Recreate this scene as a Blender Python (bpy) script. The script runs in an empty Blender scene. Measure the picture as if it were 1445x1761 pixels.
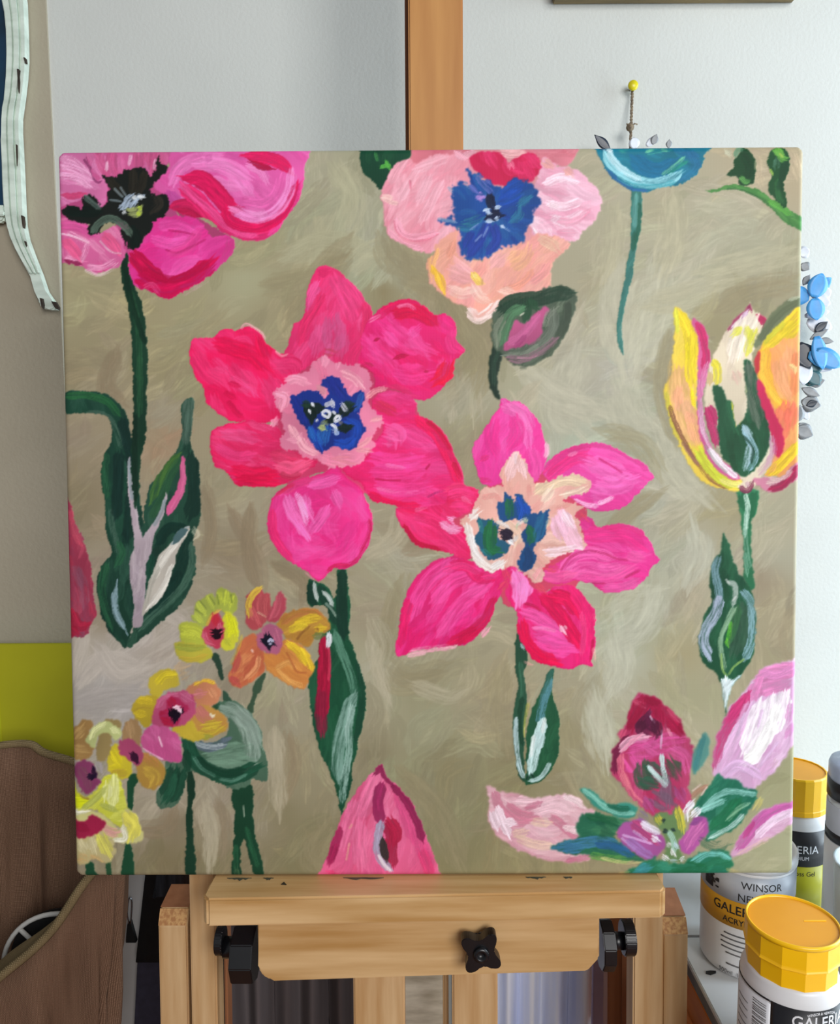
import bpy, bmesh, math, random
import numpy as np
from mathutils import Vector, Matrix

# ---------------------------------------------------------------------------
# CAMERA, WORLD, LIGHTS, EXPOSURE
# ---------------------------------------------------------------------------
scene = bpy.context.scene
COL = scene.collection
IW, IH, FPX = 1445.0, 1761.0, 1320.0
CAM_H = 1.30
PITCH = math.radians(5.4)

def rot(rx, ry, rz):
    return Matrix.Rotation(rz, 3, 'Z') @ Matrix.Rotation(ry, 3, 'Y') @ Matrix.Rotation(rx, 3, 'X')

# pose of the canvas seen from the camera (x right, y forward, z up), fitted to its four corners
CAN_R = rot(math.radians(2.45), math.radians(-0.32), math.radians(-0.27))
CAN_T = Vector((0.0098, 0.6325, -0.0061))
_xa = CAN_R @ Vector((1, 0, 0))
ROLL = math.atan2(_xa.z, _xa.x)
CR = Matrix.Rotation(-PITCH, 3, 'X') @ Matrix.Rotation(ROLL, 3, 'Y')
CAM = Vector((0, 0, CAM_H))

cd = bpy.data.cameras.new('camera')
cam = bpy.data.objects.new('camera', cd)
COL.objects.link(cam)
right, fwd, up = CR @ Vector((1, 0, 0)), CR @ Vector((0, 1, 0)), CR @ Vector((0, 0, 1))
m = Matrix((right, up, -fwd)).transposed().to_4x4()
m.translation = CAM
cam.matrix_world = m
cd.sensor_fit = 'VERTICAL'; cd.sensor_height = 36.0
cd.lens = 36.0 * FPX / IH
cd.clip_start = 0.02
scene.camera = cam

world = bpy.data.worlds.new('room_light'); scene.world = world
world.use_nodes = True
bg = world.node_tree.nodes['Background']
bg.inputs[0].default_value = (0.90, 0.95, 1.0, 1)
bg.inputs[1].default_value = 0.20

def area(name, loc, target, sx, sy, power, col):
    ld = bpy.data.lights.new(name, 'AREA'); ld.shape = 'RECTANGLE'
    ld.size, ld.size_y, ld.energy, ld.color = sx, sy, power, col
    o = bpy.data.objects.new(name, ld); COL.objects.link(o)
    o.location = loc
    o.rotation_euler = (Vector(target) - Vector(loc)).to_track_quat('-Z', 'Y').to_euler()
    return o
area('window_light', (1.35, 0.58, 1.35), (0.0, 0.66, 1.15), 0.55, 1.3, 21, (0.76, 0.90, 1.0))
area('front_fill_light', (0.95, -1.8, 2.0), (0.0, 0.7, 1.15), 1.5, 1.2, 53, (1.0, 0.98, 0.96))  # added soft fill from behind the camera, lights the canvas evenly

vs = scene.view_settings
scene.display_settings.display_device = 'sRGB'
vs.view_transform = 'Standard'; vs.look = 'None'
vs.exposure = 0.14; vs.gamma = 1.0; vs.use_curve_mapping = False

# ---------------------------------------------------------------------------
# HELPERS
# ---------------------------------------------------------------------------
def ray(px, py):
    return CR @ Vector(((px - IW / 2) / FPX, 1.0, -(py - IH / 2) / FPX))
def atY(px, py, Y):
    d = ray(px, py); return CAM + d * (Y / d.y)
def atX(px, py, X):
    d = ray(px, py); return CAM + d * (X / d.x)
def atZ(px, py, Z):
    d = ray(px, py); return CAM + d * ((Z - CAM_H) / d.z)
CW_R = CR @ CAN_R                       # canvas axes in the room
CW_T = CAM + CR @ CAN_T                 # canvas centre
CANM = CW_R.to_4x4(); CANM.translation = CW_T
CANI = CANM.inverted()
def onC(px, py, d=0.0):
    """Point on a plane parallel to the canvas, d metres behind it, in canvas axes (x right, y back, z up)."""
    o = CANI @ CAM; r = CW_R.inverted() @ ray(px, py)
    return o + r * ((d - o.y) / r.y)

def lin(h):
    c = [int(h[i:i + 2], 16) / 255 for i in (0, 2, 4)]
    return tuple(v / 12.92 if v < .04045 else ((v + .055) / 1.055) ** 2.4 for v in c) + (1,)

def mat(name, col, rough=.6, col2=None, scale=(1, 1, 1), nscale=8, detail=4, bump=0.0, bscale=None, metallic=0.0, spec=.5, lo=.35, hi=.65, trans=0.0, coat=0.0):
    m = bpy.data.materials.new(name); m.use_nodes = True
    nt = m.node_tree; b = nt.nodes['Principled BSDF']
    b.inputs['Roughness'].default_value = rough
    b.inputs['Metallic'].default_value = metallic
    b.inputs['Specular IOR Level'].default_value = spec
    b.inputs['Transmission Weight'].default_value = trans
    b.inputs['Coat Weight'].default_value = coat
    tc = nt.nodes.new('ShaderNodeTexCoord'); mp = nt.nodes.new('ShaderNodeMapping')
    mp.inputs['Scale'].default_value = scale
    nt.links.new(tc.outputs['Object'], mp.inputs['Vector'])
    n = nt.nodes.new('ShaderNodeTexNoise')
    n.inputs['Scale'].default_value = nscale; n.inputs['Detail'].default_value = detail
    nt.links.new(mp.outputs['Vector'], n.inputs['Vector'])
    r = nt.nodes.new('ShaderNodeValToRGB')
    r.color_ramp.elements[0].position, r.color_ramp.elements[1].position = lo, hi
    c1 = lin(col); c2 = lin(col2) if col2 else tuple(v * .93 for v in c1[:3]) + (1,)
    r.color_ramp.elements[0].color, r.color_ramp.elements[1].color = c2, c1
    nt.links.new(n.outputs['Fac'], r.inputs['Fac'])
    nt.links.new(r.outputs['Color'], b.inputs['Base Color'])
    if bump:
        src = n
        if bscale:
            src = nt.nodes.new('ShaderNodeTexNoise'); src.inputs['Scale'].default_value = bscale
            nt.links.new(mp.outputs['Vector'], src.inputs['Vector'])
        bp = nt.nodes.new('ShaderNodeBump'); bp.inputs['Strength'].default_value = bump; bp.inputs['Distance'].default_value = .002
        nt.links.new(src.outputs['Fac'], bp.inputs['Height']); nt.links.new(bp.outputs['Normal'], b.inputs['Normal'])
    return m

def tag(o, label=None, cat=None, group=None, kind=None):
    for k, v in (('label', label), ('category', cat), ('group', group), ('kind', kind)):
        if v: o[k] = v
    return o

def empty(name, M, label, cat, group=None):
    o = bpy.data.objects.new(name, None); COL.objects.link(o)
    o.matrix_world = M if isinstance(M, Matrix) else Matrix.Translation(M)
    return tag(o, label, cat, group)

def obj(name, bm, material, parent=None, smooth=False, label=None, bevel=0.0):
    me = bpy.data.meshes.new(name)
    if bevel:
        bmesh.ops.bevel(bm, geom=bm.edges[:] , offset=bevel, segments=2, affect='EDGES', clamp_overlap=True)
    bmesh.ops.recalc_face_normals(bm, faces=bm.faces[:])
    bm.to_mesh(me); bm.free()
    for f in me.polygons: f.use_smooth = smooth
    ms = material if isinstance(material, (list, tuple)) else [material]
    for x in ms: me.materials.append(x)
    o = bpy.data.objects.new(name, me); COL.objects.link(o)
    if parent is not None: o.parent = parent
    if label: o['label'] = label
    return o

def box(bm, x0, x1, y0, y1, z0, z1):
    r = bmesh.ops.create_cube(bm, size=1.0)
    bmesh.ops.scale(bm, vec=(x1 - x0, y1 - y0, z1 - z0), verts=r['verts'])
    bmesh.ops.translate(bm, vec=((x0 + x1) / 2, (y0 + y1) / 2, (z0 + z1) / 2), verts=r['verts'])
    return r['verts']

def bx(*a):
    bm = bmesh.new(); box(bm, *a); return bm

def prism(bm, pts, vec):
    """Closed outline pts (3D) extruded by vec."""
    a = [bm.verts.new(p) for p in pts]; b = [bm.verts.new(Vector(p) + Vector(vec)) for p in pts]
    n = len(pts)
    bm.faces.new(a); bm.faces.new(b[::-1])
    for i in range(n):
        bm.faces.new((a[i], a[(i + 1) % n], b[(i + 1) % n], b[i]))
    return a + b

def lathe(bm, prof, seg=40, axis='Z', cx=0, cy=0, a0=0.0):
    """prof: (r, z) from bottom to top, closed at both ends where r is 0."""
    rings = []
    for r, z in prof:
        if r < 1e-6:
            rings.append([bm.verts.new((cx, cy, z))])
        else:
            rings.append([bm.verts.new((cx + r * math.cos(a0 + 2 * math.pi * i / seg), cy + r * math.sin(a0 + 2 * math.pi * i / seg), z)) for i in range(seg)])
    for A, B in zip(rings[:-1], rings[1:]):
        for i in range(seg):
            j = (i + 1) % seg
            if len(A) == 1 and len(B) == 1: continue
            if len(A) == 1: bm.faces.new((A[0], B[j], B[i]))
            elif len(B) == 1: bm.faces.new((A[i], A[j], B[0]))
            else: bm.faces.new((A[i], A[j], B[j], B[i]))
    if len(rings[0]) > 1: bm.faces.new(rings[0][::-1])
    if len(rings[-1]) > 1: bm.faces.new(rings[-1])
    return bm

def tube(bm, pts, r, seg=8, closed=False):
    pts = [Vector(p) for p in pts]; n = len(pts); rings = []
    for i, p in enumerate(pts):
        rr = r[i] if isinstance(r, (list, tuple)) else r
        if closed: d = pts[(i + 1) % n] - pts[i - 1]
        else: d = pts[min(i + 1, n - 1)] - pts[max(i - 1, 0)]
        d.normalize()
        u = d.cross(Vector((0, 1, 0.013)))
        if u.length < 1e-4: u = d.cross(Vector((1, 0, 0)))
        u.normalize(); v = d.cross(u)
        rings.append([bm.verts.new(p + u * rr * math.cos(2 * math.pi * k / seg) + v * rr * math.sin(2 * math.pi * k / seg)) for k in range(seg)])
    m = n if closed else n - 1
    for i in range(m):
        A, B = rings[i], rings[(i + 1) % n]
        for k in range(seg):
            bm.faces.new((A[k], A[(k + 1) % seg], B[(k + 1) % seg], B[k]))
    if not closed:
        bm.faces.new(rings[0][::-1]); bm.faces.new(rings[-1])
    return bm

def cyl(bm, p, q, r, seg=24):
    return tube(bm, [p, q], r, seg)

def smoothpts(p, n=6):
    p = [Vector(v) for v in p]; out = []
    q = [p[0]] + p + [p[-1]]
    for i in range(1, len(q) - 2):
        a, b, c, d = q[i - 1:i + 3]
        for k in range(n):
            t = k / n
            out.append(.5 * (2 * b + (c - a) * t + (2 * a - 5 * b + 4 * c - d) * t * t + (3 * b - a - 3 * c + d) * t ** 3))
    out.append(p[-1]); return out

def place(o, M):
    o.matrix_world = M; return o
# ---------------------------------------------------------------------------
# THE PAINTED SURFACE: brush strokes laid one over another on a raster of the canvas
# (coordinates are millimetre-like canvas units, read off in blocks of 4 units per mark)
# ---------------------------------------------------------------------------
import numpy as np
PX0, PY0, PW, PH = 84, 236, 1316, 1290
rng = np.random.RandomState(7)

def smooth_noise(n, cells, seed):
    r = np.random.RandomState(seed).rand(cells, cells)
    x = np.arange(n) * cells / n
    i = x.astype(int); f = x - i; f = f * f * (3 - 2 * f); j = (i + 1) % cells
    a = r[i][:, i] * (1 - f)[None] + r[i][:, j] * f[None]
    b = r[j][:, i] * (1 - f)[None] + r[j][:, j] * f[None]
    return (a * (1 - f)[:, None] + b * f[:, None]).astype(np.float32)

NZ = 1024
NOISE = sum(smooth_noise(NZ, c, 11 + k) * w for k, (c, w) in enumerate(((64, .3), (128, .3), (256, .25), (512, .15))))
NOISE = (NOISE - NOISE.mean()) / NOISE.std()
BIG = sum(smooth_noise(NZ, c, 51 + k) * w for k, (c, w) in enumerate(((8, .5), (16, .3), (40, .2))))
BIG = (BIG - BIG.mean()) / BIG.std()

def nz(x, y, tab=NOISE):
    return tab[np.asarray(y, np.int32) % NZ, np.asarray(x, np.int32) % NZ]

RGB = np.zeros((PH, PW, 3), np.float32)
HGT = np.zeros((PH, PW), np.float32)
LAB = np.zeros((PH, PW), np.int32)
PARTS = [('painted_ground', None)]          # label index -> (flower index, piece)
FLOWERS = []
st = dict(ox=0, oy=0, flower=None, mask=None, box=None)

def hexc(c):
    return np.array([int(c[i:i + 2], 16) for i in (0, 2, 4)], np.float32) / 255.0

def org(x, y):
    st['ox'], st['oy'] = x - PX0, y - PY0

def pts_of(s):
    a = np.array(s.split(), np.float32).reshape(-1, 2) / 4.0
    return a + (st['ox'], st['oy'])

def spline(p, closed=False, step=3.0):
    n = len(p)
    if n < 3 and not closed:
        d = np.linalg.norm(p[-1] - p[0]); k = max(2, int(d / step) + 1)
        return p[0] + (p[-1] - p[0]) * np.linspace(0, 1, k)[:, None]
    if closed:
        q = np.concatenate([p[-1:], p, p[:2]])
    else:
        q = np.concatenate([2 * p[:1] - p[1:2], p, 2 * p[-1:] - p[-2:-1]])
    out = []
    for i in range(1, len(q) - 2):
        a, b, c, d = q[i - 1], q[i], q[i + 1], q[i + 2]
        k = max(1, int(np.linalg.norm(c - b) / step + .5))
        t = np.arange(k)[:, None] / k
        out.append(.5 * (2 * b + (c - a) * t + (2 * a - 5 * b + 4 * c - d) * t * t + (3 * b - a - 3 * c + d) * t ** 3))
    if not closed:
        out.append(p[-1:])
    return np.concatenate(out).astype(np.float32)

def window(x0, y0, x1, y1):
    return max(0, int(x0)), max(0, int(y0)), min(PW, int(x1) + 2), min(PH, int(y1) + 2)

def polymask(poly, rag):
    x0, y0, x1, y1 = window(poly[:, 0].min() - 5, poly[:, 1].min() - 5, poly[:, 0].max() + 5, poly[:, 1].max() + 5)
    yy, xx = np.mgrid[y0:y1, x0:x1].astype(np.float32)
    s = rng.randint(0, 900)
    px = xx + .5 + nz(xx * .8 + s, yy * .8) * rag * .55 + nz(xx * 2.5, yy * 2.5 + s) * rag * .22
    py = yy + .5 + nz(xx * .8, yy * .8 + s + 400) * rag * .55 + nz(xx * 2.5 + s + 300, yy * 2.5) * rag * .22
    m = np.zeros(xx.shape, bool)
    q = np.roll(poly, -1, 0)
    for (ax, ay), (bx, by) in zip(poly, q):
        if ay == by:
            continue
        c = (ay > py) != (by > py)
        m ^= c & (px < (bx - ax) * (py - ay) / (by - ay) + ax)
    return m, (x0, y0, x1, y1)

def soften(m, k=1):
    m = m.astype(np.float32)
    for _ in range(k):
        p = np.pad(m, 1, mode='edge')
        m = (p[:-2, 1:-1] + p[2:, 1:-1] + p[1:-1, :-2] + p[1:-1, 2:] + 2 * m) / 6
    return m

def flower(label, name='painted_flower'):
    FLOWERS.append((name, label))
    st['flower'] = len(FLOWERS) - 1; st['edge'] = None; st['soft'] = 1

def fill(piece, s, col, rag=1.6, soft=None, a=1.0, sub=True):
    """A closed patch of paint; piece names the part it belongs to (None: colour only)."""
    soft = soft or st.get('soft', 1)
    poly = spline(pts_of(s), True)
    m, (x0, y0, x1, y1) = polymask(poly, rag)
    f = soften(m, soft)
    yy, xx = np.mgrid[y0:y1, x0:x1]
    v = nz(xx + 77, yy + 13, BIG)
    c = hexc(col)[None, None] * (1 + .05 * v[..., None])
    al = (f * a)[..., None]
    RGB[y0:y1, x0:x1] = RGB[y0:y1, x0:x1] * (1 - al) + c * al
    HGT[y0:y1, x0:x1] = HGT[y0:y1, x0:x1] * (1 - f * .6) + f * (.55 + .08 * v)
    if piece is not None:
        key = (st['flower'], piece)
        if sub or key not in PARTS:
            PARTS.append(key); k = len(PARTS) - 1
        else:
            k = PARTS.index(key)
        LAB[y0:y1, x0:x1][m] = k
        full = np.zeros((PH, PW), np.float32); full[y0:y1, x0:x1] = f
        st['mask'], st['box'] = full, (x0, y0, x1, y1)

def stroke(col, w, p, a=1.0, dry=.25, tip=.5, clip=None, streak=.07, h=.25):
    """One brush stroke along p (raster units), w wide, with bristle streaks and pushed up rims."""
    p = spline(p)
    r = w / 2 + 2
    x0, y0, x1, y1 = window(p[:, 0].min() - r, p[:, 1].min() - r, p[:, 0].max() + r, p[:, 1].max() + r)
    if x1 <= x0 or y1 <= y0:
        return
    D = np.full((y1 - y0, x1 - x0), 1e3, np.float32)
    S = np.zeros_like(D); T = np.zeros_like(D)
    seg = np.linalg.norm(np.diff(p, axis=0), axis=1); L = max(seg.sum(), 1e-3); acc = 0.0
    nseg = len(seg)
    for k, ((ax, ay), (bx, by), l) in enumerate(zip(p[:-1], p[1:], seg)):
        if l < 1e-4:
            continue
        u0, v0, u1, v1 = window(min(ax, bx) - r, min(ay, by) - r, max(ax, bx) + r, max(ay, by) + r)
        u0, v0 = max(u0, x0), max(v0, y0); u1, v1 = min(u1, x1), min(v1, y1)
        if u1 <= u0 or v1 <= v0:
            acc += l; continue
        X = np.arange(u0, u1, dtype=np.float32)[None] + .5 - ax
        Y = np.arange(v0, v1, dtype=np.float32)[:, None] + .5 - ay
        dx, dy = (bx - ax) / l, (by - ay) / l
        t = np.clip(X * dx + Y * dy, -w if k == 0 else 0, l + w if k == nseg - 1 else l)
        ex, ey = X - t * dx, Y - t * dy
        d = np.sqrt(ex * ex + ey * ey)
        W = (slice(v0 - y0, v1 - y0), slice(u0 - x0, u1 - x0))
        better = d < D[W]
        D[W] = np.where(better, d, D[W])
        S[W] = np.where(better, np.where(dx * ey - dy * ex > 0, d, -d), S[W])
        T[W] = np.where(better, (acc + t), T[W])
        acc += l
    U = T; e = np.clip(T / L, 0, 1); T = np.clip(T, 0, L)
    prof = np.clip(np.minimum(e * L / (w * tip + .01) + (1 - tip) * .9, (1 - e) * L / (w * tip + .01) + (1 - tip) * .55), .12, 1) ** .6
    sd = rng.randint(0, 5000)
    rag = nz(T * .9 + sd, np.where(S > 0, 300, 700) + sd) * min(.8, .08 * w)
    soft = 1.2 + .07 * w * (1 if a < .9 else .25)
    half = w / 2 * prof + rag * .6
    al = np.clip((half - D) / soft + .5, 0, 1)
    al = al * al * (3 - 2 * al)
    br = nz(S * 7 / max(1, w / 12) + sd, T * .35 + sd * 3)
    reach = w * (.18 + .13 * br)
    es = 1.0 + w * .10
    al = al * np.clip((U + reach) / es + .5, 0, 1) * np.clip((L + reach * 1.2 - U) / (es * 1.6) + .5, 0, 1)
    if dry > 0:
        al = al * np.clip(1.15 + br * .6 * dry - dry * (.35 + .9 * np.clip(e - .45, 0, 1)), 0, 1)
    al = al * a
    if clip is not None:
        al = al * clip[y0:y1, x0:x1]
    c = hexc(col)[None, None] * (1 + streak * br[..., None])
    A = al[..., None]
    RGB[y0:y1, x0:x1] = RGB[y0:y1, x0:x1] * (1 - A) + c * A
    rim = np.exp(-((np.abs(S) - half * .86) / 1.1) ** 2)
    HGT[y0:y1, x0:x1] += al * (h * (.25 + .16 * br + .55 * rim) - HGT[y0:y1, x0:x1] * .25 + .12)

def br(col, w, s, a=1.0, dry=.25, tip=.5, free=False, streak=.07, h=.3):
    stroke(col, w * 1.28 / 4.0, pts_of(s), a, dry, tip, None if free else st['mask'], streak, h)

def brs(col, w, *lines, **k):
    for s in lines:
        br(col, w, s, **k)

def edge(col, k=5, a=.6):
    """A darker, uneven rim just inside the last patch."""
    x0, y0, x1, y1 = st['box']; m = st['mask'][y0:y1, x0:x1]
    yy, xx = np.mgrid[y0:y1, x0:x1]
    e = np.clip((m - soften(m, k * k)) * 2.2, 0, 1) * m * np.clip(.6 + .5 * nz(xx * .7, yy * .7, BIG), 0, 1.2) * a
    e = np.clip(e, 0, 1)[..., None]
    RGB[y0:y1, x0:x1] = RGB[y0:y1, x0:x1] * (1 - e) + hexc(col) * e

def hatch(n, cols, w, L, way, a=.8, dry=.4, bend=.25):
    """n loose strokes inside the last patch, along an angle, or 'r x y' radially / 't x y' around a point."""
    x0, y0, x1, y1 = st['box']; m = st['mask']; cols = cols.split(); done = 0; w /= 4.0; L /= 4.0
    for _ in range(n * 8):
        if done >= n:
            break
        x, y = rng.uniform(x0, x1 - 1), rng.uniform(y0, y1 - 1)
        if m[int(y), int(x)] < .5:
            continue
        done += 1
        if isinstance(way, str):
            k, cx, cy = way.split(); c = pts_of(cx + ' ' + cy)[0]
            th = np.arctan2(y - c[1], x - c[0]) + (np.pi / 2 if k == 't' else 0)
        else:
            th = np.radians(way)
        th += rng.normal(0, .16); b = rng.normal(0, bend)
        l = L * rng.uniform(.6, 1.3) / 2; ww = w * rng.uniform(.6, 1.3)
        p = np.array([[x - np.cos(th - b) * l, y - np.sin(th - b) * l], [x, y], [x + np.cos(th + b) * l, y + np.sin(th + b) * l]], np.float32)
        stroke(cols[rng.randint(len(cols))], ww * 1.4, p, a * rng.uniform(.45, .9), dry, .6, m, .05, .2)
    if st.get('edge'):
        edge(st['edge'], 4, .55)

# ---- the ground: sage and taupe, brushed wet in wet; weaker light at lower left is in the colours
GROUND = """120 520 a9a07c 150 600 9d9272 260 560 a59a77 330 560 a89e7c 400 430 a79c79 440 380 a39876 180 640 9c8f74 130 650 968a6c 280 650 9d9270
420 480 aeaa88 500 520 a09675 560 450 a9a17f 470 560 a39877 330 660 a09572 345 760 a3977a 390 860 a69a7c 620 470 a7a88c 560 300 b0aa90 540 380 aaa588 590 330 aba68c
620 300 a3a083 625 340 aaa78c 640 430 b0ac92 690 470 a9a78c 720 480 9c8f70 640 400 a9a88d 660 500 928563 800 560 978a69 790 640 9c9072 820 600 968b6b 800 690 ada78d
800 740 a39a7e 780 690 aba48b 760 780 9b9072 900 660 aaa588 910 680 b5b097 830 760 988c6c
1050 330 b3ac92 1140 330 b0a88c 1180 400 b3ad93 1250 380 b2ad94 1300 440 aba88e 1200 480 b4b097 1280 520 9d9473 1320 500 a39a7c 1130 520 b4b197 1100 600 b8b5a2 1060 650 b7b2a0 1020 560 b0aa92 1000 480 aaa287
1230 560 9c926f 1350 300 b5a688 1290 300 b5a88c 1150 640 9b9376 1110 700 b0ae98 1140 740 a3a088 1130 860 b1ad98 1180 880 b0ab93 1240 870 a69c7a 1340 880 b1a98f 1330 930 b3ab90
1000 620 b2ac97 980 700 aea994 1180 900 aba085 1190 950 b4b09c 1180 1020 aea48a 1170 1120 a89d7a 1190 1200 a8a383 1340 950 aba791 1340 1050 a79d80 1330 1120 a49a7c 1310 1000 9e9078
1000 760 b4b8a2 1100 780 adb09a 1060 880 a5a288 1080 870 a8a38a 1130 960 b2b19b 1160 1000 b6b49d 1080 1040 a29b7b 1060 1060 b3b59e 1100 1060 bbbba6 1080 1120 b7b7a2 1140 1100 aaa587 1060 1160 b3b097 1000 1170 a69d82
640 920 a79d83 680 960 b2ab93 650 1000 a69c80 640 1080 a0937a 640 1140 b4ae97 660 1110 9c9477 700 940 9c8f73 530 980 9a8d70 460 1000 a79d80
620 1120 aaa385 660 1200 b0a98c 640 1220 a69c80 700 1200 9b9576 740 1250 a09c7d 640 1300 8f8568 760 1330 8e8666 700 1330 9a9474 800 1400 8e8767 780 1480 8a8260 530 1450 8a8161 560 1480 857c5c 520 1350 978d70 480 1250 a19880 480 1180 b0a68c 480 1400 8a8060 500 1500 877d5c
860 1200 a69a7c 930 1100 a79c80 1020 1200 b0a88c 1050 1180 b8b39b 1030 1240 b4ae94 990 1260 9a9070 960 1330 948a68 880 1340 8f8664 1000 1320 a1987a 850 1480 928864 900 1500 968c68 1050 1440 9c9070
1200 1260 b2ab8d 1350 1470 a9a888 1320 1490 a6a584 1340 1330 a3a07c 120 760 9d8f78 140 800 9a8c72 160 700 a3957a 130 850 8d8065 280 760 a98f72 300 820 a0937a 280 700 a19780 380 900 9b8f76 400 950 93836a 420 880 a89d84 440 980 9b8c74 350 960 9d917a 340 1000 a39780
170 1060 9a8c76 150 1120 b3a898 200 1140 b8aea2 250 1100 b8aca0 180 1170 b0a8a0 140 1190 a9a198 220 1200 aaa29c 280 1060 aca090 270 1120 ada192 400 1200 9b8f78 420 1220 a59a80 470 1200 a8a080 500 1240 a39a80 460 1330 a89d84 500 1320 a39778 440 1380 968b70
280 1380 ada08c 240 1420 a49882 300 1420 8a7c62 280 1480 847758 370 1400 a89c86 360 1480 8a7f60 450 1400 9c907a 450 1490 8a7f62 230 1480 8d8266""".split()
gp = np.array([[float(GROUND[i]) - PX0, float(GROUND[i + 1]) - PY0] for i in range(0, len(GROUND), 3)])
gc = np.array([hexc(GROUND[i + 2]) for i in range(0, len(GROUND), 3)]) * (.99, 1.005, 1.02)

def ground_at(x, y, sharp=2.2):
    d = ((gp - (x, y)) ** 2).sum(1) + 150
    w = d ** -sharp
    return (gc * w[:, None]).sum(0) / w.sum()

_lo = np.array([[ground_at(x, y, 1.6) for x in range(0, PW + 24, 24)] for y in range(0, PH + 24, 24)], np.float32)
_y, _x = np.arange(PH) / 24, np.arange(PW) / 24
_i, _j = _y.astype(int), _x.astype(int); _f, _g = (_y - _i)[:, None, None], (_x - _j)[None, :, None]
RGB[:] = (_lo[_i][:, _j] * (1 - _g) + _lo[_i][:, _j + 1] * _g) * (1 - _f) + (_lo[_i + 1][:, _j] * (1 - _g) + _lo[_i + 1][:, _j + 1] * _g) * _f

def tohex(c):
    return ''.join('%02x' % int(max(0, min(255, round(float(v) * 255)))) for v in c)

for k in range(1500):
    x, y = rng.uniform(0, PW), rng.uniform(0, PH)
    c = ground_at(x, y) * (1 + rng.normal(0, .05)) + rng.normal(0, .006, 3)
    th = np.radians(100 if y > 860 else -35) + float(nz(x * .5, y * .5, BIG)) * .5 + rng.normal(0, .25)
    l, b = rng.uniform(22, 60), rng.normal(0, .3)
    p = np.array([[x - np.cos(th - b) * l, y - np.sin(th - b) * l], [x, y], [x + np.cos(th + b) * l, y + np.sin(th + b) * l]], np.float32)
    stroke(tohex(c), rng.uniform(14, 34), p, rng.uniform(.3, .75), .6, .8, None, .04, .12)

def gs(col, w, *lines, a=.75):
    for s in lines:
        q = np.array(s.split(), np.float32).reshape(-1, 2) - (PX0, PY0)
        c = ground_at(*q[len(q) // 2]); c = hexc(col) * .8 + c * .2
        for _ in range(3):
            stroke(tohex(c * (1 + rng.normal(0, .02))), w * rng.uniform(.7, 1.2), q + rng.normal(0, w * .22, (1, 2)).astype(np.float32), a * .7, .7, .9, None, .04, .15)

gs('b0ae90', 40, '490 450 560 420 640 440', '600 470 640 440 690 430', '560 270 590 330 570 400')
gs('bbb9a4', 50, '990 600 960 700 1000 740', '900 640 960 690 1040 720', '1060 640 1090 720 1160 760', '1050 450 1040 540 1050 620', '1130 470 1110 540 1080 640', '1150 760 1170 820 1220 870')
gs('b7b296', 36, '1150 330 1150 400 1130 470', '1210 470 1290 450 1370 430', '1110 520 1160 510 1230 490', '1060 360 1056 420 1040 480')
gs('bfc0ad', 44, '1040 1060 1070 1040 1110 1030', '1130 1020 1100 1090 1040 1130', '1180 1000 1200 950 1190 900', '1050 1090 1060 1150 1040 1200', '1020 1180 1030 1240 1040 1300')
gs('91876a', 40, '690 420 720 480 790 520', '660 400 680 450 740 470', '760 480 790 540 830 590', '600 430 540 500 490 560', '690 1330 750 1400 790 1490', '760 1150 700 1165 660 1140', '560 1430 540 1480 600 1495')
gs('958c6e', 28, '1230 530 1290 500 1370 485', '1152 580 1140 680 1165 770', '1040 745 1100 760 1135 810', '450 500 540 480 580 470', '800 560 830 620 820 680', '660 1130 670 1060 690 1000', '1040 930 1090 880 1140 850', '860 1150 850 1220 860 1290')
gs('8b7c64', 22, '400 880 440 960 450 1020', '430 870 425 950 440 1010', '352 830 366 900 352 960', '470 970 520 1000 520 1040', '240 1425 290 1420 305 1380', '495 1260 505 1320 485 1380', '375 1380 385 1430 380 1480', '200 600 180 660 210 690')
gs('bdb5aa', 30, '140 1180 180 1140 240 1150', '160 1110 200 1160 260 1140', '280 1060 310 1080 260 1120', '150 1100 140 1140 130 1170', '300 1130 280 1160 240 1190')
gs('a7a19c', 28, '130 1210 200 1195 270 1200', '140 1230 190 1220')
gs('b6ae96', 26, '640 1100 650 1150 665 1200', '420 1220 430 1290 420 1350', '470 1260 475 1330 478 1400', '355 1380 365 1430 360 1490', '630 960 680 930 690 880', '640 1060 660 1110 650 1150', '810 690 812 720', '770 720 772 700', '920 660 890 690 880 680', '700 1180 760 1200 790 1190')
HGT *= .5
# ---- anemone in the upper left corner, with its long stem and leaves
org(100, 640)
flower('tall dark green tulip leaf cluster with mauve veins under the top left anemone', 'painted_leaf_cluster')
fill('leaf', '50 145 170 130 300 140 400 200 470 300 500 440 540 600 560 850 600 1100 560 1300 540 1600 470 1890 400 1840 330 1760 280 1600 270 1440 310 1330 370 1240 330 1100 320 900 300 720 310 600 370 460 360 340 300 290 170 285 45 280', '1f4436')
hatch(40, '1d3d33 2a5241 16302b 335a4a', 50, 260, 85, .7)
brs('2c6a3c', 40, '60 170 200 165 330 200 420 300', dry=.5, a=.7)
brs('4d6a5c', 34, '200 290 320 300 400 400 440 520', '360 950 380 1100 420 1250', dry=.6, a=.7)
brs('17302c', 60, '440 330 480 480 520 700 500 900 480 1150', '420 560 410 800 400 1000', a=.8)
brs('2b5f40', 44, '330 560 320 700 340 860', '330 1330 300 1480 320 1620 370 1760', '420 1180 440 1250 400 1330', a=.7, dry=.5)
brs('1b3a30', 50, '400 1380 370 1560 400 1720 460 1840', a=.6)
brs('8fa9b4', 34, '405 1440 388 1560 400 1660 440 1740 475 1800', a=.85, dry=.5, tip=1.5)
fill('leaf', '880 190 930 200 920 350 915 510 960 620 980 800 975 1000 935 1150 945 1300 920 1460 830 1620 700 1730 580 1830 470 1895 520 1750 560 1500 590 1150 590 950 640 780 740 640 830 520 855 400 850 260', '25483a')
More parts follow.
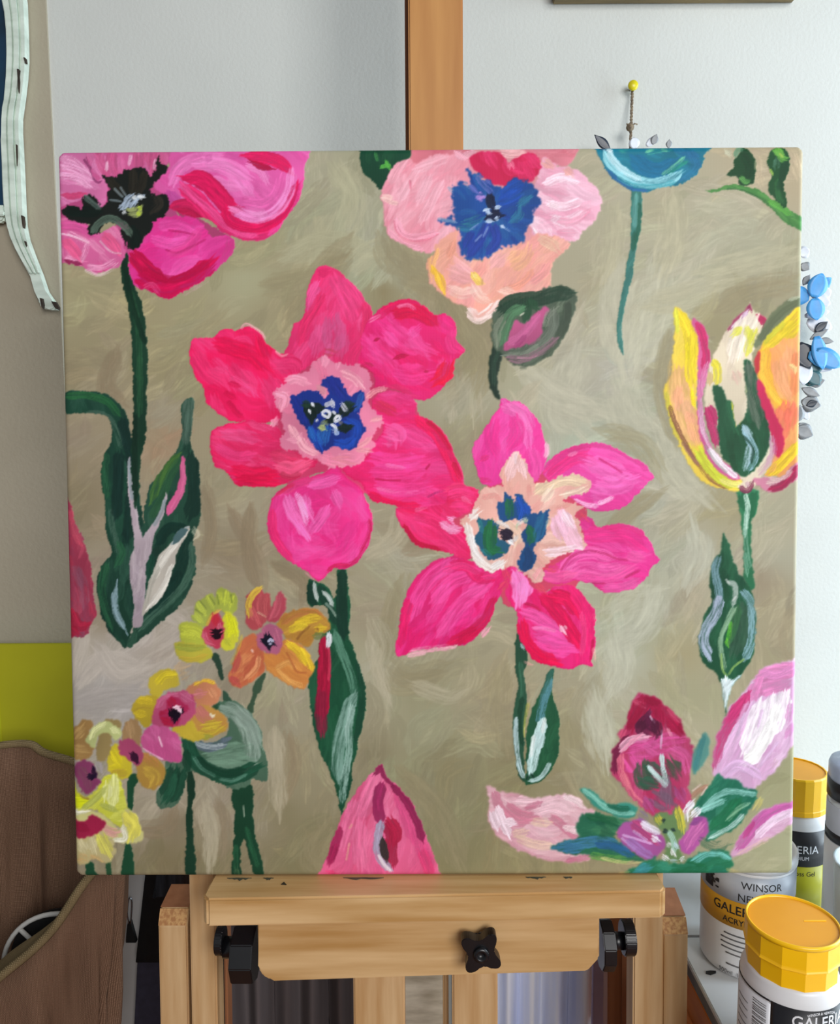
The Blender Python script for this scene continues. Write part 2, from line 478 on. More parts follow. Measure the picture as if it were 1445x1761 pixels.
hatch(36, '1d3c33 2d5443 173029 3c6350', 46, 240, 110, .7)
brs('4c6458', 60, '905 200 890 320 880 480', dry=.5, a=.9, tip=.3)
brs('4f7a35', 50, '840 560 740 670 680 790 640 900', a=.75, dry=.4, tip=1)
brs('2f5a3a', 44, '840 600 770 720 720 850 640 1000', a=.7)
brs('16302a', 90, '930 560 950 700 945 880 900 1000', a=.8)
brs('12302a', 60, '880 1080 760 1080 690 1180', '900 1120 860 1300 800 1450 640 1660', a=.8)
brs('4a6b5b', 40, '920 1180 920 1330 860 1470 760 1580 640 1690 560 1770', a=.7, dry=.5)
brs('1d4a3a', 40, '640 1260 620 1420 560 1600', a=.7)
fill('petal', '850 580 872 600 880 740 860 850 800 950 755 990 750 930 810 830 838 720', 'cc5c8c', 1)
brs('d9709c', 26, '858 620 866 730 840 840 780 950', a=.6)
fill('leaf_vein', '488 580 510 680 530 820 550 980 575 1130 600 1110 680 1000 730 870 748 830 735 960 690 1060 655 1150 640 1240 605 1330 605 1440 590 1640 575 1740 545 1760 510 1745 520 1600 500 1450 495 1290 520 1210 515 1080 490 900 478 740', 'b2a3ac', 1)
hatch(22, 'bdb0b8 a596a2 c4b9bd', 26, 220, 88, .7)
brs('8f9ea4', 22, '490 600 498 740 510 880', '735 880 710 970 660 1060', a=.8)
fill('leaf_vein', '905 1065 870 1070 820 1100 780 1180 700 1260 660 1360 620 1450 600 1560 575 1680 640 1620 720 1540 770 1420 800 1330 830 1230 890 1120', 'c9c3b8', 1)
brs('dedbd2', 40, '880 1090 800 1190 720 1300 650 1420', '790 1340 750 1440 690 1540 620 1630', a=.85, dry=.35)
brs('a9a79c', 30, '690 1340 640 1450 600 1600', a=.6)
fill(None, '890 1075 840 1080 800 1130 785 1190 830 1170 880 1110', '4f6c70', 1)
brs('93a5aa', 8, '900 1068 840 1076 800 1120 778 1190', a=.9, tip=.2)
brs('d9d4bd', 40, '935 1080 955 1120 940 1140', free=True, a=.5)
org(90, 240)
flower('pink anemone with black green heart in the top left corner of the canvas')
fill('flower_heart', '30 420 300 280 380 230 720 190 800 400 870 560 700 650 640 780 480 780 430 560 250 580 30 580', 'c8528c', sub=False)
fill('flower_heart', '860 500 1010 540 1190 650 1240 700 1080 690 980 600', 'b84878', sub=False)
fill('stem', '480 790 525 800 535 900 580 1030 620 1150 650 1350 655 1500 650 1650 646 2000 610 2200 588 2500 560 2520 545 2200 560 1800 555 1500 545 1300 520 1120 490 1020 478 900', '1c3b2c')
brs('2c5a3c', 34, '540 1050 585 1250 600 1450 600 1650', '600 1500 605 1700 600 1900', a=.6, dry=.5)
brs('12281f', 30, '505 840 520 1000 570 1200 640 1400', '570 1900 570 2200 570 2480', a=.6)
fill('petal', '-60 -60 380 -60 300 75 250 140 330 240 385 330 340 480 230 410 40 480 -60 480', 'dc76ae')
hatch(26, 'e58cbf ec9cca d66aa4 f0add2', 34, 150, 12, .8)
brs('f0a9d3', 40, '60 130 160 160 260 260', '60 250 180 270 260 330', '70 180 190 220 290 280', dry=.6)
brs('cf4476', 34, '60 385 140 395 230 375', a=.9, tip=1)
brs('7e2f5f', 12, '220 140 260 200 290 280', '290 280 320 300 340 290', a=.7)
fill('petal', '240 75 330 -60 900 -60 870 75 800 170 720 320 650 230 540 250 360 262 310 290 260 200', 'd4609a')
hatch(26, 'dd72a8 c9507f e58cbf d85c93', 40, 130, 70, .8)
brs('c35485', 60, '420 90 410 170 430 230', '600 80 600 200', '700 100 690 220', a=.7)
brs('f2c0dc', 18, '545 110 530 180', '715 140 700 210', '380 160 375 220', dry=.5, a=.8)
brs('5d2a50', 18, '225 120 245 180 270 210', a=.5)
fill('petal', '820 80 900 -60 1730 -60 1745 180 1725 330 1690 430 1610 540 1530 650 1440 690 1300 690 1180 640 1080 560 900 520 800 470 760 380 700 330 750 250 810 180', 'ea62b0')
hatch(34, 'ee70ba f07fc4 e555a6 f59bd4', 60, 200, 35, .7)
brs('f08acb', 70, '830 300 880 200 1000 130 1150 110', '1000 180 1150 190 1290 270 1370 380', '1060 150 1220 180 1350 260', a=.6)
brs('c7559c', 40, '1090 110 1070 150', '1200 110 1320 130', a=.4)
brs('e01d5c', 70, '1320 110 1450 120 1570 160 1650 230', a=.9, tip=.9)
brs('b3123f', 40, '1360 150 1450 190 1530 205', a=.9, tip=1.2)
brs('a83a8c', 70, '800 380 860 430 900 440', a=.5)
brs('ca2058', 90, '820 490 930 470 1010 540 1090 640', a=.95, dry=.2)
brs('b91a4c', 46, '850 500 960 510 1050 600 1120 670', a=.8)
brs('e52a6e', 80, '900 330 1010 420 1100 520 1210 610 1340 650 1450 650 1560 600', a=.95, dry=.2)
brs('f2559a', 40, '890 310 980 400 1080 480 1180 580 1280 640 1400 660', a=.8, dry=.3)
brs('d81a5a', 100, '910 270 1010 270 1090 320 1160 400 1230 470 1310 480', a=.96, dry=.15, tip=.9)
brs('e2185c', 60, '1190 480 1230 560 1330 600 1450 600 1570 530 1650 430 1690 310', a=.95, dry=.2)
brs('f59ad6', 60, '1240 480 1380 540 1500 520 1590 440 1640 330 1650 220', a=.75, dry=.5)
brs('ef6cb8', 60, '1330 440 1450 450 1540 380 1580 260', a=.7, dry=.4)
brs('b0346b', 14, '1310 410 1360 400', '1350 380 1440 380', a=.35, dry=1)
brs('ee4a9c', 36, '1500 660 1620 560 1690 440 1735 280', a=.8)
fill('petal', '690 560 800 530 900 525 1000 555 1060 620 1090 670 1180 660 1250 690 1250 780 1180 860 1060 960 900 1060 800 1100 740 1080 660 1040 590 1020 540 940 525 820 540 760 620 720 650 650', 'ee3f9e', 2)
hatch(26, 'f050aa ea3492 f35fb4 e6308c', 60, 200, 150, .7)
brs('f45fb6', 60, '740 600 860 590 980 640', '700 690 820 720 940 690', a=.6)
brs('c52872', 12, '800 625 900 640 990 660', '780 760 860 780 960 740 1060 690', a=.8, tip=.8)
brs('e24a94', 60, '1010 640 930 740 820 790', a=.5)
brs('c4134a', 90, '560 790 610 850 680 920 760 960', a=.95, dry=.2)
brs('cf1050', 110, '600 960 700 1000 790 1030 880 1000 990 950 1100 850', a=.95, dry=.3)
brs('b50f42', 40, '640 900 740 950 860 960 980 910 1080 850', a=.7, dry=.4)
brs('e8578f', 30, '640 1020 690 1000 740 1060', a=.6, dry=.5)
brs('b04a78', 60, '1230 690 1230 760 1180 830', a=.35, dry=1)
brs('d9a9b8', 26, '900 1070 1000 1010 1080 960', free=True, a=.4, dry=1)
fill('petal', '-60 560 200 570 330 640 430 600 480 650 500 740 480 850 400 900 290 925 180 870 90 850 -60 860', 'e06aa4', 2.2)
hatch(18, 'ec86b4 e25c98 f29cc6 d85a98', 44, 130, 40, .75)
brs('d8529a', 60, '70 590 190 600 300 660', a=.7)
brs('f0a0c8', 34, '250 880 350 880 440 830', '110 650 200 690 260 720', '100 820 190 840 230 770 245 720', dry=.6, a=.9)
brs('ee5f92', 60, '90 700 150 760 190 820', '360 660 420 720 460 780', a=.8)
brs('f6c3da', 10, '60 650 150 670 255 715', '330 700 400 770 480 790', a=.8)
brs('8d2450', 26, '85 830 140 855 205 860', a=.9, tip=1)
brs('efd7dc', 18, '230 900 320 935 410 900 470 850', free=True, a=.6, dry=.8)
fill('flower_heart', '345 255 420 265 470 240 560 195 640 205 680 260 710 180 730 125 750 125 745 165 800 180 780 230 700 310 690 370 760 370 790 400 800 460 770 520 700 560 690 610 620 700 605 740 540 765 500 700 470 640 530 600 440 560 360 590 300 660 240 620 260 590 170 565 100 540 65 490 110 455 210 470 220 400 290 400 340 470 385 440 385 370 400 340', '1d211f', 3, sub=False)
st['pm'] = st['mask']
brs('2f2b24', 44, '390 280 440 330 500 380', '560 220 560 300 550 370', '640 230 620 320 580 380', a=.7)
brs('12201c', 60, '110 490 220 500 330 500', '560 620 580 690 560 740', a=.7)
brs('3a332c', 50, '720 400 740 450 690 500', a=.6, dry=.8)
brs('54685c', 40, '280 640 320 580 390 545 450 560 510 610 545 660', a=.95, dry=.2, free=True)
brs('5a6e68', 30, '230 400 280 440 330 480', a=.8, free=True)
brs('8ea0a8', 12, '430 340 490 400', '470 330 510 390', '400 420 480 430', a=.6)
brs('a9bbd0', 34, '500 470 520 420 560 390', '570 440 590 400 620 390', '540 470 570 430', '470 480 520 440', a=.9, dry=.4)
brs('dfe6ea', 26, '490 500 505 510', '560 400 580 410', '600 400 630 400', a=.9)
brs('9aa56a', 60, '540 500 580 500 600 470', a=.9, dry=.4)
brs('b9d04a', 26, '600 480 615 470', '590 520 610 505', a=.9)

# ---- red bud cut by the left edge
org(100, 640)
flower('dull red tulip bud cut off by the left edge of the canvas')
fill('petal', '-40 900 80 900 100 980 140 1090 180 1180 220 1300 235 1450 255 1660 220 1760 180 1820 100 1830 -40 1830', 'a43c56', 2.2, sub=False)
hatch(26, 'b04a60 8d3f58 b83a52 7f4a60', 46, 200, 82, .75)
brs('c24c62', 40, '80 960 110 1080 160 1190', a=.8)
brs('8b5568', 60, '120 1350 170 1480 180 1600', a=.5, dry=.8)
brs('a8203c', 60, '90 1660 140 1750 200 1740', '80 1770 130 1800', a=.8)

# ---- large hot pink flower in the middle
org(440, 740)
flower('large hot pink open tulip with blue heart in the middle of the canvas')
org(310, 440)
fill('flower_heart', '700 720 860 640 1000 640 1250 600 1420 800 1600 1000 1640 1180 1400 1400 1300 1640 1000 1480 760 1580 640 1420 640 1150 640 900', 'd23f6c', sub=False)
org(440, 740)
fill('leaf', '370 1030 420 1040 500 1080 540 1160 560 1080 565 965 625 955 630 1060 645 1250 640 1400 690 1540 740 1700 755 1850 745 1990 700 2100 690 2220 660 2330 650 2440 590 2640 560 2500 500 2340 430 2180 390 2010 370 1860 360 1740 390 1620 430 1560 440 1440 500 1300 470 1210 380 1210 350 1120', '1d5038')
hatch(40, '1a4a34 225a3e 163e2e 2c6446', 50, 260, 88, .6)
brs('163229', 60, '390 1060 380 1130 400 1190', '595 980 590 1100 590 1250 600 1420', a=.8)
brs('1b3b30', 50, '440 1080 490 1200 560 1330', a=.8)
brs('5a8a74', 46, '540 1380 580 1500 620 1600 660 1720 680 1840', a=.85, dry=.4, tip=.9)
brs('86aa9e', 70, '690 1800 640 1900 600 2040 570 2180 560 2300 570 2420', a=.85, dry=.35, tip=1)
brs('9cbcb2', 40, '660 1900 640 2050 640 2200 620 2330 600 2450 590 2560', a=.8, dry=.5)
brs('1a3f30', 40, '700 1600 740 1780 720 1960 690 2140', a=.7)
brs('c9d3cf', 22, '398 1045 405 1100 425 1170', '460 1110 500 1150 530 1210', a=.85, tip=.8)
brs('a9bcae', 14, '480 1190 520 1230 550 1280', a=.6)
brs('a8173c', 70, '450 1450 465 1560 470 1700 460 1830 455 1960', a=.97, dry=.1, tip=.3)
brs('8a1f3c', 64, '455 1800 445 1930 460 2080', a=.85, dry=.3)
brs('c83a58', 16, '500 1480 508 1600 500 1720', a=.7)
brs('d9dce2', 30, '500 1400 505 1440 490 1490', a=.95, free=True)
org(310, 440)
st['edge'] = 'd41450'
fill('petal', '985 70 1040 75 1100 110 1180 180 1240 250 1290 320 1320 400 1290 500 1250 600 1260 740 1150 760 1040 740 970 700 870 770 800 790 720 680 750 600 780 480 850 420 870 300 890 200 930 110', 'ec3576')
hatch(34, 'f04486 e62a6c f45c98 e0306c', 60, 180, 110, .7)
brs('c05a8c', 130, '1050 440 1060 560 1040 650', a=.6, dry=.6)
brs('d65a92', 90, '1120 560 1100 680', '960 520 930 660', a=.5)
brs('f05a9c', 60, '940 200 900 290 880 380', a=.8)
brs('f2488a', 80, '1060 150 1120 270 1170 380 1190 450', '1130 180 1200 280 1240 360', a=.7)
brs('e02a64', 50, '980 270 920 380 860 480 820 600', '1270 340 1290 420 1260 560', a=.7)
brs('d92060', 60, '960 120 1020 110', a=.5)
brs('b23a50', 50, '1010 660 1060 670', a=.6, dry=.8)
fill('petal', '80 600 110 570 230 560 310 500 370 520 420 500 480 490 560 540 600 610 680 670 780 690 840 760 790 860 720 900 680 1010 690 1120 600 1150 440 1140 370 1140 260 1080 180 1000 165 920 120 860 75 740', 'f01f62')
hatch(44, 'f42c70 ec1a5a f84a88 e8205e', 66, 200, 40, .7)
brs('f03a78', 90, '110 680 180 800 260 860', '340 760 420 880 500 900', a=.6)
brs('fb5a98', 60, '350 850 440 900 520 960', '230 720 320 800', a=.5, dry=.7)
brs('e8114e', 90, '260 600 380 640 500 680 600 780', '560 560 600 700', a=.7)
brs('d8144e', 30, '340 880 410 900', '330 1000 390 1080 430 1110', '310 940 380 980', a=.7)
brs('e4407c', 120, '690 760 780 760 800 800', '600 860 660 960 660 1060', a=.6, dry=.5)
brs('f5b4bc', 14, '420 505 450 470 500 490 560 530 585 570', free=True, a=.7, tip=.3)
brs('f4a8b4', 12, '660 660 700 690 740 680', free=True, a=.6)
fill('petal', '205 1260 230 1200 300 1170 400 1150 480 1130 600 1160 680 1200 720 1260 740 1320 850 1380 940 1430 850 1490 780 1540 680 1580 620 1590 480 1590 380 1570 310 1480 230 1430', 'ea2c6a')
hatch(34, 'ee3c7a e4225e f45a92 de2860', 60, 200, 20, .7)
brs('e85a94', 70, '300 1230 420 1240 540 1260', a=.6, dry=.5)
brs('f0468a', 60, '260 1320 380 1380 500 1370', a=.6)
brs('e2124a', 90, '380 1480 500 1510 640 1500', '400 1560 520 1560 640 1560', a=.8)
brs('d83a64', 80, '640 1370 760 1400 880 1420', a=.6)
brs('f7618e', 80, '680 1450 780 1470 880 1430', a=.7)
brs('b83050', 30, '690 1500 760 1520 830 1500', a=.6)
org(560, 480)
fill('petal', '250 480 250 400 290 300 350 230 450 170 540 140 630 150 700 200 760 250 820 240 870 270 900 340 905 430 960 480 940 520 890 570 880 660 830 720 770 780 690 830 620 830 540 780 400 740 340 740 330 660 240 600', 'f02478')
hatch(46, 'f4308a ee1c6c f85aa4 e81c66', 70, 200, 45, .7)
brs('f850a2', 120, '330 420 400 500 460 560', '460 360 560 440 660 480', '500 640 600 660 700 640', a=.5, dry=.5)
brs('f75cae', 60, '420 380 490 460', '590 380 640 340', a=.5)
brs('d80f48', 80, '480 240 580 220 700 260 760 310', a=.85, dry=.3)
brs('e01050', 60, '350 260 450 190 560 160 660 190 740 260', a=.6, dry=.4)
brs('f78ab4', 20, '500 190 570 180 620 210', '300 290 380 250', a=.7, dry=.6)
brs('c0144c', 26, '335 430 370 405', '470 550 520 530 565 525', a=.9, tip=.9)
brs('e80f38', 100, '850 580 820 660 760 700', a=.8, dry=.4)
brs('f03c8a', 80, '870 380 880 460 920 490', a=.7)
brs('c41c4c', 16, '680 630 710 640', a=.7)
brs('e03a72', 90, '440 760 540 800 600 810', a=.5)
brs('a03040', 60, '260 590 330 640', free=True, a=.6, dry=.9)
fill('petal', '330 830 430 770 540 790 620 840 630 930 700 960 790 1030 850 1110 880 1190 920 1280 950 1380 960 1420 1040 1440 1050 1480 960 1560 880 1600 780 1570 640 1590 520 1575 400 1540 310 1510 240 1400 170 1360 90 1280 180 1270 290 1220 310 1140 370 1090 400 1000 330 940', 'f02c7c')
hatch(60, 'f43c8e ec2470 f8509e e82068', 70, 240, 8, .65)
brs('cc2c50', 60, '350 860 440 900 480 930', a=.7, dry=.7)
brs('f0185c', 70, '640 960 760 1060 830 1180 880 1290 920 1390', a=.85, dry=.3)
brs('c01038', 30, '700 980 790 1060 860 1170', '880 1260 930 1370', a=.7, dry=.5)
brs('f868ac', 80, '430 1030 500 1060 500 1130', '420 1110 470 1120', a=.6)
brs('f54aa0', 90, '330 1230 480 1260 640 1240', '330 1330 500 1330 680 1310', '360 1420 540 1440 700 1410', a=.6, dry=.4)
brs('f872b0', 22, '360 1440 500 1470 640 1465', '420 1280 540 1300', a=.6, dry=.7)
brs('d41858', 12, '340 1375 430 1385 520 1384', '690 1310 720 1270', a=.9)
brs('e8104e', 50, '300 1480 400 1530 520 1560 640 1560', a=.8, dry=.3)
brs('f23a76', 90, '850 1460 940 1460 1010 1480', a=.8)
brs('f46a98', 40, '930 1480 980 1520 960 1550', a=.7, dry=.6)
brs('8c1f5c', 10, '700 1500 760 1470 830 1450', a=.6, dry=1)
org(440, 740)
fill('petal', '520 260 560 240 620 320 720 400 780 520 800 600 800 700 760 820 700 900 620 950 540 950 480 1000 440 1040 390 1010 360 980 230 900 140 800 90 700 80 590 120 470 200 390 320 330 440 300', 'f0368e')
st['box'] = st['box']
hatch(46, 'f44a9e ec2c82 f65aac e8308a', 70, 200, 't 430 620', .65)
brs('ea2868', 50, '110 560 120 700 170 800 240 890', a=.6)
brs('f87cc4', 70, '220 460 250 560 300 640 350 720', '330 460 340 540 380 620', a=.8, dry=.4)
brs('f9a0d8', 36, '280 440 320 520 350 640', '300 500 350 590', a=.8, dry=.5)
brs('f56ab8', 60, '490 540 440 620 380 700', '380 380 470 360 560 330', '540 430 580 520', a=.7)
brs('e23a78', 60, '190 420 280 360 380 330', a=.6)
brs('c01c4c', 26, '780 620 785 700 720 830', '600 940 690 900 760 800', '500 960 560 930 640 930', a=.7, dry=.6)
brs('c8284c', 26, '150 440 200 400 260 370', a=.7, dry=.5)
brs('d98a9c', 10, '340 980 400 1030', free=True, a=.5)
org(310, 440)
st['edge'] = None
fill('petal_ruff', '970 690 1000 680 1040 710 1100 730 1180 760 1230 750 1290 800 1310 880 1300 960 1330 1060 1390 1110 1370 1190 1330 1220 1350 1290 1310 1340 1270 1380 1180 1440 1080 1450 1030 1470 960 1410 860 1390 790 1340 720 1330 690 1250 710 1190 680 1140 690 1080 650 1010 640 950 700 900 760 830 840 800 900 790 910 730', 'f088ac', 4)
hatch(36, 'f49cba ec789e f6a8c0 e87098', 40, 110, 'r 1020 1060', .8)
brs('f08cac', 80, '1100 1400 1200 1400 1260 1360', '1000 1400 1100 1430', a=.6, dry=.8)
brs('d87c8c', 60, '1060 1410 1180 1420', a=.6, dry=1)
brs('f9b8c4', 46, '820 1260 860 1320 940 1360', '1120 800 1200 840 1250 900', '760 1180 800 1250', a=.7, dry=.5)
brs('f7a0bc', 50, '740 860 800 850 880 880', '680 960 720 980 700 1050', '640 1160 660 1130', free=True, a=.8, dry=.4)
brs('f4a4ae', 30, '1230 1310 1280 1280 1310 1250', '1290 970 1340 930 1420 910', '1320 1130 1380 1120', '1210 1330 1310 1340', free=True, a=.8, dry=.5)
brs('c99a9c', 40, '950 900 1000 950', a=.5)
fill('flower_heart', '970 850 1000 830 1060 820 1110 860 1140 920 1180 960 1250 930 1275 960 1260 1020 1230 1100 1260 1150 1275 1210 1230 1250 1200 1320 1130 1340 1070 1310 1000 1340 960 1345 910 1290 870 1200 820 1150 780 1070 750 970 800 950 850 925 930 930 1000 975 1020 930 980 890', '1c3590', 2.5, sub=False)
brs('22308c', 60, '1010 860 1060 900 1100 960', '1050 840 1110 920 1150 970', '790 980 830 1060 850 1130', a=.7)
brs('1f4cb4', 60, '900 1200 940 1280 960 1320', '1150 1140 1210 1180 1200 1290', '1080 1290 1140 1300 1190 1260', a=.8, dry=.3)
brs('2a6cb8', 40, '960 1200 980 1300', '890 1190 920 1260', '1020 1180 1000 1290', a=.7, dry=.5)
brs('2c56a8', 34, '1250 950 1230 1010 1210 1060', a=.8)
brs('10221f', 60, '870 1030 900 1080 900 1130', '1180 1030 1140 1060 1110 1100', '900 1050 980 1050', '1110 1190 1160 1180', '1000 1130 1080 1100', a=.95, dry=.2)
brs('1d3a2c', 40, '850 1020 900 1020', '1130 1020 1190 1020', a=.8)
brs('c3c4d4', 26, '1000 1030 1050 1010', '1110 1020 1150 1070', '1040 1000 1060 1040', a=.9, dry=.4)
brs('dfe2ec', 16, '975 1080 1000 1065 1030 1080 1020 1110 985 1095 975 1080', '1060 1120 1090 1100 1100 1120 1070 1140 1060 1120', '1040 1160 1070 1180 1070 1220', '905 1015 920 1035', '885 1060 895 1080', '935 1130 950 1135', '1050 1070 1070 1090', a=.95)
brs('a9b878', 34, '970 1200 990 1150 1010 1160', '960 1180 1000 1190', a=.9, dry=.4)
brs('9ab0d8', 24, '1050 1190 1080 1220 1060 1215', a=.9)
brs('7f7a6a', 24, '1100 1140 1110 1160', a=.8)

# ---- green leaf at the top edge
org(600, 240)
flower('small dark green leaf at the top edge beside the pale pink anemone', 'painted_leaf')
fill('leaf', '80 90 120 -40 470 -40 440 100 400 150 330 220 280 260 230 340 160 280 100 220', '184532', sub=False)
hatch(12, '143c2c 1f5238', 40, 120, 100, .6)
brs('3f8a4c', 18, '185 90 200 150', a=.8)
brs('58b04a', 24, '225 190 270 180 290 190', '260 150 280 200', a=.9, dry=.4)

# ---- pale pink anemone with the cornflower blue heart
flower('pale pink and peach anemone with spiky blue heart at the top centre')
st['soft'] = 3
fill('flower_heart', '560 180 760 60 1250 60 1340 200 1320 720 900 820 620 720', 'e8a0a8', sub=False)
fill('petal', '440 100 480 -40 860 -40 850 60 800 110 600 160 460 180', 'd87888', 2)
hatch(8, 'e08c98 cf6a7c', 50, 140, 10, .6)
fill('petal', '1190 60 1230 -40 1590 -40 1560 100 1500 180 1380 160 1300 130', 'd88090', 2)
hatch(8, 'e094a0 cf7080', 50, 140, 10, .6)
fill('petal', '330 170 420 140 460 170 560 120 700 100 780 120 850 160 900 300 850 500 760 600 680 680 580 770 470 765 380 720 290 670 250 600 245 450 220 390 260 290 290 220', 'ee9cae', 2.4)
hatch(50, 'f2aabb ea90a4 f6b8c8 e88aa0', 70, 240, 125, .6)
brs('f6bccc', 50, '460 210 560 170 680 130', '470 220 400 330 350 420', '560 250 520 350 480 440', '640 300 560 450 500 560', a=.6, dry=.5)
brs('dc7c94', 12, '425 280 430 340', '315 560 340 640 420 690 510 695 620 650', '330 590 380 650 480 680', a=.85)
brs('f4a8c0', 36, '330 560 370 640 460 670 600 640', '280 640 380 720 500 750', a=.7, dry=.4)
brs('f7c8c4', 26, '230 400 290 430 340 440', '240 390 300 400', free=True, a=.8)
brs('f0b0c0', 60, '380 150 330 220 290 300', a=.7)
brs('f4b4c8', 40, '800 110 850 90 880 90', '740 90 800 130', free=True, a=.8)
fill('petal', '1290 300 1320 200 1340 120 1440 180 1520 190 1600 240 1680 300 1740 400 1720 500 1640 600 1560 690 1400 680 1300 660 1250 600 1260 450', 'f0b4cc', 2.4)
hatch(34, 'f4c4da eca6c0 f8d4e4 e89cb8', 60, 200, 20, .7)
brs('fbe4f0', 50, '1380 440 1480 460 1600 420', '1400 540 1500 560 1620 500', '1360 300 1460 260 1560 290', a=.7, dry=.5)
brs('e490ac', 40, '1450 560 1560 560 1660 480', '1440 640 1560 640', a=.6, dry=.5)
brs('e8a89c', 60, '1350 150 1400 180', '1500 200 1540 230', a=.7)
brs('f6d8e4', 24, '1280 620 1310 660', '1390 440 1440 460', free=True, a=.9)
fill('petal', '840 130 900 90 980 75 1060 95 1100 170 1150 120 1210 90 1300 110 1325 180 1300 240 1240 290 1080 330 960 290 890 230', 'd82458', 2)
hatch(14, 'e0306a c81c4c e83c76', 50, 120, 50, .7)
brs('ef7c9c', 22, '1100 140 1110 200', '1120 150 1140 190', a=.8, dry=.5)
brs('f0b8bc', 60, '1060 80 1130 90 1190 85', free=True, a=.9, dry=.3)
brs('8a2038', 14, '940 70 970 65', a=.7)
fill('petal', '740 640 700 660 620 720 580 800 540 840 560 960 600 1020 660 1070 740 1130 820 1160 880 1240 960 1210 1060 1130 1160 1090 1300 1060 1390 1000 1400 880 1440 800 1520 720 1480 680 1400 660 1300 640 1200 700 1050 760 900 830 760 800', 'eea898', 3)
hatch(56, 'f2b4a4 ea9c94 f4bcb0 e8a890 f0a4a4', 70, 180, 130, .65)
brs('f2b878', 50, '600 760 570 860 580 950', a=.8, dry=.5)
brs('f5c23e', 50, '600 900 630 970 660 1050', '580 880 600 930', a=.9, dry=.35, tip=.9)
brs('f3b0b8', 90, '700 900 780 930 860 960', '760 830 820 880', '1000 860 1060 800', a=.6)
brs('efb58c', 70, '1130 880 1210 820 1240 740', '1120 820 1180 780', a=.7, dry=.4)
brs('e59a84', 40, '1060 1040 1160 1010 1240 950 1260 900', '690 800 730 700', a=.7, dry=.4)
brs('ec9c9c', 50, '1260 980 1340 920 1380 860', a=.7)
brs('f7d4c8', 60, '700 1030 780 1060 860 1040', '860 1010 900 1080 960 1110', '1060 1040 1140 1060', a=.6, dry=.5)
brs('f7dcd8', 60, '830 1180 890 1230 970 1190 1020 1130', a=.9, dry=.5, free=True)
brs('fbd368', 44, '855 920 890 970 915 990', a=.95, dry=.1)
brs('f9e08c', 22, '860 930 880 950', a=.8)
brs('d8a878', 16, '920 960 920 1000', a=.7)
brs('dcc0a4', 60, '1320 680 1400 720 1440 760', a=.6, dry=.6)
fill('flower_heart', '815 215 850 240 880 240 960 270 1010 320 1080 310 1160 270 1240 280 1290 350 1330 420 1290 460 1250 560 1220 660 1210 720 1110 740 1040 760 980 800 880 840 780 835 790 770 760 720 790 650 740 600 620 555 620 540 720 540 700 450 720 400 690 330 740 320 790 290 830 300', '20509c', 5, sub=False)
hatch(60, '1d4596 2458a6 1a3c8c 2a66a4', 26, 140, 'r 975 490', .7)
brs('2a3f9c', 50, '960 580 900 700 830 800', '1000 590 1020 690 960 780', '850 640 800 740', a=.8)
brs('1f50b4', 70, '1060 380 1140 320 1200 300', '1040 430 1120 400 1180 360', a=.8, dry=.3)
brs('2c7490', 50, '800 580 880 550 920 530', '1130 560 1170 520 1180 480', '1180 440 1240 400', '760 600 850 610', a=.7, dry=.6)
brs('6c70bc', 30, '880 250 930 310 990 370', '910 240 970 300', '840 320 880 360', a=.7, dry=.5)
brs('b48cd8', 46, '890 390 930 390', '900 410 920 400', a=.8, dry=.6)
brs('8fa8d8', 12, '960 600 930 670', '1050 590 1110 630', '840 620 900 580', '870 700 920 650', a=.6, dry=.6)
brs('131d3c', 50, '970 380 980 440 1000 470', '950 540 990 530 1050 520', '1000 480 1030 500', a=.95, dry=.2)
brs('b8cdea', 24, '935 490 970 480', '1010 470 1045 460', '950 560 990 560', '1010 550 1035 540', '1055 595 1065 600', '955 500 975 510', a=.95, dry=.2)
brs('8aa4c0', 20, '620 545 700 560 740 570', '690 330 720 360', '800 290 830 330', free=True, a=.6, dry=.7)

# ---- dark poppy bud under the anemone
flower('dark green poppy bud with dusty pink inside beneath the peach petals')
st['soft'] = 3
fill('stem', '1000 1400 1075 1410 1060 1480 1030 1580 1025 1680 1045 1770 1020 1790 980 1720 962 1620 970 1500', '1c3328')
brs('2e4c3c', 26, '1040 1420 1000 1540 1000 1680', a=.6, dry=.5)
fill('bud', '1010 1180 1090 1120 1180 1090 1290 1080 1340 1030 1400 1010 1500 1020 1570 1050 1560 1150 1530 1250 1470 1380 1400 1470 1310 1530 1220 1570 1120 1540 1060 1480 1010 1420 980 1350 985 1260', '4c5c4c', 2.4, sub=False)
hatch(30, '5a6a58 44523f 6c7c68 3c4c40', 40, 160, 120, .7)
fill('petal', '1150 1240 1200 1260 1260 1220 1340 1150 1380 1170 1330 1280 1340 1330 1290 1390 1180 1430 1080 1460 1070 1400 1110 1310', 'b85484', 2)
brs('c8669a', 50, '1110 1400 1200 1340 1300 1220', a=.6)
brs('98386c', 30, '1150 1420 1220 1350', a=.6)
st['mask'] = None
brs('1a3a2a', 80, '1050 1170 1120 1120 1220 1100 1330 1090 1440 1060 1540 1060', a=.9, dry=.3)
brs('1f4a30', 50, '1220 1120 1230 1180 1210 1240', '1250 1110 1290 1160', a=.85, dry=.3)
brs('4f7e5a', 60, '1190 1160 1120 1200 1080 1290 1050 1400', a=.9, dry=.4)
brs('76806e', 46, '1060 1230 1020 1320 1020 1400', a=.8, dry=.5)
brs('6a7468', 60, '1410 1180 1400 1300 1320 1400 1200 1470 1090 1480', a=.85, dry=.4)
brs('8c9484', 34, '1350 1280 1380 1200 1440 1150', '1300 1420 1200 1480 1100 1480', a=.6, dry=.6)
brs('3c4a3c', 50, '1510 1120 1500 1240 1440 1360', a=.8, dry=.4)
brs('94687c', 40, '1100 1500 1200 1510 1330 1450 1430 1370', a=.7, dry=.5)
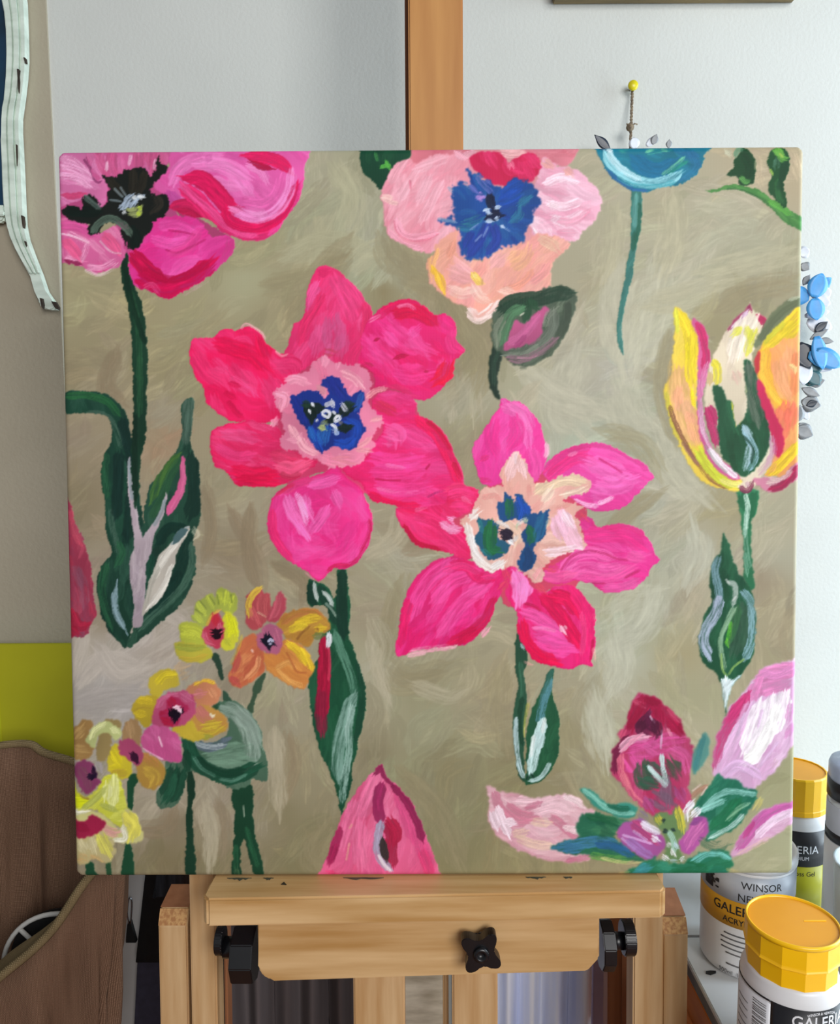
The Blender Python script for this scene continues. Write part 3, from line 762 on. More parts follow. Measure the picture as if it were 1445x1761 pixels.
brs('c08aa0', 12, '1160 1500 1240 1500 1300 1480', a=.7)
brs('d8d8c4', 10, '1180 1210 1210 1190', a=.8)
brs('20342a', 16, '1030 1130 1060 1160', '1180 1570 1230 1570', a=.7, dry=.8)

# ---- teal bowl flower on a thin stem
org(1030, 240)
flower('teal blue cup shaped flower on a thin teal stem at the top right')
fill('stem', '235 340 290 350 300 480 290 620 260 740 240 900 215 1020 180 1140 160 1260 165 1380 175 1480 140 1420 125 1300 135 1170 170 1010 195 860 215 740 225 620 225 470', '3c7c74', 1)
hatch(14, '4a8c84 2f6a62', 18, 160, 96, .6)
brs('1f5c48', 34, '280 440 285 560 260 700', '255 640 235 760', a=.8, dry=.4)
brs('63a09a', 24, '260 380 255 500 250 600', a=.7)
brs('86aaa2', 20, '155 1260 150 1360 165 1470', a=.5, dry=1)
fill('petal', '-20 40 10 -40 790 -40 740 90 700 190 640 270 540 310 400 340 300 360 220 340 120 290 60 220 20 130', '1f7890', 2, sub=False)
hatch(24, '2484a0 1b6a84 2c90a8 1c6494', 50, 160, 20, .6)
brs('1a6a9c', 90, '240 130 340 200 440 210 540 150', a=.6)
brs('2b6f9c', 60, '640 90 670 180 580 270', a=.6, dry=.5)
brs('3a9c94', 30, '330 90 420 70 500 60', '150 80 200 70', a=.7, dry=.6)
brs('7fd0a0', 18, '330 80 380 65', '430 70 480 70', '440 240 520 180 590 120', a=.7, dry=.5)
brs('2a9a80', 20, '480 240 560 180 610 150', a=.7)
brs('92d2de', 60, '40 70 90 160 180 240 290 290 400 300 500 270 570 220', a=.95, dry=.35, tip=.9)
brs('c0e4ee', 34, '70 90 110 150 190 220 290 270', '80 70 95 90', a=.8, dry=.4)
brs('2f62a0', 30, '60 220 150 300 240 340', '250 350 330 350', a=.7, dry=.5)
brs('3c9aa8', 24, '130 260 240 310 400 320 520 290', a=.7, dry=.5)
brs('2a3c5a', 40, '-10 20 20 40 50 60', a=.8, free=True)
brs('dfeaf0', 24, '60 65 90 80', a=.7)

# ---- green sprig in the top right corner
flower('sprig of green leaves in the top right corner of the canvas', 'painted_sprig')
fill('stem', '735 350 800 340 880 310 960 310 1060 330 1150 370 1250 440 1340 500 1500 560 1500 680 1390 620 1280 570 1200 480 1120 410 1040 370 960 345 870 345 800 360', '4f8c4a', 1.6, sub=False)
hatch(16, '5c9c54 427c40 6cac5c', 26, 120, 35, .6)
brs('2c5a34', 20, '880 345 980 350 1080 390 1170 450 1250 530 1340 590', a=.7, dry=.7)
brs('62b048', 34, '1180 420 1260 470 1320 510', a=.7, dry=.4)
fill('leaf', '970 90 1000 50 1040 70 1080 140 1080 230 1050 310 970 300 960 260 880 240 930 190 930 140', '1c4a2c', 2)
brs('153c24', 50, '1000 100 1040 180 1030 260', a=.7)
brs('5a8a6c', 26, '940 110 960 70 1000 60', a=.8, dry=.5, free=True)
brs('c6c8ae', 40, '885 70 905 100', free=True, a=.8)
brs('6cb05c', 30, '980 260 1010 290 1040 280', a=.8, dry=.4)
fill('leaf', '1180 90 1230 50 1290 60 1320 120 1310 190 1280 290 1290 400 1290 470 1230 420 1180 370 1175 300 1200 250 1170 180', '1f5430', 2)
brs('2f6a3c', 30, '1230 280 1240 380 1270 430', a=.7)
brs('16402a', 50, '1290 150 1270 260 1250 350', a=.7)
brs('66a848', 44, '1240 60 1260 120 1290 130', '1220 70 1260 100', a=.9, dry=.4)
brs('4c7a64', 36, '1230 130 1220 200', a=.7, dry=.5)
brs('a8cc5c', 14, '1180 200 1200 240', '1245 90 1270 120', a=.8)
for q in ('1100 130 1110 220', '1350 200 1370 260', '1360 110 1380 190', '1100 240 1120 300'):
    br('c4b496', 46, q, free=True, a=.5, dry=.6)

# ---- yellow parrot tulip cut by the right edge
org(1100, 500)
flower('yellow and orange parrot tulip with crimson edges cut off by the right edge of the canvas')
st['soft'] = 3
fill('stem', '680 1370 815 1370 800 1500 770 1600 770 1800 790 2000 770 2060 730 2000 715 1900 715 1760 700 1600', '2f7450', 1.6)
brs('1f6040', 50, '790 1390 770 1500 750 1620', '700 1400 710 1500', a=.7)
brs('bcdccc', 28, '730 1400 745 1480 735 1580 725 1680', a=.9, dry=.4)
brs('78a890', 24, '725 1640 735 1760 760 1900', '720 1800 740 1950', a=.7, dry=.5)
fill('leaf', '570 1650 590 1690 620 1760 640 1840 690 1950 760 2040 790 2160 800 2290 790 2440 770 2530 700 2640 620 2750 590 2920 575 2800 540 2660 430 2540 410 2400 440 2240 500 2140 480 2000 500 1880 560 1780', '24583e', 1.8)
hatch(40, '1f5038 2c6446 1a4432 30684a', 50, 260, 95, .65)
brs('2f8a3c', 46, '680 2180 650 2300 610 2400', '640 2330 610 2420', a=.7, dry=.5)
brs('6cc43c', 26, '600 2400 610 2440', '630 2280 610 2400', a=.8, dry=.4)
brs('3f5a4a', 100, '700 2180 690 2350 650 2480', a=.6)
brs('7a9aa8', 46, '540 1830 520 1920 540 2030 550 2130', a=.85, dry=.5)
brs('a9b4cc', 60, '550 2110 520 2220 460 2320 440 2420 480 2510', a=.9, dry=.5)
brs('8cb090', 30, '650 2180 600 2280 560 2380 560 2480 580 2600', a=.85, dry=.4)
brs('a9b8b0', 30, '610 2000 650 2020 660 2080 640 2160', a=.85, dry=.3)
brs('c9d2cc', 12, '590 1980 620 2010', '660 2100 640 2130', a=.8)
brs('84aab4', 50, '710 2070 760 2140 780 2260 770 2400 740 2490 720 2530', a=.9, dry=.6)
brs('98c068', 12, '720 2530 650 2580 610 2640', '560 2490 570 2600 600 2650', a=.8)
brs('dcecf0', 60, '590 2680 600 2760 595 2860', '640 2690 600 2740', a=.97, dry=.2, tip=.3)
brs('cadfe6', 34, '700 2650 640 2700', a=.9, dry=.4)
fill('petal', '235 130 260 110 290 140 340 180 400 290 410 420 400 560 390 720 400 840 420 950 440 1060 520 1160 680 1290 720 1330 690 1370 560 1350 440 1310 330 1170 270 1040 210 900 180 760 165 680 215 560 230 400 245 250', 'e6c84c', 2)
hatch(30, 'e8d048 e0bc58 ecd85c', 50, 240, 88, .6)
brs('e8b088', 130, '280 540 290 700 330 830', '300 780 320 900 380 1030', a=.75, dry=.3)
brs('f0a884', 60, '340 850 370 950 400 1040', '270 680 260 780', a=.7, dry=.4)
brs('ecd42c', 60, '280 160 330 260 350 400 350 540 360 640', '370 300 380 450', a=.9, dry=.3)
brs('f0dc20', 24, '360 680 370 750 380 790', '330 360 340 470', a=.9)
brs('dce048', 30, '245 130 255 200 260 280', a=.8)
brs('c8a868', 30, '220 480 210 600 200 720', a=.6, dry=.8, free=True)
brs('c8c048', 36, '180 700 190 820 220 920 260 1020', a=.8, dry=.5)
brs('7c4e38', 26, '210 790 240 890 290 1000 350 1110 420 1210 500 1300 600 1350', a=.8, dry=.6, free=True)
brs('8c5a68', 26, '300 1040 350 1120 400 1190', a=.6, dry=.6)
brs('c8d43c', 70, '410 1100 480 1200 560 1280 660 1330', a=.9, dry=.3)
brs('e8dc8c', 30, '560 1300 640 1330 700 1330', a=.7)
fill('petal', '360 190 400 200 450 260 480 380 485 500 460 600 430 720 440 850 460 980 540 1130 640 1220 700 1270 680 1300 600 1280 500 1190 440 1080 410 950 400 800 400 620 410 450 400 320', 'c85a90', 1.6)
brs('c22c66', 44, '400 230 440 320 460 430 450 540', a=.95, dry=.3)
brs('d88cb4', 34, '410 620 420 760 420 880', '470 500 440 600 440 700', a=.7, dry=.5)
brs('d8b0c8', 34, '430 740 430 860 450 980 500 1080', a=.9, dry=.4)
brs('f2eaf2', 36, '480 1090 540 1170 610 1230 670 1280', '500 1100 560 1180', a=.95, dry=.3)
brs('a8a0a0', 16, '450 1060 520 1170 600 1250', a=.7)
fill('petal', '600 270 650 200 700 150 750 110 760 75 780 130 830 150 880 190 860 260 830 330 790 400 770 500 800 620 840 760 900 900 930 1040 920 1160 850 1270 740 1380 680 1350 700 1290 560 1130 500 980 460 860 450 740 460 580 500 460 540 380', 'd8ccb4', 2)
hatch(20, 'e4dac4 d8c8b4 ece4d0', 50, 160, 100, .6)
brs('8c2c54', 30, '610 260 660 200 720 150 760 100', '760 90 770 130', a=.85, dry=.3)
brs('dcc4dc', 30, '640 260 700 200 740 140', a=.9, dry=.3)
brs('b02454', 60, '830 170 860 200 850 240', a=.95, dry=.2)
brs('efe4d4', 90, '720 200 680 320 640 460', '780 180 740 280 700 420', a=.8, dry=.3)
brs('d8d84c', 50, '740 260 760 330 740 430', '800 270 760 350', '690 260 650 300', a=.85, dry=.5)
brs('e8dc40', 46, '530 490 540 580 530 640', '510 480 530 520', a=.95, dry=.3)
brs('d0b070', 40, '480 560 480 640', a=.7)
brs('d8b0a4', 60, '660 560 680 620', a=.6, dry=.5)
fill('leaf', '500 670 540 650 580 690 600 740 640 770 650 860 670 930 730 860 740 760 730 640 720 500 760 480 800 560 830 700 880 860 890 960 880 1080 830 1180 780 1240 720 1280 640 1220 570 1130 540 1000 540 860', '1d5236', 2)
hatch(24, '1a4a30 245c3e 164028', 50, 180, 80, .6)
brs('5c6a5c', 80, '750 520 760 640 790 780 820 900', a=.85, dry=.5)
brs('2c6c48', 40, '610 760 640 880 680 980', a=.7)
brs('d0cc40', 50, '690 690 690 790 680 900', '660 720 680 880', a=.95, dry=.3)
brs('c8d09c', 20, '720 640 730 700', a=.7)
brs('b02860', 46, '470 820 500 930 530 1050', '490 800 520 900', free=True, a=.9, dry=.3)
brs('9ac0d0', 40, '715 930 750 1010 790 1090 790 1150 750 1230', a=.9, dry=.5)
brs('b4d0dc', 34, '760 1060 740 1150 720 1230', '720 930 770 1000', a=.85, dry=.5)
brs('0f3424', 14, '720 1000 780 1080 770 1180', a=.7)
fill('petal', '830 400 880 300 980 200 1060 130 1200 60 1220 200 1220 1100 1060 1240 920 1280 860 1270 900 1210 930 1100 950 1050 930 900 870 740 830 620 810 500', 'eaa060', 2)
hatch(30, 'eca868 e8985c f0b070', 60, 240, 84, .6)
brs('e4cc2c', 90, '860 360 960 280 1050 190 1110 120', '1000 300 1080 220', a=.9, dry=.3)
brs('c8c83c', 40, '850 350 920 280 990 220', a=.8, dry=.4)
brs('f0b838', 80, '860 400 850 520 890 640 950 740 1000 800', a=.85, dry=.4)
brs('f4c848', 30, '850 420 840 540 870 660', '900 680 960 760', a=.8)
brs('f2a880', 80, '960 480 980 640 1030 740', '1040 400 1050 560', a=.6, dry=.4)
brs('e8705c', 90, '1000 790 980 900 980 1020', '1060 800 1040 920', a=.75, dry=.4)
brs('ec8458', 60, '1090 420 1080 600 1070 700', a=.6)
brs('e8c830', 60, '1090 1060 1020 1140 940 1220 880 1270', a=.95, dry=.3)
brs('f0d090', 26, '1040 510 1070 530 1070 560', a=.9)
brs('f0b45c', 40, '930 1180 900 1240', a=.8)
fill('petal', '820 410 835 430 820 560 800 570 790 480', 'b8343c', 1)
fill('petal', '810 610 850 640 890 740 950 880 985 960 990 1090 940 1140 900 960 870 860 830 750', 'c82858', 1.6)
fill('petal', '780 1290 860 1280 960 1280 1040 1210 1220 1100 1220 1250 1060 1310 980 1370 900 1380 830 1350', 'c07c94', 2)
brs('a82450', 50, '900 1365 980 1340 1050 1270 1110 1200', a=.95, dry=.2)
brs('dcc0bc', 34, '900 1290 980 1280 1040 1240', '880 1320 950 1310', a=.8, dry=.4)
brs('c490b0', 36, '910 1000 920 1100 880 1190 820 1260', free=True, a=.75, dry=.6)
brs('7c2c4c', 30, '690 1350 740 1370 780 1310', free=True, a=.85, dry=.4)
brs('d8b0c0', 20, '740 1310 740 1350', free=True, a=.7)
fill('leaf', '800 390 790 360 830 280 900 170 970 100 1060 50 1110 40 1200 20 1200 90 1100 110 1040 150 960 230 880 310 840 360', '6a7458', 1.6)
brs('5c664c', 40, '830 340 900 230 980 140 1080 80', a=.7, dry=.4)
brs('a4ac94', 20, '1030 60 1090 40', a=.7, free=True)

# ---- right hand pink flower
org(670, 680)
flower('bright pink star shaped flower with blue and cream heart right of the middle')
fill('flower_heart', '600 700 760 560 1000 540 1150 540 1350 760 1350 1000 1290 1300 1060 1350 900 1440 790 1430 700 1200 520 1080 420 900', 'da4a6c', sub=False)
org(830, 1080)
fill('stem', '235 30 290 90 305 200 290 300 295 440 300 560 285 760 290 980 300 1060 250 1020 225 900 205 680 220 540 240 420 230 300 225 180', '2c5440', 1.4)
brs('3c6c54', 24, '260 240 270 400 260 560', a=.7, dry=.4)
brs('1a3c2c', 24, '270 480 250 640 270 800', a=.7)
brs('b4ccd0', 26, '230 620 225 720 235 860 260 980 290 1030', a=.9, dry=.4)
brs('a8c0c4', 22, '270 110 285 140', a=.8)
fill('leaf', '480 275 488 300 480 440 520 580 524 700 520 850 480 960 400 1050 320 1075 290 1060 300 960 300 720 320 620 360 520 400 440 440 320', '24563c', 1.4)
hatch(14, '1f4e34 2c6444', 40, 180, 100, .6)
brs('5c90a0', 46, '470 360 430 460 400 580 390 660', a=.85, dry=.5)
brs('3c6c64', 40, '470 290 430 380 400 450', a=.7)
brs('c4e2e2', 56, '415 640 380 760 350 880 330 990', '400 720 370 830', a=.95, dry=.25, tip=.5)
brs('e8f4f2', 22, '425 620 410 720', '350 740 330 880', a=.8)
brs('b8d4d4', 26, '460 930 420 1000 370 1040 320 1050', a=.9, dry=.3)
brs('b0ac54', 24, '310 520 295 640 290 740', free=True, a=.6, dry=.6)
brs('16342a', 14, '330 1000 350 1030', '300 1040 320 1010', a=.8)
org(670, 680)
st['edge'] = 'd8206c'
fill('petal', '770 20 830 40 900 50 980 110 1040 200 1060 290 1090 380 1080 430 1050 530 1000 590 900 620 800 600 700 620 630 590 590 480 580 350 630 260 700 160 760 80', 'f040a0')
hatch(40, 'f44aaa ec349a f65cb4 e83494', 60, 220, 100, .6)
brs('f87cc4', 60, '780 80 880 120 940 230 960 350', '830 60 930 120 980 240', a=.7, dry=.4)
brs('ec2c8c', 80, '720 180 700 300 740 400', '860 160 880 260 830 350', a=.6, dry=.4)
brs('d82c74', 30, '630 440 680 420', '620 580 700 590', a=.7, dry=.7)
brs('f7b8d4', 24, '1080 330 1085 390 1070 420', a=.8, free=True)
brs('f25cae', 60, '980 380 1010 470 1010 560', a=.6)
brs('e868b4', 30, '770 20 800 50', a=.7)
fill('petal', '1060 530 1100 450 1200 380 1340 330 1500 340 1620 400 1760 480 1820 560 1800 580 1700 680 1620 760 1500 790 1400 790 1330 760 1250 700 1150 620', 'f048a8')
hatch(40, 'f458b4 ec3c9c f76cc0 e83c98', 60, 220, 20, .6)
brs('e82c80', 60, '1080 530 1160 440 1260 380 1380 350', '1100 560 1200 480 1300 430 1420 460', a=.7, dry=.4)
brs('d03080', 34, '1230 380 1360 335 1500 345 1640 410 1780 510', a=.6, dry=.5)
brs('f878c8', 100, '1380 460 1500 500 1620 540', '1450 600 1560 620 1680 580', '1400 680 1500 700', a=.6, dry=.4)
brs('d02474', 12, '1440 430 1540 490 1600 530', a=.7)
brs('fbc4e6', 26, '1270 720 1350 750 1430 760', '1440 740 1540 700', a=.8, dry=.5)
brs('f796c4', 20, '1230 410 1290 390', a=.6)
fill('petal', '1340 980 1300 860 1380 840 1420 900 1500 890 1600 880 1700 900 1790 1000 1820 1080 1860 1130 1800 1180 1770 1260 1700 1310 1600 1345 1480 1350 1400 1300 1290 1270 1180 1290 1080 1290 1050 1220 1150 1150 1250 1090', 'ee3c9a')
hatch(44, 'f24ca6 e83090 f560b2 e43088', 60, 240, 15, .6)
brs('e82c84', 90, '1360 960 1480 950 1620 960 1740 1040', a=.6, dry=.4)
brs('d82c78', 40, '1400 880 1520 900 1640 890 1760 960', a=.6, dry=.5)
brs('f670b8', 70, '1190 1200 1280 1100 1400 1080 1540 1120', '1220 1230 1340 1180 1480 1200 1600 1180', a=.7, dry=.4)
brs('f060a8', 60, '1300 1240 1440 1260 1560 1240 1680 1180', '1640 1100 1740 1120', a=.6)
brs('b82460', 14, '1180 1200 1250 1110 1360 1070 1460 1080 1560 1120 1640 1130', '1620 1250 1720 1200', '1390 1290 1480 1290', a=.7, dry=.6)
brs('e868ac', 60, '1480 1330 1620 1320 1720 1270', a=.6)
brs('e85a94', 60, '1060 1250 1160 1250 1260 1230', a=.6)
fill('petal', '830 1200 900 1180 960 1290 1050 1350 1150 1310 1250 1300 1300 1340 1380 1440 1415 1510 1410 1640 1420 1700 1390 1820 1400 1860 1310 1850 1230 1880 1120 1860 1000 1820 930 1730 880 1640 880 1510 850 1450 800 1370', 'f02c80')
hatch(44, 'f23c8c ea2472 f650a0 e61c68', 60, 220, 75, .65)
brs('f88cd0', 90, '860 1230 900 1320 890 1430', '940 1280 920 1380', a=.85, dry=.3)
brs('f05aa8', 70, '920 1490 1030 1530 1130 1600 1190 1640', a=.85, dry=.3)
brs('f254a8', 110, '1010 1620 1120 1650 1220 1700', '1030 1700 1150 1730 1250 1740', a=.75, dry=.3)
brs('f87ab8', 20, '990 1600 1050 1600 1140 1620', a=.8)
brs('e01454', 80, '1060 1380 1140 1470 1220 1580 1290 1700', '1120 1370 1220 1400 1300 1500', a=.9, dry=.2)
brs('ea2470', 80, '1270 1340 1330 1440 1370 1560 1370 1700', a=.8, dry=.3)
brs('e81048', 80, '900 1560 930 1690 1020 1790 1140 1830', a=.8, dry=.3)
brs('f04888', 30, '1320 1500 1340 1640 1320 1780', a=.6)
brs('b81848', 16, '1400 1680 1390 1760 1380 1820', '930 1430 1000 1450 1040 1480', a=.8, dry=.6)
brs('f9b0c8', 40, '1185 1590 1205 1620', a=.95, tip=.3)
brs('f0a8a4', 20, '1400 1500 1420 1560', '1400 1740 1410 1820', '930 1830 980 1850', free=True, a=.5, dry=.8)
fill('petal', '560 1130 500 1100 400 1110 300 1140 200 1230 130 1330 90 1440 70 1560 50 1680 40 1760 60 1800 110 1780 150 1760 280 1740 430 1720 520 1710 620 1640 700 1520 730 1430 790 1330 840 1220 790 1170', 'f02c80')
hatch(46, 'f4409a ea2074 f65aa8 e41c68', 60, 260, 125, .65)
brs('f856a8', 80, '440 1150 300 1240 200 1380 150 1520', '560 1230 420 1290 300 1420', a=.6, dry=.4)
brs('f658a8', 80, '640 1330 500 1430 400 1560 340 1650', '680 1290 540 1370', a=.6, dry=.4)
brs('e21c60', 60, '420 1160 540 1180 600 1250 700 1260', '130 1420 90 1580 70 1720', a=.7)
brs('d0144c', 60, '730 1400 660 1540 540 1640 420 1700', '600 1610 480 1690', a=.8, dry=.3)
brs('f0448c', 40, '380 1200 500 1170 620 1220', '650 1250 740 1230', a=.6)
brs('f8a4c0', 34, '150 1760 280 1745 420 1730', '640 1650 680 1600', free=True, a=.75, dry=.5)
brs('f4b8c4', 24, '130 1790 250 1770', '430 1740 460 1720', free=True, a=.7)
fill('petal', '40 780 180 770 300 760 380 740 420 640 560 630 610 670 600 740 540 800 440 860 520 930 560 1080 560 1130 460 1110 390 1080 280 1060 200 1040 130 960 80 880', 'f02468')
hatch(34, 'f4347c ea1c5c f64a8a e61c58', 60, 200, 40, .65)
brs('f6387e', 80, '180 830 300 870 420 960 520 1050', a=.7, dry=.4)
brs('f83c84', 70, '400 680 480 660 560 680', '440 760 520 760', a=.7, dry=.4)
brs('f774a4', 26, '500 700 560 740', '180 790 260 760', a=.6, dry=.7)
brs('b81038', 30, '100 900 170 1000 260 1040 340 1060', a=.8, dry=.4)
brs('f89cc8', 46, '360 880 420 910 500 900', '420 850 480 870', '400 920 480 930', a=.9, dry=.5)
st['edge'] = None
fill('petal_ruff', '590 720 630 650 700 620 780 620 760 540 800 460 850 390 890 400 940 460 970 540 1010 600 1060 590 1150 560 1260 540 1340 560 1390 610 1360 670 1260 690 1200 720 1330 760 1290 820 1310 900 1340 990 1345 1050 1260 1070 1180 1100 1100 1130 1060 1180 1060 1240 1000 1290 950 1260 900 1230 840 1180 770 1190 700 1210 620 1170 570 1120 550 1030 520 930 480 870 560 800', 'ecb4a8', 3)
hatch(44, 'f0c0b4 e8a49c f4ccc0 eab0a0', 50, 140, 'r 850 900', .7)
brs('f2c8cc', 60, '870 410 840 490 820 570', '910 460 930 540', a=.85, dry=.4)
brs('f9dce4', 16, '870 400 865 470', '1180 810 1170 900', a=.8)
brs('e8d0b0', 80, '1020 660 1100 600 1220 570 1330 590', a=.9, dry=.3)
brs('f4dcc8', 50, '1200 690 1290 670 1350 640', '1060 720 1120 640', a=.8, dry=.3)
brs('f4c0d8', 90, '1190 810 1220 900 1270 1000 1310 1040', '1150 850 1190 980', a=.9, dry=.3)
brs('f8dce8', 50, '1080 1080 1190 1070 1300 1050', '1200 810 1260 900', a=.8, dry=.5)
brs('ece4e0', 60, '530 900 550 1000 590 1100 660 1170 720 1200 780 1150', '560 830 600 800', a=.9, dry=.4)
brs('f6f2f2', 34, '560 960 580 1060 640 1140', '700 1190 780 1140', a=.8, dry=.4)
brs('d88c88', 30, '640 700 720 690 760 720', '1150 770 1250 740', '960 620 960 690', a=.6, dry=.8)
brs('e8c8b0', 60, '760 870 820 900 880 960 860 1020', '1060 900 1080 820', a=.8)
brs('f09ca8', 40, '1000 1260 1040 1190', '880 1180 930 1240', a=.6, dry=.6)
brs('d84860', 50, '1080 1180 1160 1190', '790 1210 820 1290', '1020 1310 1060 1350', '1320 830 1350 860', '770 1330 810 1290', free=True, a=.7, dry=.9)
fill('flower_heart', '735 740 780 720 790 655 830 690 860 740 860 680 900 690 970 760 980 810 1050 800 1105 790 1080 880 1060 980 1000 1010 990 1060 1010 1120 970 1200 920 1210 890 1170 900 1080 930 1030 910 960 940 900 880 850 800 860 750 830', '1f4f86', 2.5, sub=False)
fill('flower_heart', '605 830 660 850 720 860 750 910 760 990 820 1020 800 1090 740 1120 680 1130 640 1080 600 1010 590 960 620 920', '265c78', 2.5, sub=False)
st['mask'] = None
brs('1f6a40', 46, '820 720 830 790 820 840', '960 910 980 970 960 1010', a=.85, dry=.4)
brs('1d50b4', 50, '890 710 910 780 900 830', '930 760 950 800', a=.85, dry=.3)
brs('2a6c92', 60, '1060 830 1030 920 1010 980', a=.6, dry=.5)
st['mask'] = None
brs('226a3c', 76, '700 890 690 970 700 1050 740 1060', a=.9, dry=.3)
brs('2f8a8c', 24, '620 860 640 940', '640 1060 700 1110', a=.6, dry=.6)
brs('1d3a64', 44, '950 1060 960 1130 930 1190', a=.7, dry=.4)
brs('241c30', 70, '780 950 810 960 830 980', a=.97, dry=0, tip=.3)
brs('dcd8d8', 22, '740 870 790 890 820 910', '880 890 910 860 950 850', '860 1000 880 960', a=.8, dry=.5)
brs('eef0f6', 34, '825 1000 845 1015', a=.97, dry=0)
brs('b8c8a4', 26, '930 850 940 880', '890 880 880 920', a=.8, dry=.6)

# ---- pink bud at the bottom edge
org(500, 1080)
flower('pink pointed tulip bud with crimson streaks at the bottom edge of the canvas')
fill('petal', '620 935 640 980 680 1050 760 1110 830 1200 880 1310 920 1400 980 1560 1020 1680 1040 1800 220 1800 260 1560 300 1420 340 1310 400 1190 480 1090 560 1000', 'e0618f', 1.8, sub=False)
hatch(46, 'e66c9a d8547f ec7ca6 e25c90', 60, 260, 100, .65)
brs('ea78a4', 80, '600 1000 540 1130 480 1300', '440 1200 400 1350 360 1500', '480 1350 470 1500 480 1650', a=.7, dry=.4)
brs('d84c84', 70, '740 1150 800 1300 840 1450', '860 1380 900 1520 960 1660', a=.7, dry=.4)
brs('e23c74', 60, '900 1530 940 1640 960 1700', '260 1690 300 1700', a=.6)
brs('8c2450', 44, '575 1010 620 950 650 1010 700 1080', '690 1080 770 1150 820 1240 870 1340 905 1470', a=.92, dry=.2, tip=.9)
brs('9a2a5c', 60, '625 1080 600 1170 600 1260 620 1340', a=.95, dry=.2)
brs('a02454', 46, '330 1380 310 1470 260 1620', '300 1500 270 1600', a=.85, dry=.3)
brs('b02448', 66, '640 1340 690 1420 690 1520 700 1640', '680 1320 720 1400 710 1480', a=.95, dry=.2)
brs('a2a4bc', 46, '620 1340 600 1430 590 1520 620 1600 680 1660', a=.9, dry=.4)
brs('e8dce6', 16, '600 1560 640 1630 685 1670', a=.9)
brs('3c3434', 44, '630 1440 635 1520 660 1600', a=.97, dry=.1, tip=.9)
brs('e8a498', 12, '400 1480 380 1600', '420 1350 400 1380', a=.7)

# ---- lily at the bottom right
org(1030, 1080)
flower('pink and crimson lily with teal leaves in the bottom right corner of the canvas')
st['soft'] = 6
fill('petal', '-625 1080 -590 1090 -560 1140 -480 1170 -340 1150 -220 1140 -140 1180 -90 1240 -20 1260 60 1350 20 1480 -60 1580 -160 1610 -280 1610 -430 1570 -560 1520 -680 1450 -740 1370 -770 1270 -750 1180 -780 1100'.replace('-625 1080 -590 1090', '-740 1090 -700 1120'), 'dca8b4', 2.4)
hatch(50, 'e4b8c4 d498a8 ecc8d0 d8a0b4', 60, 240, 8, .65)
brs('c87890', 50, '-720 1130 -680 1240 -580 1330 -500 1330', '-630 1220 -540 1280 -420 1300', '-330 1300 -220 1380 -150 1440', a=.8, dry=.4)
brs('f0d8e4', 50, '-700 1240 -660 1340 -620 1420', '-740 1270 -700 1380', '-640 1330 -580 1340', a=.95, dry=.2)
brs('efc8d4', 60, '-560 1190 -400 1180 -260 1160 -160 1210', '-440 1260 -320 1230 -220 1260', a=.7, dry=.4)
brs('e6c8b0', 50, '-560 1440 -440 1490 -320 1500', '-460 1330 -340 1340', '-590 1420 -500 1400', a=.7, dry=.5)
brs('c48a9c', 40, '-620 1480 -480 1560 -320 1600 -180 1590', a=.6, dry=.6)
brs('b4607c', 34, '-220 1600 -120 1580 -20 1560', '-500 1240 -400 1200', a=.6, dry=.5)
brs('f2dce0', 40, '-240 1150 -160 1180 -100 1230', '-240 1370 -160 1390 -100 1420', a=.8, dry=.4)
fill('leaf', '-140 1300 -60 1270 60 1290 160 1310 230 1340 120 1400 100 1450 200 1500 300 1580 260 1600 120 1590 0 1570 -160 1550 -260 1530 -330 1500 -240 1460 -130 1440 -160 1390', '2c6a50', 3)
hatch(30, '24604a 3a7c5c 1f5440 4c8a60', 46, 150, 12, .7)
brs('3f78a0', 60, '-320 1510 -200 1490 -80 1470 60 1470 180 1510', '-240 1520 -120 1510', a=.85, dry=.5)
brs('2a5c8c', 46, '-20 1480 100 1500 220 1560', a=.8, dry=.4)
brs('5c9a48', 40, '-60 1560 60 1580 200 1590', a=.7, dry=.6, free=True)
brs('d0cc8c', 22, '20 1580 160 1610 300 1600', free=True, a=.6, dry=.8)
brs('1d5a3c', 50, '-80 1290 20 1300 120 1340', a=.8, dry=.5)
fill('leaf', '-135 1105 -90 1100 -20 1130 40 1200 100 1210 160 1190 230 1210 270 1240 240 1300 150 1310 60 1270 -20 1230 -70 1180 -100 1140', '3a8c7c', 2)
brs('84c4b4', 26, '-110 1110 -40 1160 40 1230 140 1270 240 1270', a=.85, dry=.4)
brs('1c5c44', 30, '60 1210 140 1240 210 1240', a=.8, dry=.4)
fill('petal', '270 450 320 455 400 480 450 530 520 580 560 650 600 740 640 790 650 860 630 980 610 1100 640 1200 560 1300 460 1330 340 1270 260 1190 190 1120 100 1020 80 940 90 850 150 770 130 720 190 640 210 560 240 490', 'b83c68', 2.6)
hatch(40, 'c04c78 ac3058 cc5c88 a42c54', 60, 200, 80, .65)
brs('9c1c40', 90, '310 490 270 570 220 680', '380 500 460 600 540 700', a=.85, dry=.3)
brs('a01c44', 70, '400 560 420 680', '480 620 560 720', '340 500 420 520', a=.8, dry=.3)
brs('d05878', 30, '240 500 310 540', '480 560 550 640', '140 760 180 680', a=.6, dry=.7)
brs('5c2040', 100, '330 600 300 690 360 720', '340 620 400 720', a=.9, dry=.3, tip=.9)
brs('641c3c', 46, '200 750 130 830 95 900 110 990', a=.85, dry=.3)
brs('e0a4bc', 46, '150 830 220 770 330 750', a=.95, dry=.25, tip=.4)
brs('d8549c', 110, '230 850 340 830 460 790 560 780', '220 920 260 980', a=.8, dry=.5)
brs('cc5c98', 80, '520 840 580 880 600 960', '330 800 420 850', a=.7, dry=.6)
brs('e07c8c', 40, '150 880 150 980 200 1090', '160 1000 220 1140 300 1220', a=.7, dry=.7)
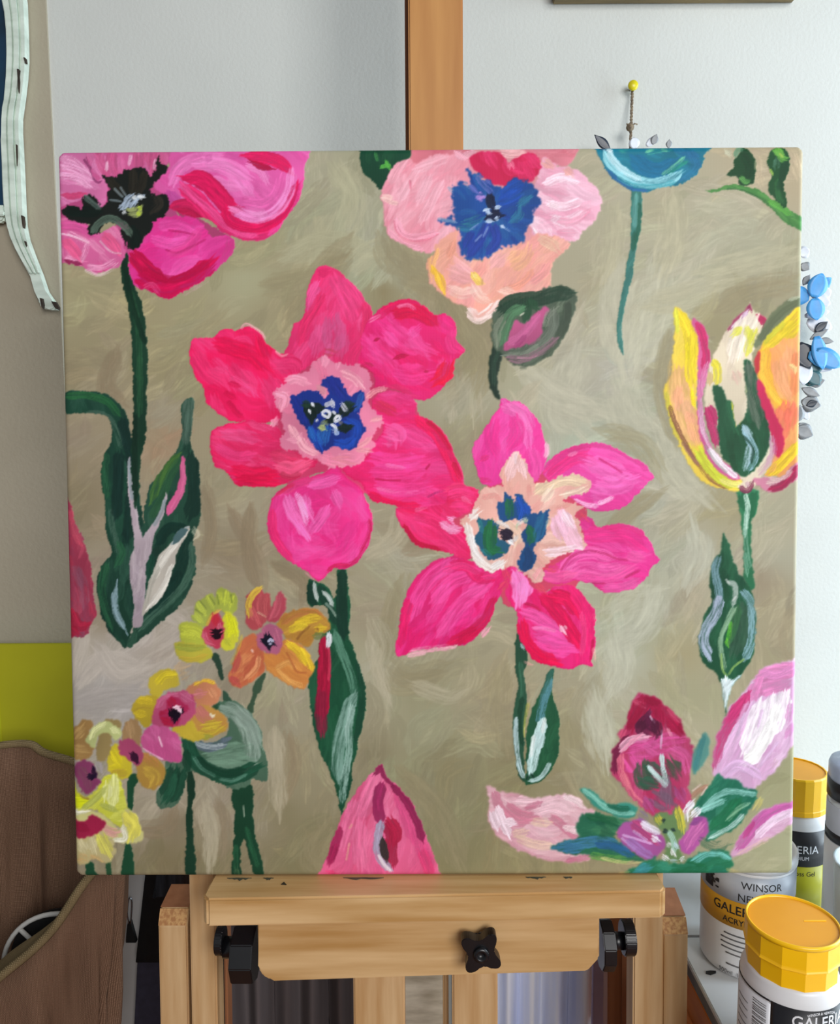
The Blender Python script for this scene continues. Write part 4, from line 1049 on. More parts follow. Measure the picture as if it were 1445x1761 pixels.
brs('3a5440', 110, '300 950 310 1040 360 1070', '480 930 540 1010', a=.85, dry=.5)
brs('2f5c48', 80, '330 940 400 1000 460 1040', '290 1060 380 1080', a=.8, dry=.5)
brs('70586c', 100, '380 1160 440 1190 500 1220', '470 1080 480 1180', a=.8, dry=.5)
brs('a84c84', 60, '540 1100 580 1180', '320 1180 360 1240', a=.8, dry=.4)
brs('c4dcdc', 26, '340 950 400 1020 460 1090', '430 870 440 960 465 1080', a=.95, dry=.3, tip=.6)
brs('d8c0d8', 10, '430 700 425 830', '350 600 380 650', a=.7)
brs('8c1838', 40, '320 470 360 500 420 500', '300 520 240 620 200 690', '560 650 600 730', a=.6, dry=.4)
brs('4c1c34', 60, '300 640 280 700', '380 640 400 700 390 740', a=.8, dry=.4)
brs('e694b0', 16, '300 720 210 790 150 860', '470 690 500 740', a=.7, dry=.5)
fill('leaf', '730 710 760 780 740 880 700 960 660 1010 640 950 650 840 690 760', '5c948c', 2)
brs('3c7c80', 30, '720 740 690 850 660 970', a=.7, dry=.5)
fill('petal', '830 690 900 560 1000 430 1060 340 1130 270 1220 250 1340 210 1500 180 1500 700 1330 800 1280 890 1200 980 1100 1060 1000 1130 850 1060 780 980 790 840', 'dcb0d8', 2.4)
hatch(40, 'e4c0e0 d4a0cc ecd0ea dcb4dc', 70, 260, 120, .65)
brs('d884b8', 90, '1080 340 1180 290 1300 280 1350 250', '1100 420 1200 390 1320 360', '1060 470 1090 380', a=.9, dry=.3)
brs('e090c8', 40, '1120 300 1220 320 1340 270', a=.7, dry=.4)
brs('c83c78', 70, '1030 440 960 560 870 680 810 820 790 960', '1000 480 900 620', a=.9, dry=.25, tip=.9)
brs('e4b8e0', 60, '1040 520 960 700 880 860 830 980', a=.7, dry=.4)
brs('f6eef8', 100, '1120 520 1060 700 1010 850', '1200 480 1160 640 1080 820 1020 930', '1270 450 1240 580 1180 720', a=.9, dry=.25, tip=.5)
brs('ffffff', 70, '1200 640 1140 760 1040 910', '1230 540 1200 640', '1060 880 1000 920', a=.9, dry=.2)
brs('d8b8dc', 16, '1120 560 1090 680', '1230 780 1100 950', '1000 580 950 740', a=.7)
brs('cc84bc', 40, '1330 660 1290 740', '1320 520 1300 640', a=.7, dry=.6)
brs('d8b4dc', 60, '860 1000 940 940 1020 960 1100 1010', a=.8, dry=.4)
brs('b4987c', 26, '1220 900 1180 960', free=True, a=.3, dry=1)
fill('leaf', '820 1000 860 1030 940 1040 1010 1100 1090 1120 1040 1230 960 1340 860 1420 760 1460 740 1400 700 1320 660 1230 690 1160 760 1070', '2f7c64', 2.4)
hatch(30, '287058 3c8c70 1f6450 4c9c80', 46, 200, 130, .65)
brs('1f6c48', 80, '960 1190 880 1290 780 1370', a=.8, dry=.3)
brs('8cc8c0', 34, '720 1240 800 1160 900 1120 1000 1130 1080 1140', '700 1250 780 1220 860 1180', a=.85, dry=.4)
brs('c4e4e0', 24, '990 1280 920 1350 840 1400 760 1440', a=.85, dry=.4)
brs('a8d0b0', 24, '880 1320 960 1240 1030 1200', a=.6, dry=.6)
fill('petal', '1340 1190 1500 1150 1500 1320 1340 1340 1200 1430 1060 1500 920 1580 900 1560 940 1480 1000 1380 1060 1310 1160 1230', 'd8a8cc', 2.2)
hatch(20, 'e0b8d8 d098c0 e8c8e0', 50, 200, 145, .65)
brs('c05ca4', 60, '1330 1210 1220 1240 1110 1310 1020 1420 950 1510', a=.9, dry=.3)
brs('b43c80', 30, '1060 1330 1000 1430', a=.7, dry=.5)
brs('ead4ec', 46, '1330 1260 1230 1300 1140 1370 1080 1430', a=.8, dry=.4)
brs('e0c0b0', 26, '1170 1440 1080 1490 960 1550', a=.6, dry=.7, free=True)
brs('c8c070', 46, '1110 1180 1080 1230', free=True, a=.6, dry=.6)
fill('petal', '120 1400 200 1320 290 1310 370 1390 440 1440 470 1480 420 1550 330 1590 240 1540 160 1470', 'a8589c', 2)
brs('b44878', 60, '230 1340 310 1400 380 1470', a=.85, dry=.3)
brs('d4a8dc', 14, '160 1420 260 1450 360 1480', '150 1440 250 1520', '230 1390 330 1460', a=.8)
brs('9c78b8', 50, '200 1460 300 1540 360 1570', a=.7, dry=.4)
brs('e8e4f4', 40, '300 1340 360 1380 410 1410', '370 1440 400 1460', free=True, a=.9, dry=.3)
brs('7c6c94', 50, '280 1270 330 1310', free=True, a=.6, dry=.6)
fill('petal', '640 1310 700 1290 740 1320 750 1400 690 1480 620 1550 560 1520 550 1460 600 1390', 'b85ca8', 2)
brs('d478b8', 60, '700 1350 640 1430 600 1500', a=.8, dry=.4)
brs('7c4484', 46, '630 1330 690 1310', a=.7, dry=.5)
brs('eef0fa', 40, '640 1200 600 1260 600 1310', '690 1240 640 1290', '610 1230 650 1190', free=True, a=.9, dry=.4)
brs('b07868', 26, '740 1080 680 1120 640 1160', free=True, a=.6)
brs('e4c8c0', 10, '740 1090 700 1150', '640 1120 700 1070', free=True, a=.7)
fill('flower_heart', '380 1290 420 1260 500 1270 530 1230 560 1270 590 1330 590 1400 550 1440 550 1540 600 1580 560 1610 480 1630 440 1590 460 1500 440 1400 390 1340', '6c8c5c', 3, sub=False)
st['mask'] = None
brs('ccc44c', 46, '400 1300 420 1340', '540 1240 560 1320 570 1390', a=.9, dry=.4)
brs('ecebf0', 30, '440 1570 470 1590', '560 1580 590 1590', '500 1520 520 1560', '470 1480 490 1500', a=.9, dry=.6)
brs('9cc4b4', 30, '480 1400 510 1460 520 1530', a=.85, dry=.5)
brs('24383a', 24, '440 1390 470 1400', '500 1380 520 1390', '440 1310 446 1330', a=.85)
brs('bcd4e4', 24, '490 1600 540 1600', '520 1480 540 1510', a=.7, dry=.6)
fill('leaf', '180 1680 300 1610 400 1580 460 1620 560 1620 640 1570 740 1530 840 1520 900 1560 920 1620 880 1690 850 1800 180 1800', '2c7c5c', 3)
hatch(26, '348a68 246c4c 40967c 2a8070', 50, 160, 165, .65)
brs('3c8c94', 70, '280 1660 340 1640', '260 1690 330 1660', a=.85, dry=.3)
brs('7cc8c4', 40, '650 1600 740 1550 830 1550 890 1580', a=.8, dry=.5)
brs('1f6a44', 60, '500 1650 620 1640 740 1660', a=.7, dry=.5)
brs('c4b478', 24, '880 1660 960 1680', '140 1690 200 1680', free=True, a=.5, dry=.9)

brs('2a5a44', 60, '20 1400 90 1420', '700 1450 800 1500 880 1480', free=True, a=.5, dry=.8)
brs('e6dce8', 24, '470 1560 450 1600', '540 1540 560 1580', '330 1420 380 1450', '600 1280 580 1330', a=.8, dry=.5)
brs('5a9aa4', 30, '1000 1120 1080 1130 1040 1180', a=.5, dry=.7)
# ---- the small yellow flowers at the lower left, dimmer light mixed into their colours
org(100, 980)
flower('green stems and broad grey green leaf under the small yellow flowers', 'painted_stems')
fill('stem', '1060 575 1110 590 1140 740 1115 755 1080 650 1055 610', '2a4234', 1.2)
fill('stem', '1130 830 1160 850 1200 920 1140 920', '33503f', 1.2)
fill('stem', '1430 710 1400 800 1350 900 1340 980 1300 960 1330 860 1350 770', '3c5440', 1.4)
fill('stem', '1205 1500 1330 1490 1340 1760 1370 1900 1410 2100 1350 2110 1310 1950 1270 1850 1250 2000 1260 2110 1190 2110 1205 1900 1210 1700', '1c4430', 1.6)
brs('2c6444', 30, '1290 1780 1320 1880 1370 2040', '1220 1900 1220 2060', a=.6, dry=.5)
brs('a4b4a0', 8, '1272 1620 1278 1700', a=.8)
brs('4c6c4c', 30, '1220 2060 1230 2110', a=.6, dry=.7)
fill('stem', '890 1390 925 1390 940 1520 920 1650 935 1900 940 2110 870 2110 880 1800 880 1650', '1c3c2c', 1.4)
fill('stem', '480 1430 520 1400 555 1440 520 1500 515 1620 500 1680 475 1640', '1f4c34', 1.4)
fill('stem', '470 1850 490 1850 510 1960 520 2110 430 2110 440 2010', '1f4c34', 1.4)
fill('stem', '190 2000 230 2020 250 2080 270 2110 190 2110', '1f4c34', 1.4)
fill('stem', '330 2010 360 2010 365 2110 330 2110', '2c5438', 1.4)
fill('leaf', '850 1130 890 1120 950 1170 1040 1190 1130 1160 1170 1080 1140 1000 1060 960 1080 920 1140 900 1230 910 1330 990 1390 1100 1400 1200 1430 1300 1440 1440 1400 1455 1330 1440 1300 1490 1200 1510 1090 1470 980 1410 900 1390 880 1450 840 1580 780 1630 700 1640 675 1570 720 1450 740 1320 830 1330 850 1230', '4c6c58', 1.8, sub=False)
hatch(30, '557560 446450 60806a', 50, 200, 60, .6)
brs('8ca094', 90, '1130 950 1220 980 1300 1080 1330 1200 1340 1320', '1240 980 1330 1080 1370 1200', a=.85, dry=.4)
brs('6c8c78', 110, '1060 1290 1180 1260 1290 1240', '1050 1340 1180 1330 1320 1330', a=.8, dry=.4)
brs('5c6878', 60, '940 1190 1040 1220 1160 1170', a=.85, dry=.4)
brs('a4b0b4', 30, '900 1150 960 1200 1060 1220 1140 1210', a=.8, dry=.5)
brs('1d4c38', 80, '880 1180 930 1300 1010 1380 1130 1430 1250 1410 1370 1350', a=.95, dry=.2)
brs('163c2c', 50, '960 1300 1040 1360 1160 1400 1280 1380', '880 1250 890 1370', a=.8, dry=.3)
brs('5c8c78', 20, '930 1290 990 1370 1080 1420', '1110 1440 1200 1450 1290 1410', a=.7, dry=.4)
brs('1c4634', 90, '800 1370 770 1450 730 1560', '840 1390 820 1480 750 1590', a=.9, dry=.2)
brs('2c6048', 40, '800 1420 770 1520 720 1600', a=.6, dry=.5)
brs('244a34', 34, '1060 950 1100 930', '1080 960 1060 940', a=.8)
flower('yellow green flower with a red heart, upmost of the small yellow flowers')
st['soft'] = 3
fill('petal', '1090 150 1130 120 1190 150 1230 190 1230 270 1200 310 1100 280 1080 220', 'a8b44c', 2)
brs('c4d048', 30, '1110 150 1120 230', '1160 150 1150 240', '1200 190 1180 260', a=.7, dry=.5)
brs('6c7c38', 8, '1095 170 1105 240', '1190 170 1195 230', a=.7)
fill('petal', '930 300 960 220 1030 170 1080 200 1100 270 1070 350 1000 400 920 340', 'a4b050', 2)
brs('bcc850', 30, '960 230 1010 310', '1030 180 1070 270', '930 300 990 360', a=.7, dry=.5)
brs('74803c', 8, '970 210 1020 270', '1040 180 1080 240', '940 270 1000 310', a=.7)
fill('petal', '840 370 900 360 980 380 1020 440 1010 520 900 520 840 470', 'acb444', 2)
brs('c4cc48', 40, '860 400 940 420 1000 460', '850 450 940 470', a=.7, dry=.5)
fill('petal', '800 510 880 500 1000 520 1060 560 1040 610 960 640 860 640 810 590', 'b4ac40', 2)
brs('8c9840', 40, '820 530 920 540 1000 530', a=.7, dry=.5)
brs('c8a840', 30, '830 610 920 620 1020 590', a=.7, dry=.5)
fill('petal', '1140 300 1200 310 1240 400 1230 500 1190 560 1120 540 1110 440', 'cccc3c', 2)
brs('dce028', 40, '1170 310 1190 400 1180 450', '1200 350 1220 440', a=.8, dry=.4)
brs('b4b83c', 30, '1150 480 1180 520', a=.7)
fill('flower_heart', '1050 310 1090 300 1130 330 1140 420 1130 480 1110 540 1050 530 1000 490 990 420 1040 370', 'b83c54', 2, sub=False)
brs('d8a848', 20, '1020 380 1060 310 1110 280', free=True, a=.7, dry=.5)
brs('d06c84', 30, '1000 430 1020 490 1060 510', '1110 380 1120 430', a=.7, dry=.6)
brs('c02c3c', 44, '1080 320 1080 370', a=.8)
brs('1c0c18', 60, '1070 440 1090 440 1110 430', a=.97, dry=.1, tip=.3)
flower('orange flower with coral upper petals beside the upmost yellow green flower')
st['soft'] = 3
org(300, 960)
fill('petal', '500 440 490 330 530 240 590 200 620 240 650 250 660 330 640 420 580 490 520 480', 'b44c54', 2)
brs('d0b444', 36, '520 400 510 320 540 250 590 210', a=.9, dry=.3, free=True)
brs('c05c60', 60, '610 260 600 350 620 420', '540 360 570 430', a=.7, dry=.4)
brs('e0a890', 10, '570 370 640 410', a=.8)
fill('petal', '720 225 750 250 775 310 750 380 700 440 640 430 650 370 690 280', 'b04858', 2)
brs('c05c6c', 40, '720 250 700 350 670 410', a=.7, dry=.4)
fill('petal', '705 450 740 400 830 350 930 340 1010 370 1060 430 1060 500 980 530 940 600 870 600 780 560 740 500', 'b8863c', 2.2)
hatch(14, 'c49440 ac7838 d0a444', 40, 120, 160, .7)
brs('b07040', 50, '740 440 830 380 940 360 1000 390', a=.8, dry=.4)
brs('dcbc34', 50, '830 470 920 420 1000 410', '850 450 930 430', '980 480 1030 480', a=.85, dry=.35)
brs('e0c438', 40, '790 500 860 470 920 480', a=.8)
brs('8c5c30', 14, '840 560 880 510 930 470', '980 480 990 500', a=.7)
brs('6c7c40', 40, '960 540 1030 530', a=.8, dry=.4, free=True)
fill('petal', '620 700 600 660 700 620 760 560 840 590 900 620 940 680 965 750 930 830 900 890 830 895 740 850 650 780', 'cc8444', 2.2)
hatch(18, 'd89048 c07840 e0a050', 44, 130, 40, .7)
brs('e4c434', 44, '780 590 850 640 900 720', '880 640 930 720 950 770', a=.9, dry=.3)
brs('e0a860', 30, '700 760 780 720 830 760', '720 780 800 850 880 880', a=.7, dry=.5)
brs('b06438', 12, '770 650 810 720 840 780 910 790', a=.7)
fill('petal', '560 520 600 600 620 700 620 780 560 830 480 880 410 885 365 810 400 750 430 650 470 560', 'c46c48', 2.2)
hatch(18, 'd07c50 b85c44 dc9460', 44, 140, 115, .7)
brs('b4484c', 44, '390 830 440 870', '400 780 440 660', a=.7, dry=.5)
brs('e0a070', 30, '580 680 560 760 490 830', a=.7, dry=.5)
brs('c8b040', 24, '460 540 430 640 390 740', free=True, a=.5, dry=.8)
brs('f0c0b0', 12, '530 630 540 650', a=.9)
fill('flower_heart', '600 480 660 460 730 500 750 560 720 640 650 660 590 620 570 550', 'b06080', 2.4, sub=False)
brs('c06c88', 40, '590 440 610 500', '700 500 720 580', a=.7, dry=.6)
brs('141424', 60, '620 560 650 570 670 580', '640 540 650 610', a=.95, dry=.2)
brs('c4c4e0', 14, '645 575 660 560 680 575', '650 590 670 590', a=.9)
org(100, 980)
flower('yellow flower with pink petals and dark heart in the middle of the small yellow flowers')
st['soft'] = 3
fill('petal', '620 830 640 740 720 690 790 690 830 740 820 800 740 830 680 880', 'c4b03c', 2.2)
brs('dcc830', 40, '680 780 730 730 800 720', a=.8, dry=.4)
brs('b89c78', 60, '820 680 880 660', '850 740 890 720', free=True, a=.6, dry=.6)
fill('petal', '510 940 560 880 640 860 690 900 670 1000 620 1080 560 1060 510 1000', 'bca434', 2.2)
brs('d0b830', 40, '540 900 600 900 650 920', '530 980 600 1000', a=.7, dry=.4)
brs('9c8430', 10, '520 970 580 950 640 960', a=.6)
fill('petal', '890 830 940 780 1030 755 1090 790 1120 850 1080 930 1000 960 930 910', 'c88460', 2.2)
brs('e0b83c', 26, '940 790 1000 760 1080 780', a=.9, dry=.3)
brs('d47c90', 60, '940 860 1000 850', a=.7, dry=.5)
brs('d89870', 40, '1050 830 1080 880', a=.7, dry=.5)
fill('petal', '920 1000 980 930 1080 960 1150 1020 1160 1090 1080 1150 980 1170 920 1110', 'c09048', 2.2)
brs('c46c7c', 70, '960 950 1000 1010 1050 1030', a=.7, dry=.5)
brs('c8b438', 50, '960 1130 1050 1140 1140 1090', '1000 1080 1100 1060', a=.8, dry=.4)
brs('8c9440', 30, '990 1150 1080 1160', a=.7, dry=.5)
brs('f0e8c8', 14, '1045 990 1060 1010 1075 1000', a=.9, free=True)
fill('petal', '780 1080 830 1060 920 1040 960 1110 1000 1160 920 1180 850 1150 800 1130', 'c8b03c', 2.2)
fill('petal', '570 1140 620 1080 720 1060 790 1110 840 1200 850 1300 790 1325 700 1310 620 1260 570 1220', 'cc5c94', 2.2)
hatch(12, 'd86ca4 c05088', 44, 120, 60, .7)
brs('f0c4d8', 12, '690 1150 715 1220', '580 1230 640 1270 720 1310', a=.8)
fill('petal', '650 1060 660 940 690 870 760 850 830 840 900 850 940 920 930 1010 860 1060 780 1080 720 1080', 'bc5078', 2.4)
brs('c86c90', 50, '680 940 720 870 800 860', '850 860 910 900', a=.7, dry=.5)
fill('flower_heart', '750 890 800 870 850 910 900 960 860 1000 830 1050 760 1080 710 1050 690 990 740 960', 'b02c58', 3, sub=False)
brs('a81838', 60, '770 900 800 930', '720 1040 770 1060', '690 970 730 980', a=.7, dry=.5)
brs('180c1c', 66, '790 970 800 1000 800 1020', '830 980 810 1010', a=.97, dry=.1, tip=.3)
brs('e8c4d4', 26, '800 950 830 945', '830 960 840 975', a=.95, dry=.1)
flower('ochre flower with dull pink heart, second from the left edge, among the small yellow flowers')
st['soft'] = 3
fill('petal', '440 1170 450 1060 500 1030 560 1060 570 1150 540 1260 470 1290', 'a4845c', 2.2)
brs('b09068', 50, '490 1060 500 1150', a=.6, dry=.5)
fill('petal', '540 1260 620 1270 700 1320 740 1390 710 1470 640 1510 570 1490 540 1400', 'b89044', 2.4)
brs('c4a444', 60, '600 1380 660 1420 640 1480', a=.7, dry=.5)
brs('c07c50', 50, '590 1280 680 1350', a=.6, dry=.5)
fill('petal', '350 1250 400 1200 470 1260 510 1340 490 1420 420 1440 340 1380', 'ccbc34', 2.4)
brs('dccc2c', 60, '380 1260 420 1330', '360 1370 440 1380', a=.8, dry=.4)
brs('a88c3c', 40, '370 1400 470 1400', a=.6, dry=.5)
fill('flower_heart', '415 1230 430 1180 500 1170 550 1220 580 1300 540 1360 480 1310 420 1280', 'a8486c', 2.4, sub=False)
brs('2c1028', 44, '510 1270 530 1300 540 1320', a=.9, dry=.3)
flower('yellow green flower with purple heart beside the left edge of the canvas')
st['soft'] = 3
fill('petal', '-40 1120 110 1080 170 1045 230 1060 220 1130 240 1240 180 1310 90 1300 -40 1300', 'a88450', 2.6)
brs('b89860', 60, '120 1150 170 1090', '110 1240 200 1250', a=.6, dry=.6)
fill('petal', '300 1060 340 1030 420 1040 430 1100 360 1160 350 1280 280 1330 260 1250 280 1150', '9c8858', 2.6)
fill('petal', '190 1160 220 1100 270 1060 340 1045 380 1070 430 1100 430 1150 390 1175 350 1130 290 1130 260 1210 230 1225 200 1190', 'c4cc88', 1.8)
brs('d8dca0', 34, '220 1160 250 1100 320 1060', '370 1090 410 1120', a=.8, dry=.4)
fill('petal', '-40 1440 90 1450 130 1520 190 1560 260 1520 310 1440 360 1405 410 1420 440 1500 470 1600 470 1690 440 1780 370 1740 250 1650 180 1660 90 1690 -40 1690', 'ccd048', 2)
hatch(24, 'd8dc3c c4c850 dce074', 44, 150, 160, .7)
brs('dce41c', 60, '110 1500 140 1580 200 1590', '100 1600 180 1600', a=.85, dry=.3)
brs('dce0a0', 60, '380 1430 380 1520 370 1620', '340 1480 330 1580', a=.8, dry=.5)
brs('a4ac58', 34, '170 1640 240 1590 320 1510', '300 1620 400 1660', a=.8, dry=.5)
brs('8c6c38', 12, '130 1500 160 1560 210 1580', a=.7)
fill('flower_heart', '100 1390 110 1340 170 1315 230 1330 260 1380 270 1430 290 1470 230 1530 200 1555 150 1500 120 1440', '8c4068', 2.4, sub=False)
brs('7c4c5c', 50, '150 1370 190 1430 210 1510', a=.7, dry=.6)
brs('1c1028', 46, '240 1370 260 1400 240 1430', '210 1430 240 1420', a=.9, dry=.3)
brs('a8a0a8', 40, '270 1330 290 1390', free=True, a=.6, dry=.6)
flower('lime yellow flower with crimson heart low against the left edge of the canvas')
st['soft'] = 3
fill('petal', '-40 1650 90 1660 200 1650 300 1690 370 1740 420 1790 450 1660 510 1660 560 1740 580 1840 540 1880 470 1890 400 1880 330 1850 -40 1760', 'd0cc88', 2.2)
brs('dcd454', 80, '470 1690 520 1760 500 1850', a=.8, dry=.4)
brs('d8a098', 34, '290 1760 370 1800 430 1800', '320 1800 400 1830', a=.85, dry=.4)
brs('ecece0', 34, '110 1670 200 1660', '370 1870 460 1850 430 1750', a=.8, dry=.5)
fill('petal', '-40 1820 120 1840 250 1800 330 1820 370 1880 390 1960 340 2020 250 2000 180 2020 -40 2010', 'c4b884', 2.6)
brs('d8d460', 70, '290 1830 320 1900 350 1960', a=.85, dry=.3)
brs('c8a068', 46, '140 1970 200 2000', '230 1980 290 2010', '120 2020 170 2010', a=.6, dry=.7)
brs('d0c8a0', 60, '150 1880 180 1940', '220 1860 240 1930', a=.7, dry=.5)
fill('flower_heart', '-40 1700 110 1710 180 1720 220 1690 280 1710 320 1740 290 1790 230 1830 150 1840 -40 1800', 'a02448', 2.4, sub=False)
brs('8c1838', 50, '130 1760 200 1790', a=.7, dry=.5)
# ---------------------------------------------------------------------------
# THE ROOM
# ---------------------------------------------------------------------------
WALL_Y = 0.90
LW_Y = 0.897                          # face of the left wall, which stands a little proud
WALL_X = atY(91, 260, LW_Y).x
M_wall = mat('white_plaster', 'cbcfcb', .75, 'c5c9c5', nscale=5, bump=.12, bscale=260)
M_wall_l = mat('beige_plaster', 'aaa28f', .8, 'a39b88', nscale=6, bump=.15, bscale=240)
M_floor = mat('orange_boards', '9a5a30', .5, '7c4524', scale=(1, 12, 1), nscale=4)
struct = lambda n, bm, m: tag(obj(n, bm, m), kind='structure')
struct('wall_back', bx(WALL_X, 2.0, WALL_Y, WALL_Y + .1, 0, 2.6), M_wall)
struct('wall_left', bx(WALL_X - 1.2, WALL_X, LW_Y, WALL_Y + .1, 0, 2.6), M_wall_l)
struct('floor', bx(WALL_X - 1.2, 2.0, -2.6, WALL_Y + .1, -.05, 0), M_floor)

# ---------------------------------------------------------------------------
# THE PAINTING ON THE EASEL
# ---------------------------------------------------------------------------
SQ = 0.60
SX = 1.0062                            # width over height
RIM = .004
DEPTH = .034
painting = empty('flower_painting', CANM @ Matrix.Translation((0, 0, -SQ / 2)), 'square unframed canvas of pink tulips and anemones on sage green, on the easel', 'painting')
PB = Matrix.Translation((0, 0, SQ / 2))      # children are built around the canvas centre
corners = [(99, 261), (1385, 249), (1364, 1503), (129, 1509)]

def homography(src, dst):
    A = []
    for (x, y), (u, v) in zip(src, dst):
        A.append([x, y, 1, 0, 0, 0, -u * x, -u * y, -u]); A.append([0, 0, 0, x, y, 1, -v * x, -v * y, -v])
    return np.linalg.svd(np.array(A, float))[2][-1].reshape(3, 3)
H = homography([(-SQ * SX / 2, SQ / 2), (SQ * SX / 2, SQ / 2), (SQ * SX / 2, -SQ / 2), (-SQ * SX / 2, -SQ / 2)], corners)

STEP = .00078
inner = SQ - 2 * RIM
nin = int(inner / STEP)
sg = np.concatenate([[-RIM * 1.57 - DEPTH + RIM, -RIM * 1.57 - .012], np.linspace(-RIM * 1.57, 0, 6)[:-1], np.linspace(0, inner, nin + 1)])
sg = np.concatenate([sg, inner - sg[:7][::-1]])
def fold(s):
    """Arc length over the wrapped canvas -> (position, depth)."""
    p, d = s.copy(), np.zeros_like(s)
    arc = RIM * np.pi / 2
    for sign, t in ((-1, -s), (1, s - inner)):
        a = (t > 0) & (t <= arc + 1e-9); th = t / RIM
        base = 0 if sign < 0 else inner
        p = np.where(a, base + sign * RIM * np.sin(th), p); d = np.where(a, RIM * (1 - np.cos(th)), d)
        b = t > arc + 1e-9
        p = np.where(b, base + sign * RIM, p); d = np.where(b, RIM + t - arc, d)
    return p - inner / 2, d
gx, gd = fold(sg)
n1 = len(sg)
X, Z = np.meshgrid(gx * SX, gx); DX, DZ = np.meshgrid(gd, gd)
Zf = Z
w = H[2, 0] * X + H[2, 1] * Zf + H[2, 2]
U = (H[0, 0] * X + H[0, 1] * Zf + H[0, 2]) / w - PX0 - .5
V = (H[1, 0] * X + H[1, 1] * Zf + H[1, 2]) / w - PY0 - .5
U = np.clip(U, 1, PW - 3); V = np.clip(V, 1, PH - 3)
iu, iv = U.astype(int), V.astype(int); fu, fv = U - iu, V - iv
def samp(T):
    f = (fu[..., None], fv[..., None]) if T.ndim == 3 else (fu, fv)
    return (T[iv, iu] * (1 - f[0]) + T[iv, iu + 1] * f[0]) * (1 - f[1]) + (T[iv + 1, iu] * (1 - f[0]) + T[iv + 1, iu + 1] * f[0]) * f[1]
CC = np.clip(samp(RGB), 0, 1)
CL = np.where(CC < .04045, CC / 12.92, ((CC + .055) / 1.055) ** 2.4)
# the corners of the stretched cloth are a little round in plan
RC = .006
hx_, hz_ = SQ * SX / 2, SQ / 2
cx_, cz_ = np.maximum(np.abs(X) - (hx_ - RC), 0), np.maximum(np.abs(Z) - (hz_ - RC), 0)
k_ = np.where((cx_ > 0) & (cz_ > 0), np.maximum(cx_, cz_) / np.maximum(np.hypot(cx_, cz_), 1e-9), 1.0)
XR = np.where(k_ < 1, np.sign(X) * (hx_ - RC + cx_ * k_), X); ZR = np.where(k_ < 1, np.sign(Z) * (hz_ - RC + cz_ * k_), Z)
weave = .00003 * (np.sin(X * 2 * np.pi / .0022) + np.sin(Z * 2 * np.pi / .0022))
face = (DX + DZ) < .002
relief = np.where(face, samp(HGT) * .00030 + weave * .6, 0)
dep = np.maximum(DX, DZ) + np.minimum(DX, DZ) * .45
VERT = np.stack([XR, dep - relief, ZR], -1).reshape(-1, 3)
COLR = np.concatenate([CL, np.ones(CL.shape[:2] + (1,))], -1).reshape(-1, 4).astype(np.float32)
CELL = LAB[np.round(V).astype(int), np.round(U).astype(int)][:-1, :-1].copy()
skip = (np.minimum(DX, DZ) > RIM * 1.001)[:-1, :-1] | (np.minimum(DX, DZ) > RIM * 1.001)[1:, 1:] | (np.minimum(DX, DZ) > RIM * 1.001)[:-1, 1:] | (np.minimum(DX, DZ) > RIM * 1.001)[1:, :-1]
CELL[skip] = -1

M_paint = bpy.data.materials.new('acrylic_paint'); M_paint.use_nodes = True
nt = M_paint.node_tree; b = nt.nodes['Principled BSDF']
at = nt.nodes.new('ShaderNodeAttribute'); at.attribute_name = 'pigment'
nt.links.new(at.outputs['Color'], b.inputs['Base Color'])
b.inputs['Roughness'].default_value = .45; b.inputs['Specular IOR Level'].default_value = .12

vid = np.arange(n1 * n1).reshape(n1, n1)
def sheet(name, cells, parent):
    r, c = np.nonzero(cells)
    if len(r) < 12: return None
    q = np.stack([vid[r, c], vid[r, c + 1], vid[r + 1, c + 1], vid[r + 1, c]], 1)
    u, inv = np.unique(q.ravel(), return_inverse=True)
    me = bpy.data.meshes.new(name)
    me.vertices.add(len(u)); me.vertices.foreach_set('co', VERT[u].astype(np.float32).ravel())
    nq = len(q)
    me.loops.add(nq * 4); me.loops.foreach_set('vertex_index', inv.astype(np.int32).ravel())
    me.polygons.add(nq); me.polygons.foreach_set('loop_start', np.arange(0, nq * 4, 4, dtype=np.int32))
    me.polygons.foreach_set('use_smooth', np.ones(nq, bool))
    me.update(calc_edges=True)
    a = me.color_attributes.new('pigment', 'FLOAT_COLOR', 'POINT'); a.data.foreach_set('color', COLR[u].ravel())
    me.materials.append(M_paint)
    o = bpy.data.objects.new(name, me); COL.objects.link(o); o.parent = parent
    return o

g = sheet('painted_ground', CELL == 0, painting); g.matrix_parent_inverse = Matrix.Identity(4)
g.location = (0, 0, SQ / 2)
heads = {}
for fi, (fname, flabel) in enumerate(FLOWERS):
    ks = [k for k in range(1, len(PARTS)) if PARTS[k][0] == fi]
    core = [k for k in ks if PARTS[k][1] in ('flower_heart', 'bud')] or [max(ks, key=lambda k: (CELL == k).sum())]
    main = sheet(fname, np.isin(CELL, core), painting)
    if main is None: continue
    main.location = (0, 0, SQ / 2); main['label'] = flabel
    for k in ks:
        if k not in core: sheet(PARTS[k][1], CELL == k, main)

M_canvas = mat('raw_canvas', 'cfc8b4', .9, 'c2baa4', nscale=90, bump=.2)
M_pine = mat('stretcher_pine', 'c8a878', .7, 'b39260', scale=(1, 1, 14), nscale=6)
bm = bmesh.new()
e = SQ / 2 - .003
for a in ((-e, e, e - .04, e), (-e, e, -e, -e + .04)): box(bm, a[0] * SX, a[1] * SX, .006, DEPTH - .001, a[2], a[3])
for a in ((-e, -e + .04), (e - .04, e)): box(bm, a[0] * SX, a[1] * SX, .006, DEPTH - .001, -e + .04, e - .04)
o = obj('stretcher_frame', bm, M_pine, painting); o.location = (0, 0, SQ / 2)
o = obj('canvas_back', bx((-e + .04) * SX, (e - .04) * SX, .004, .006, -e + .04, e - .04), M_canvas, painting); o.location = (0, 0, SQ / 2)

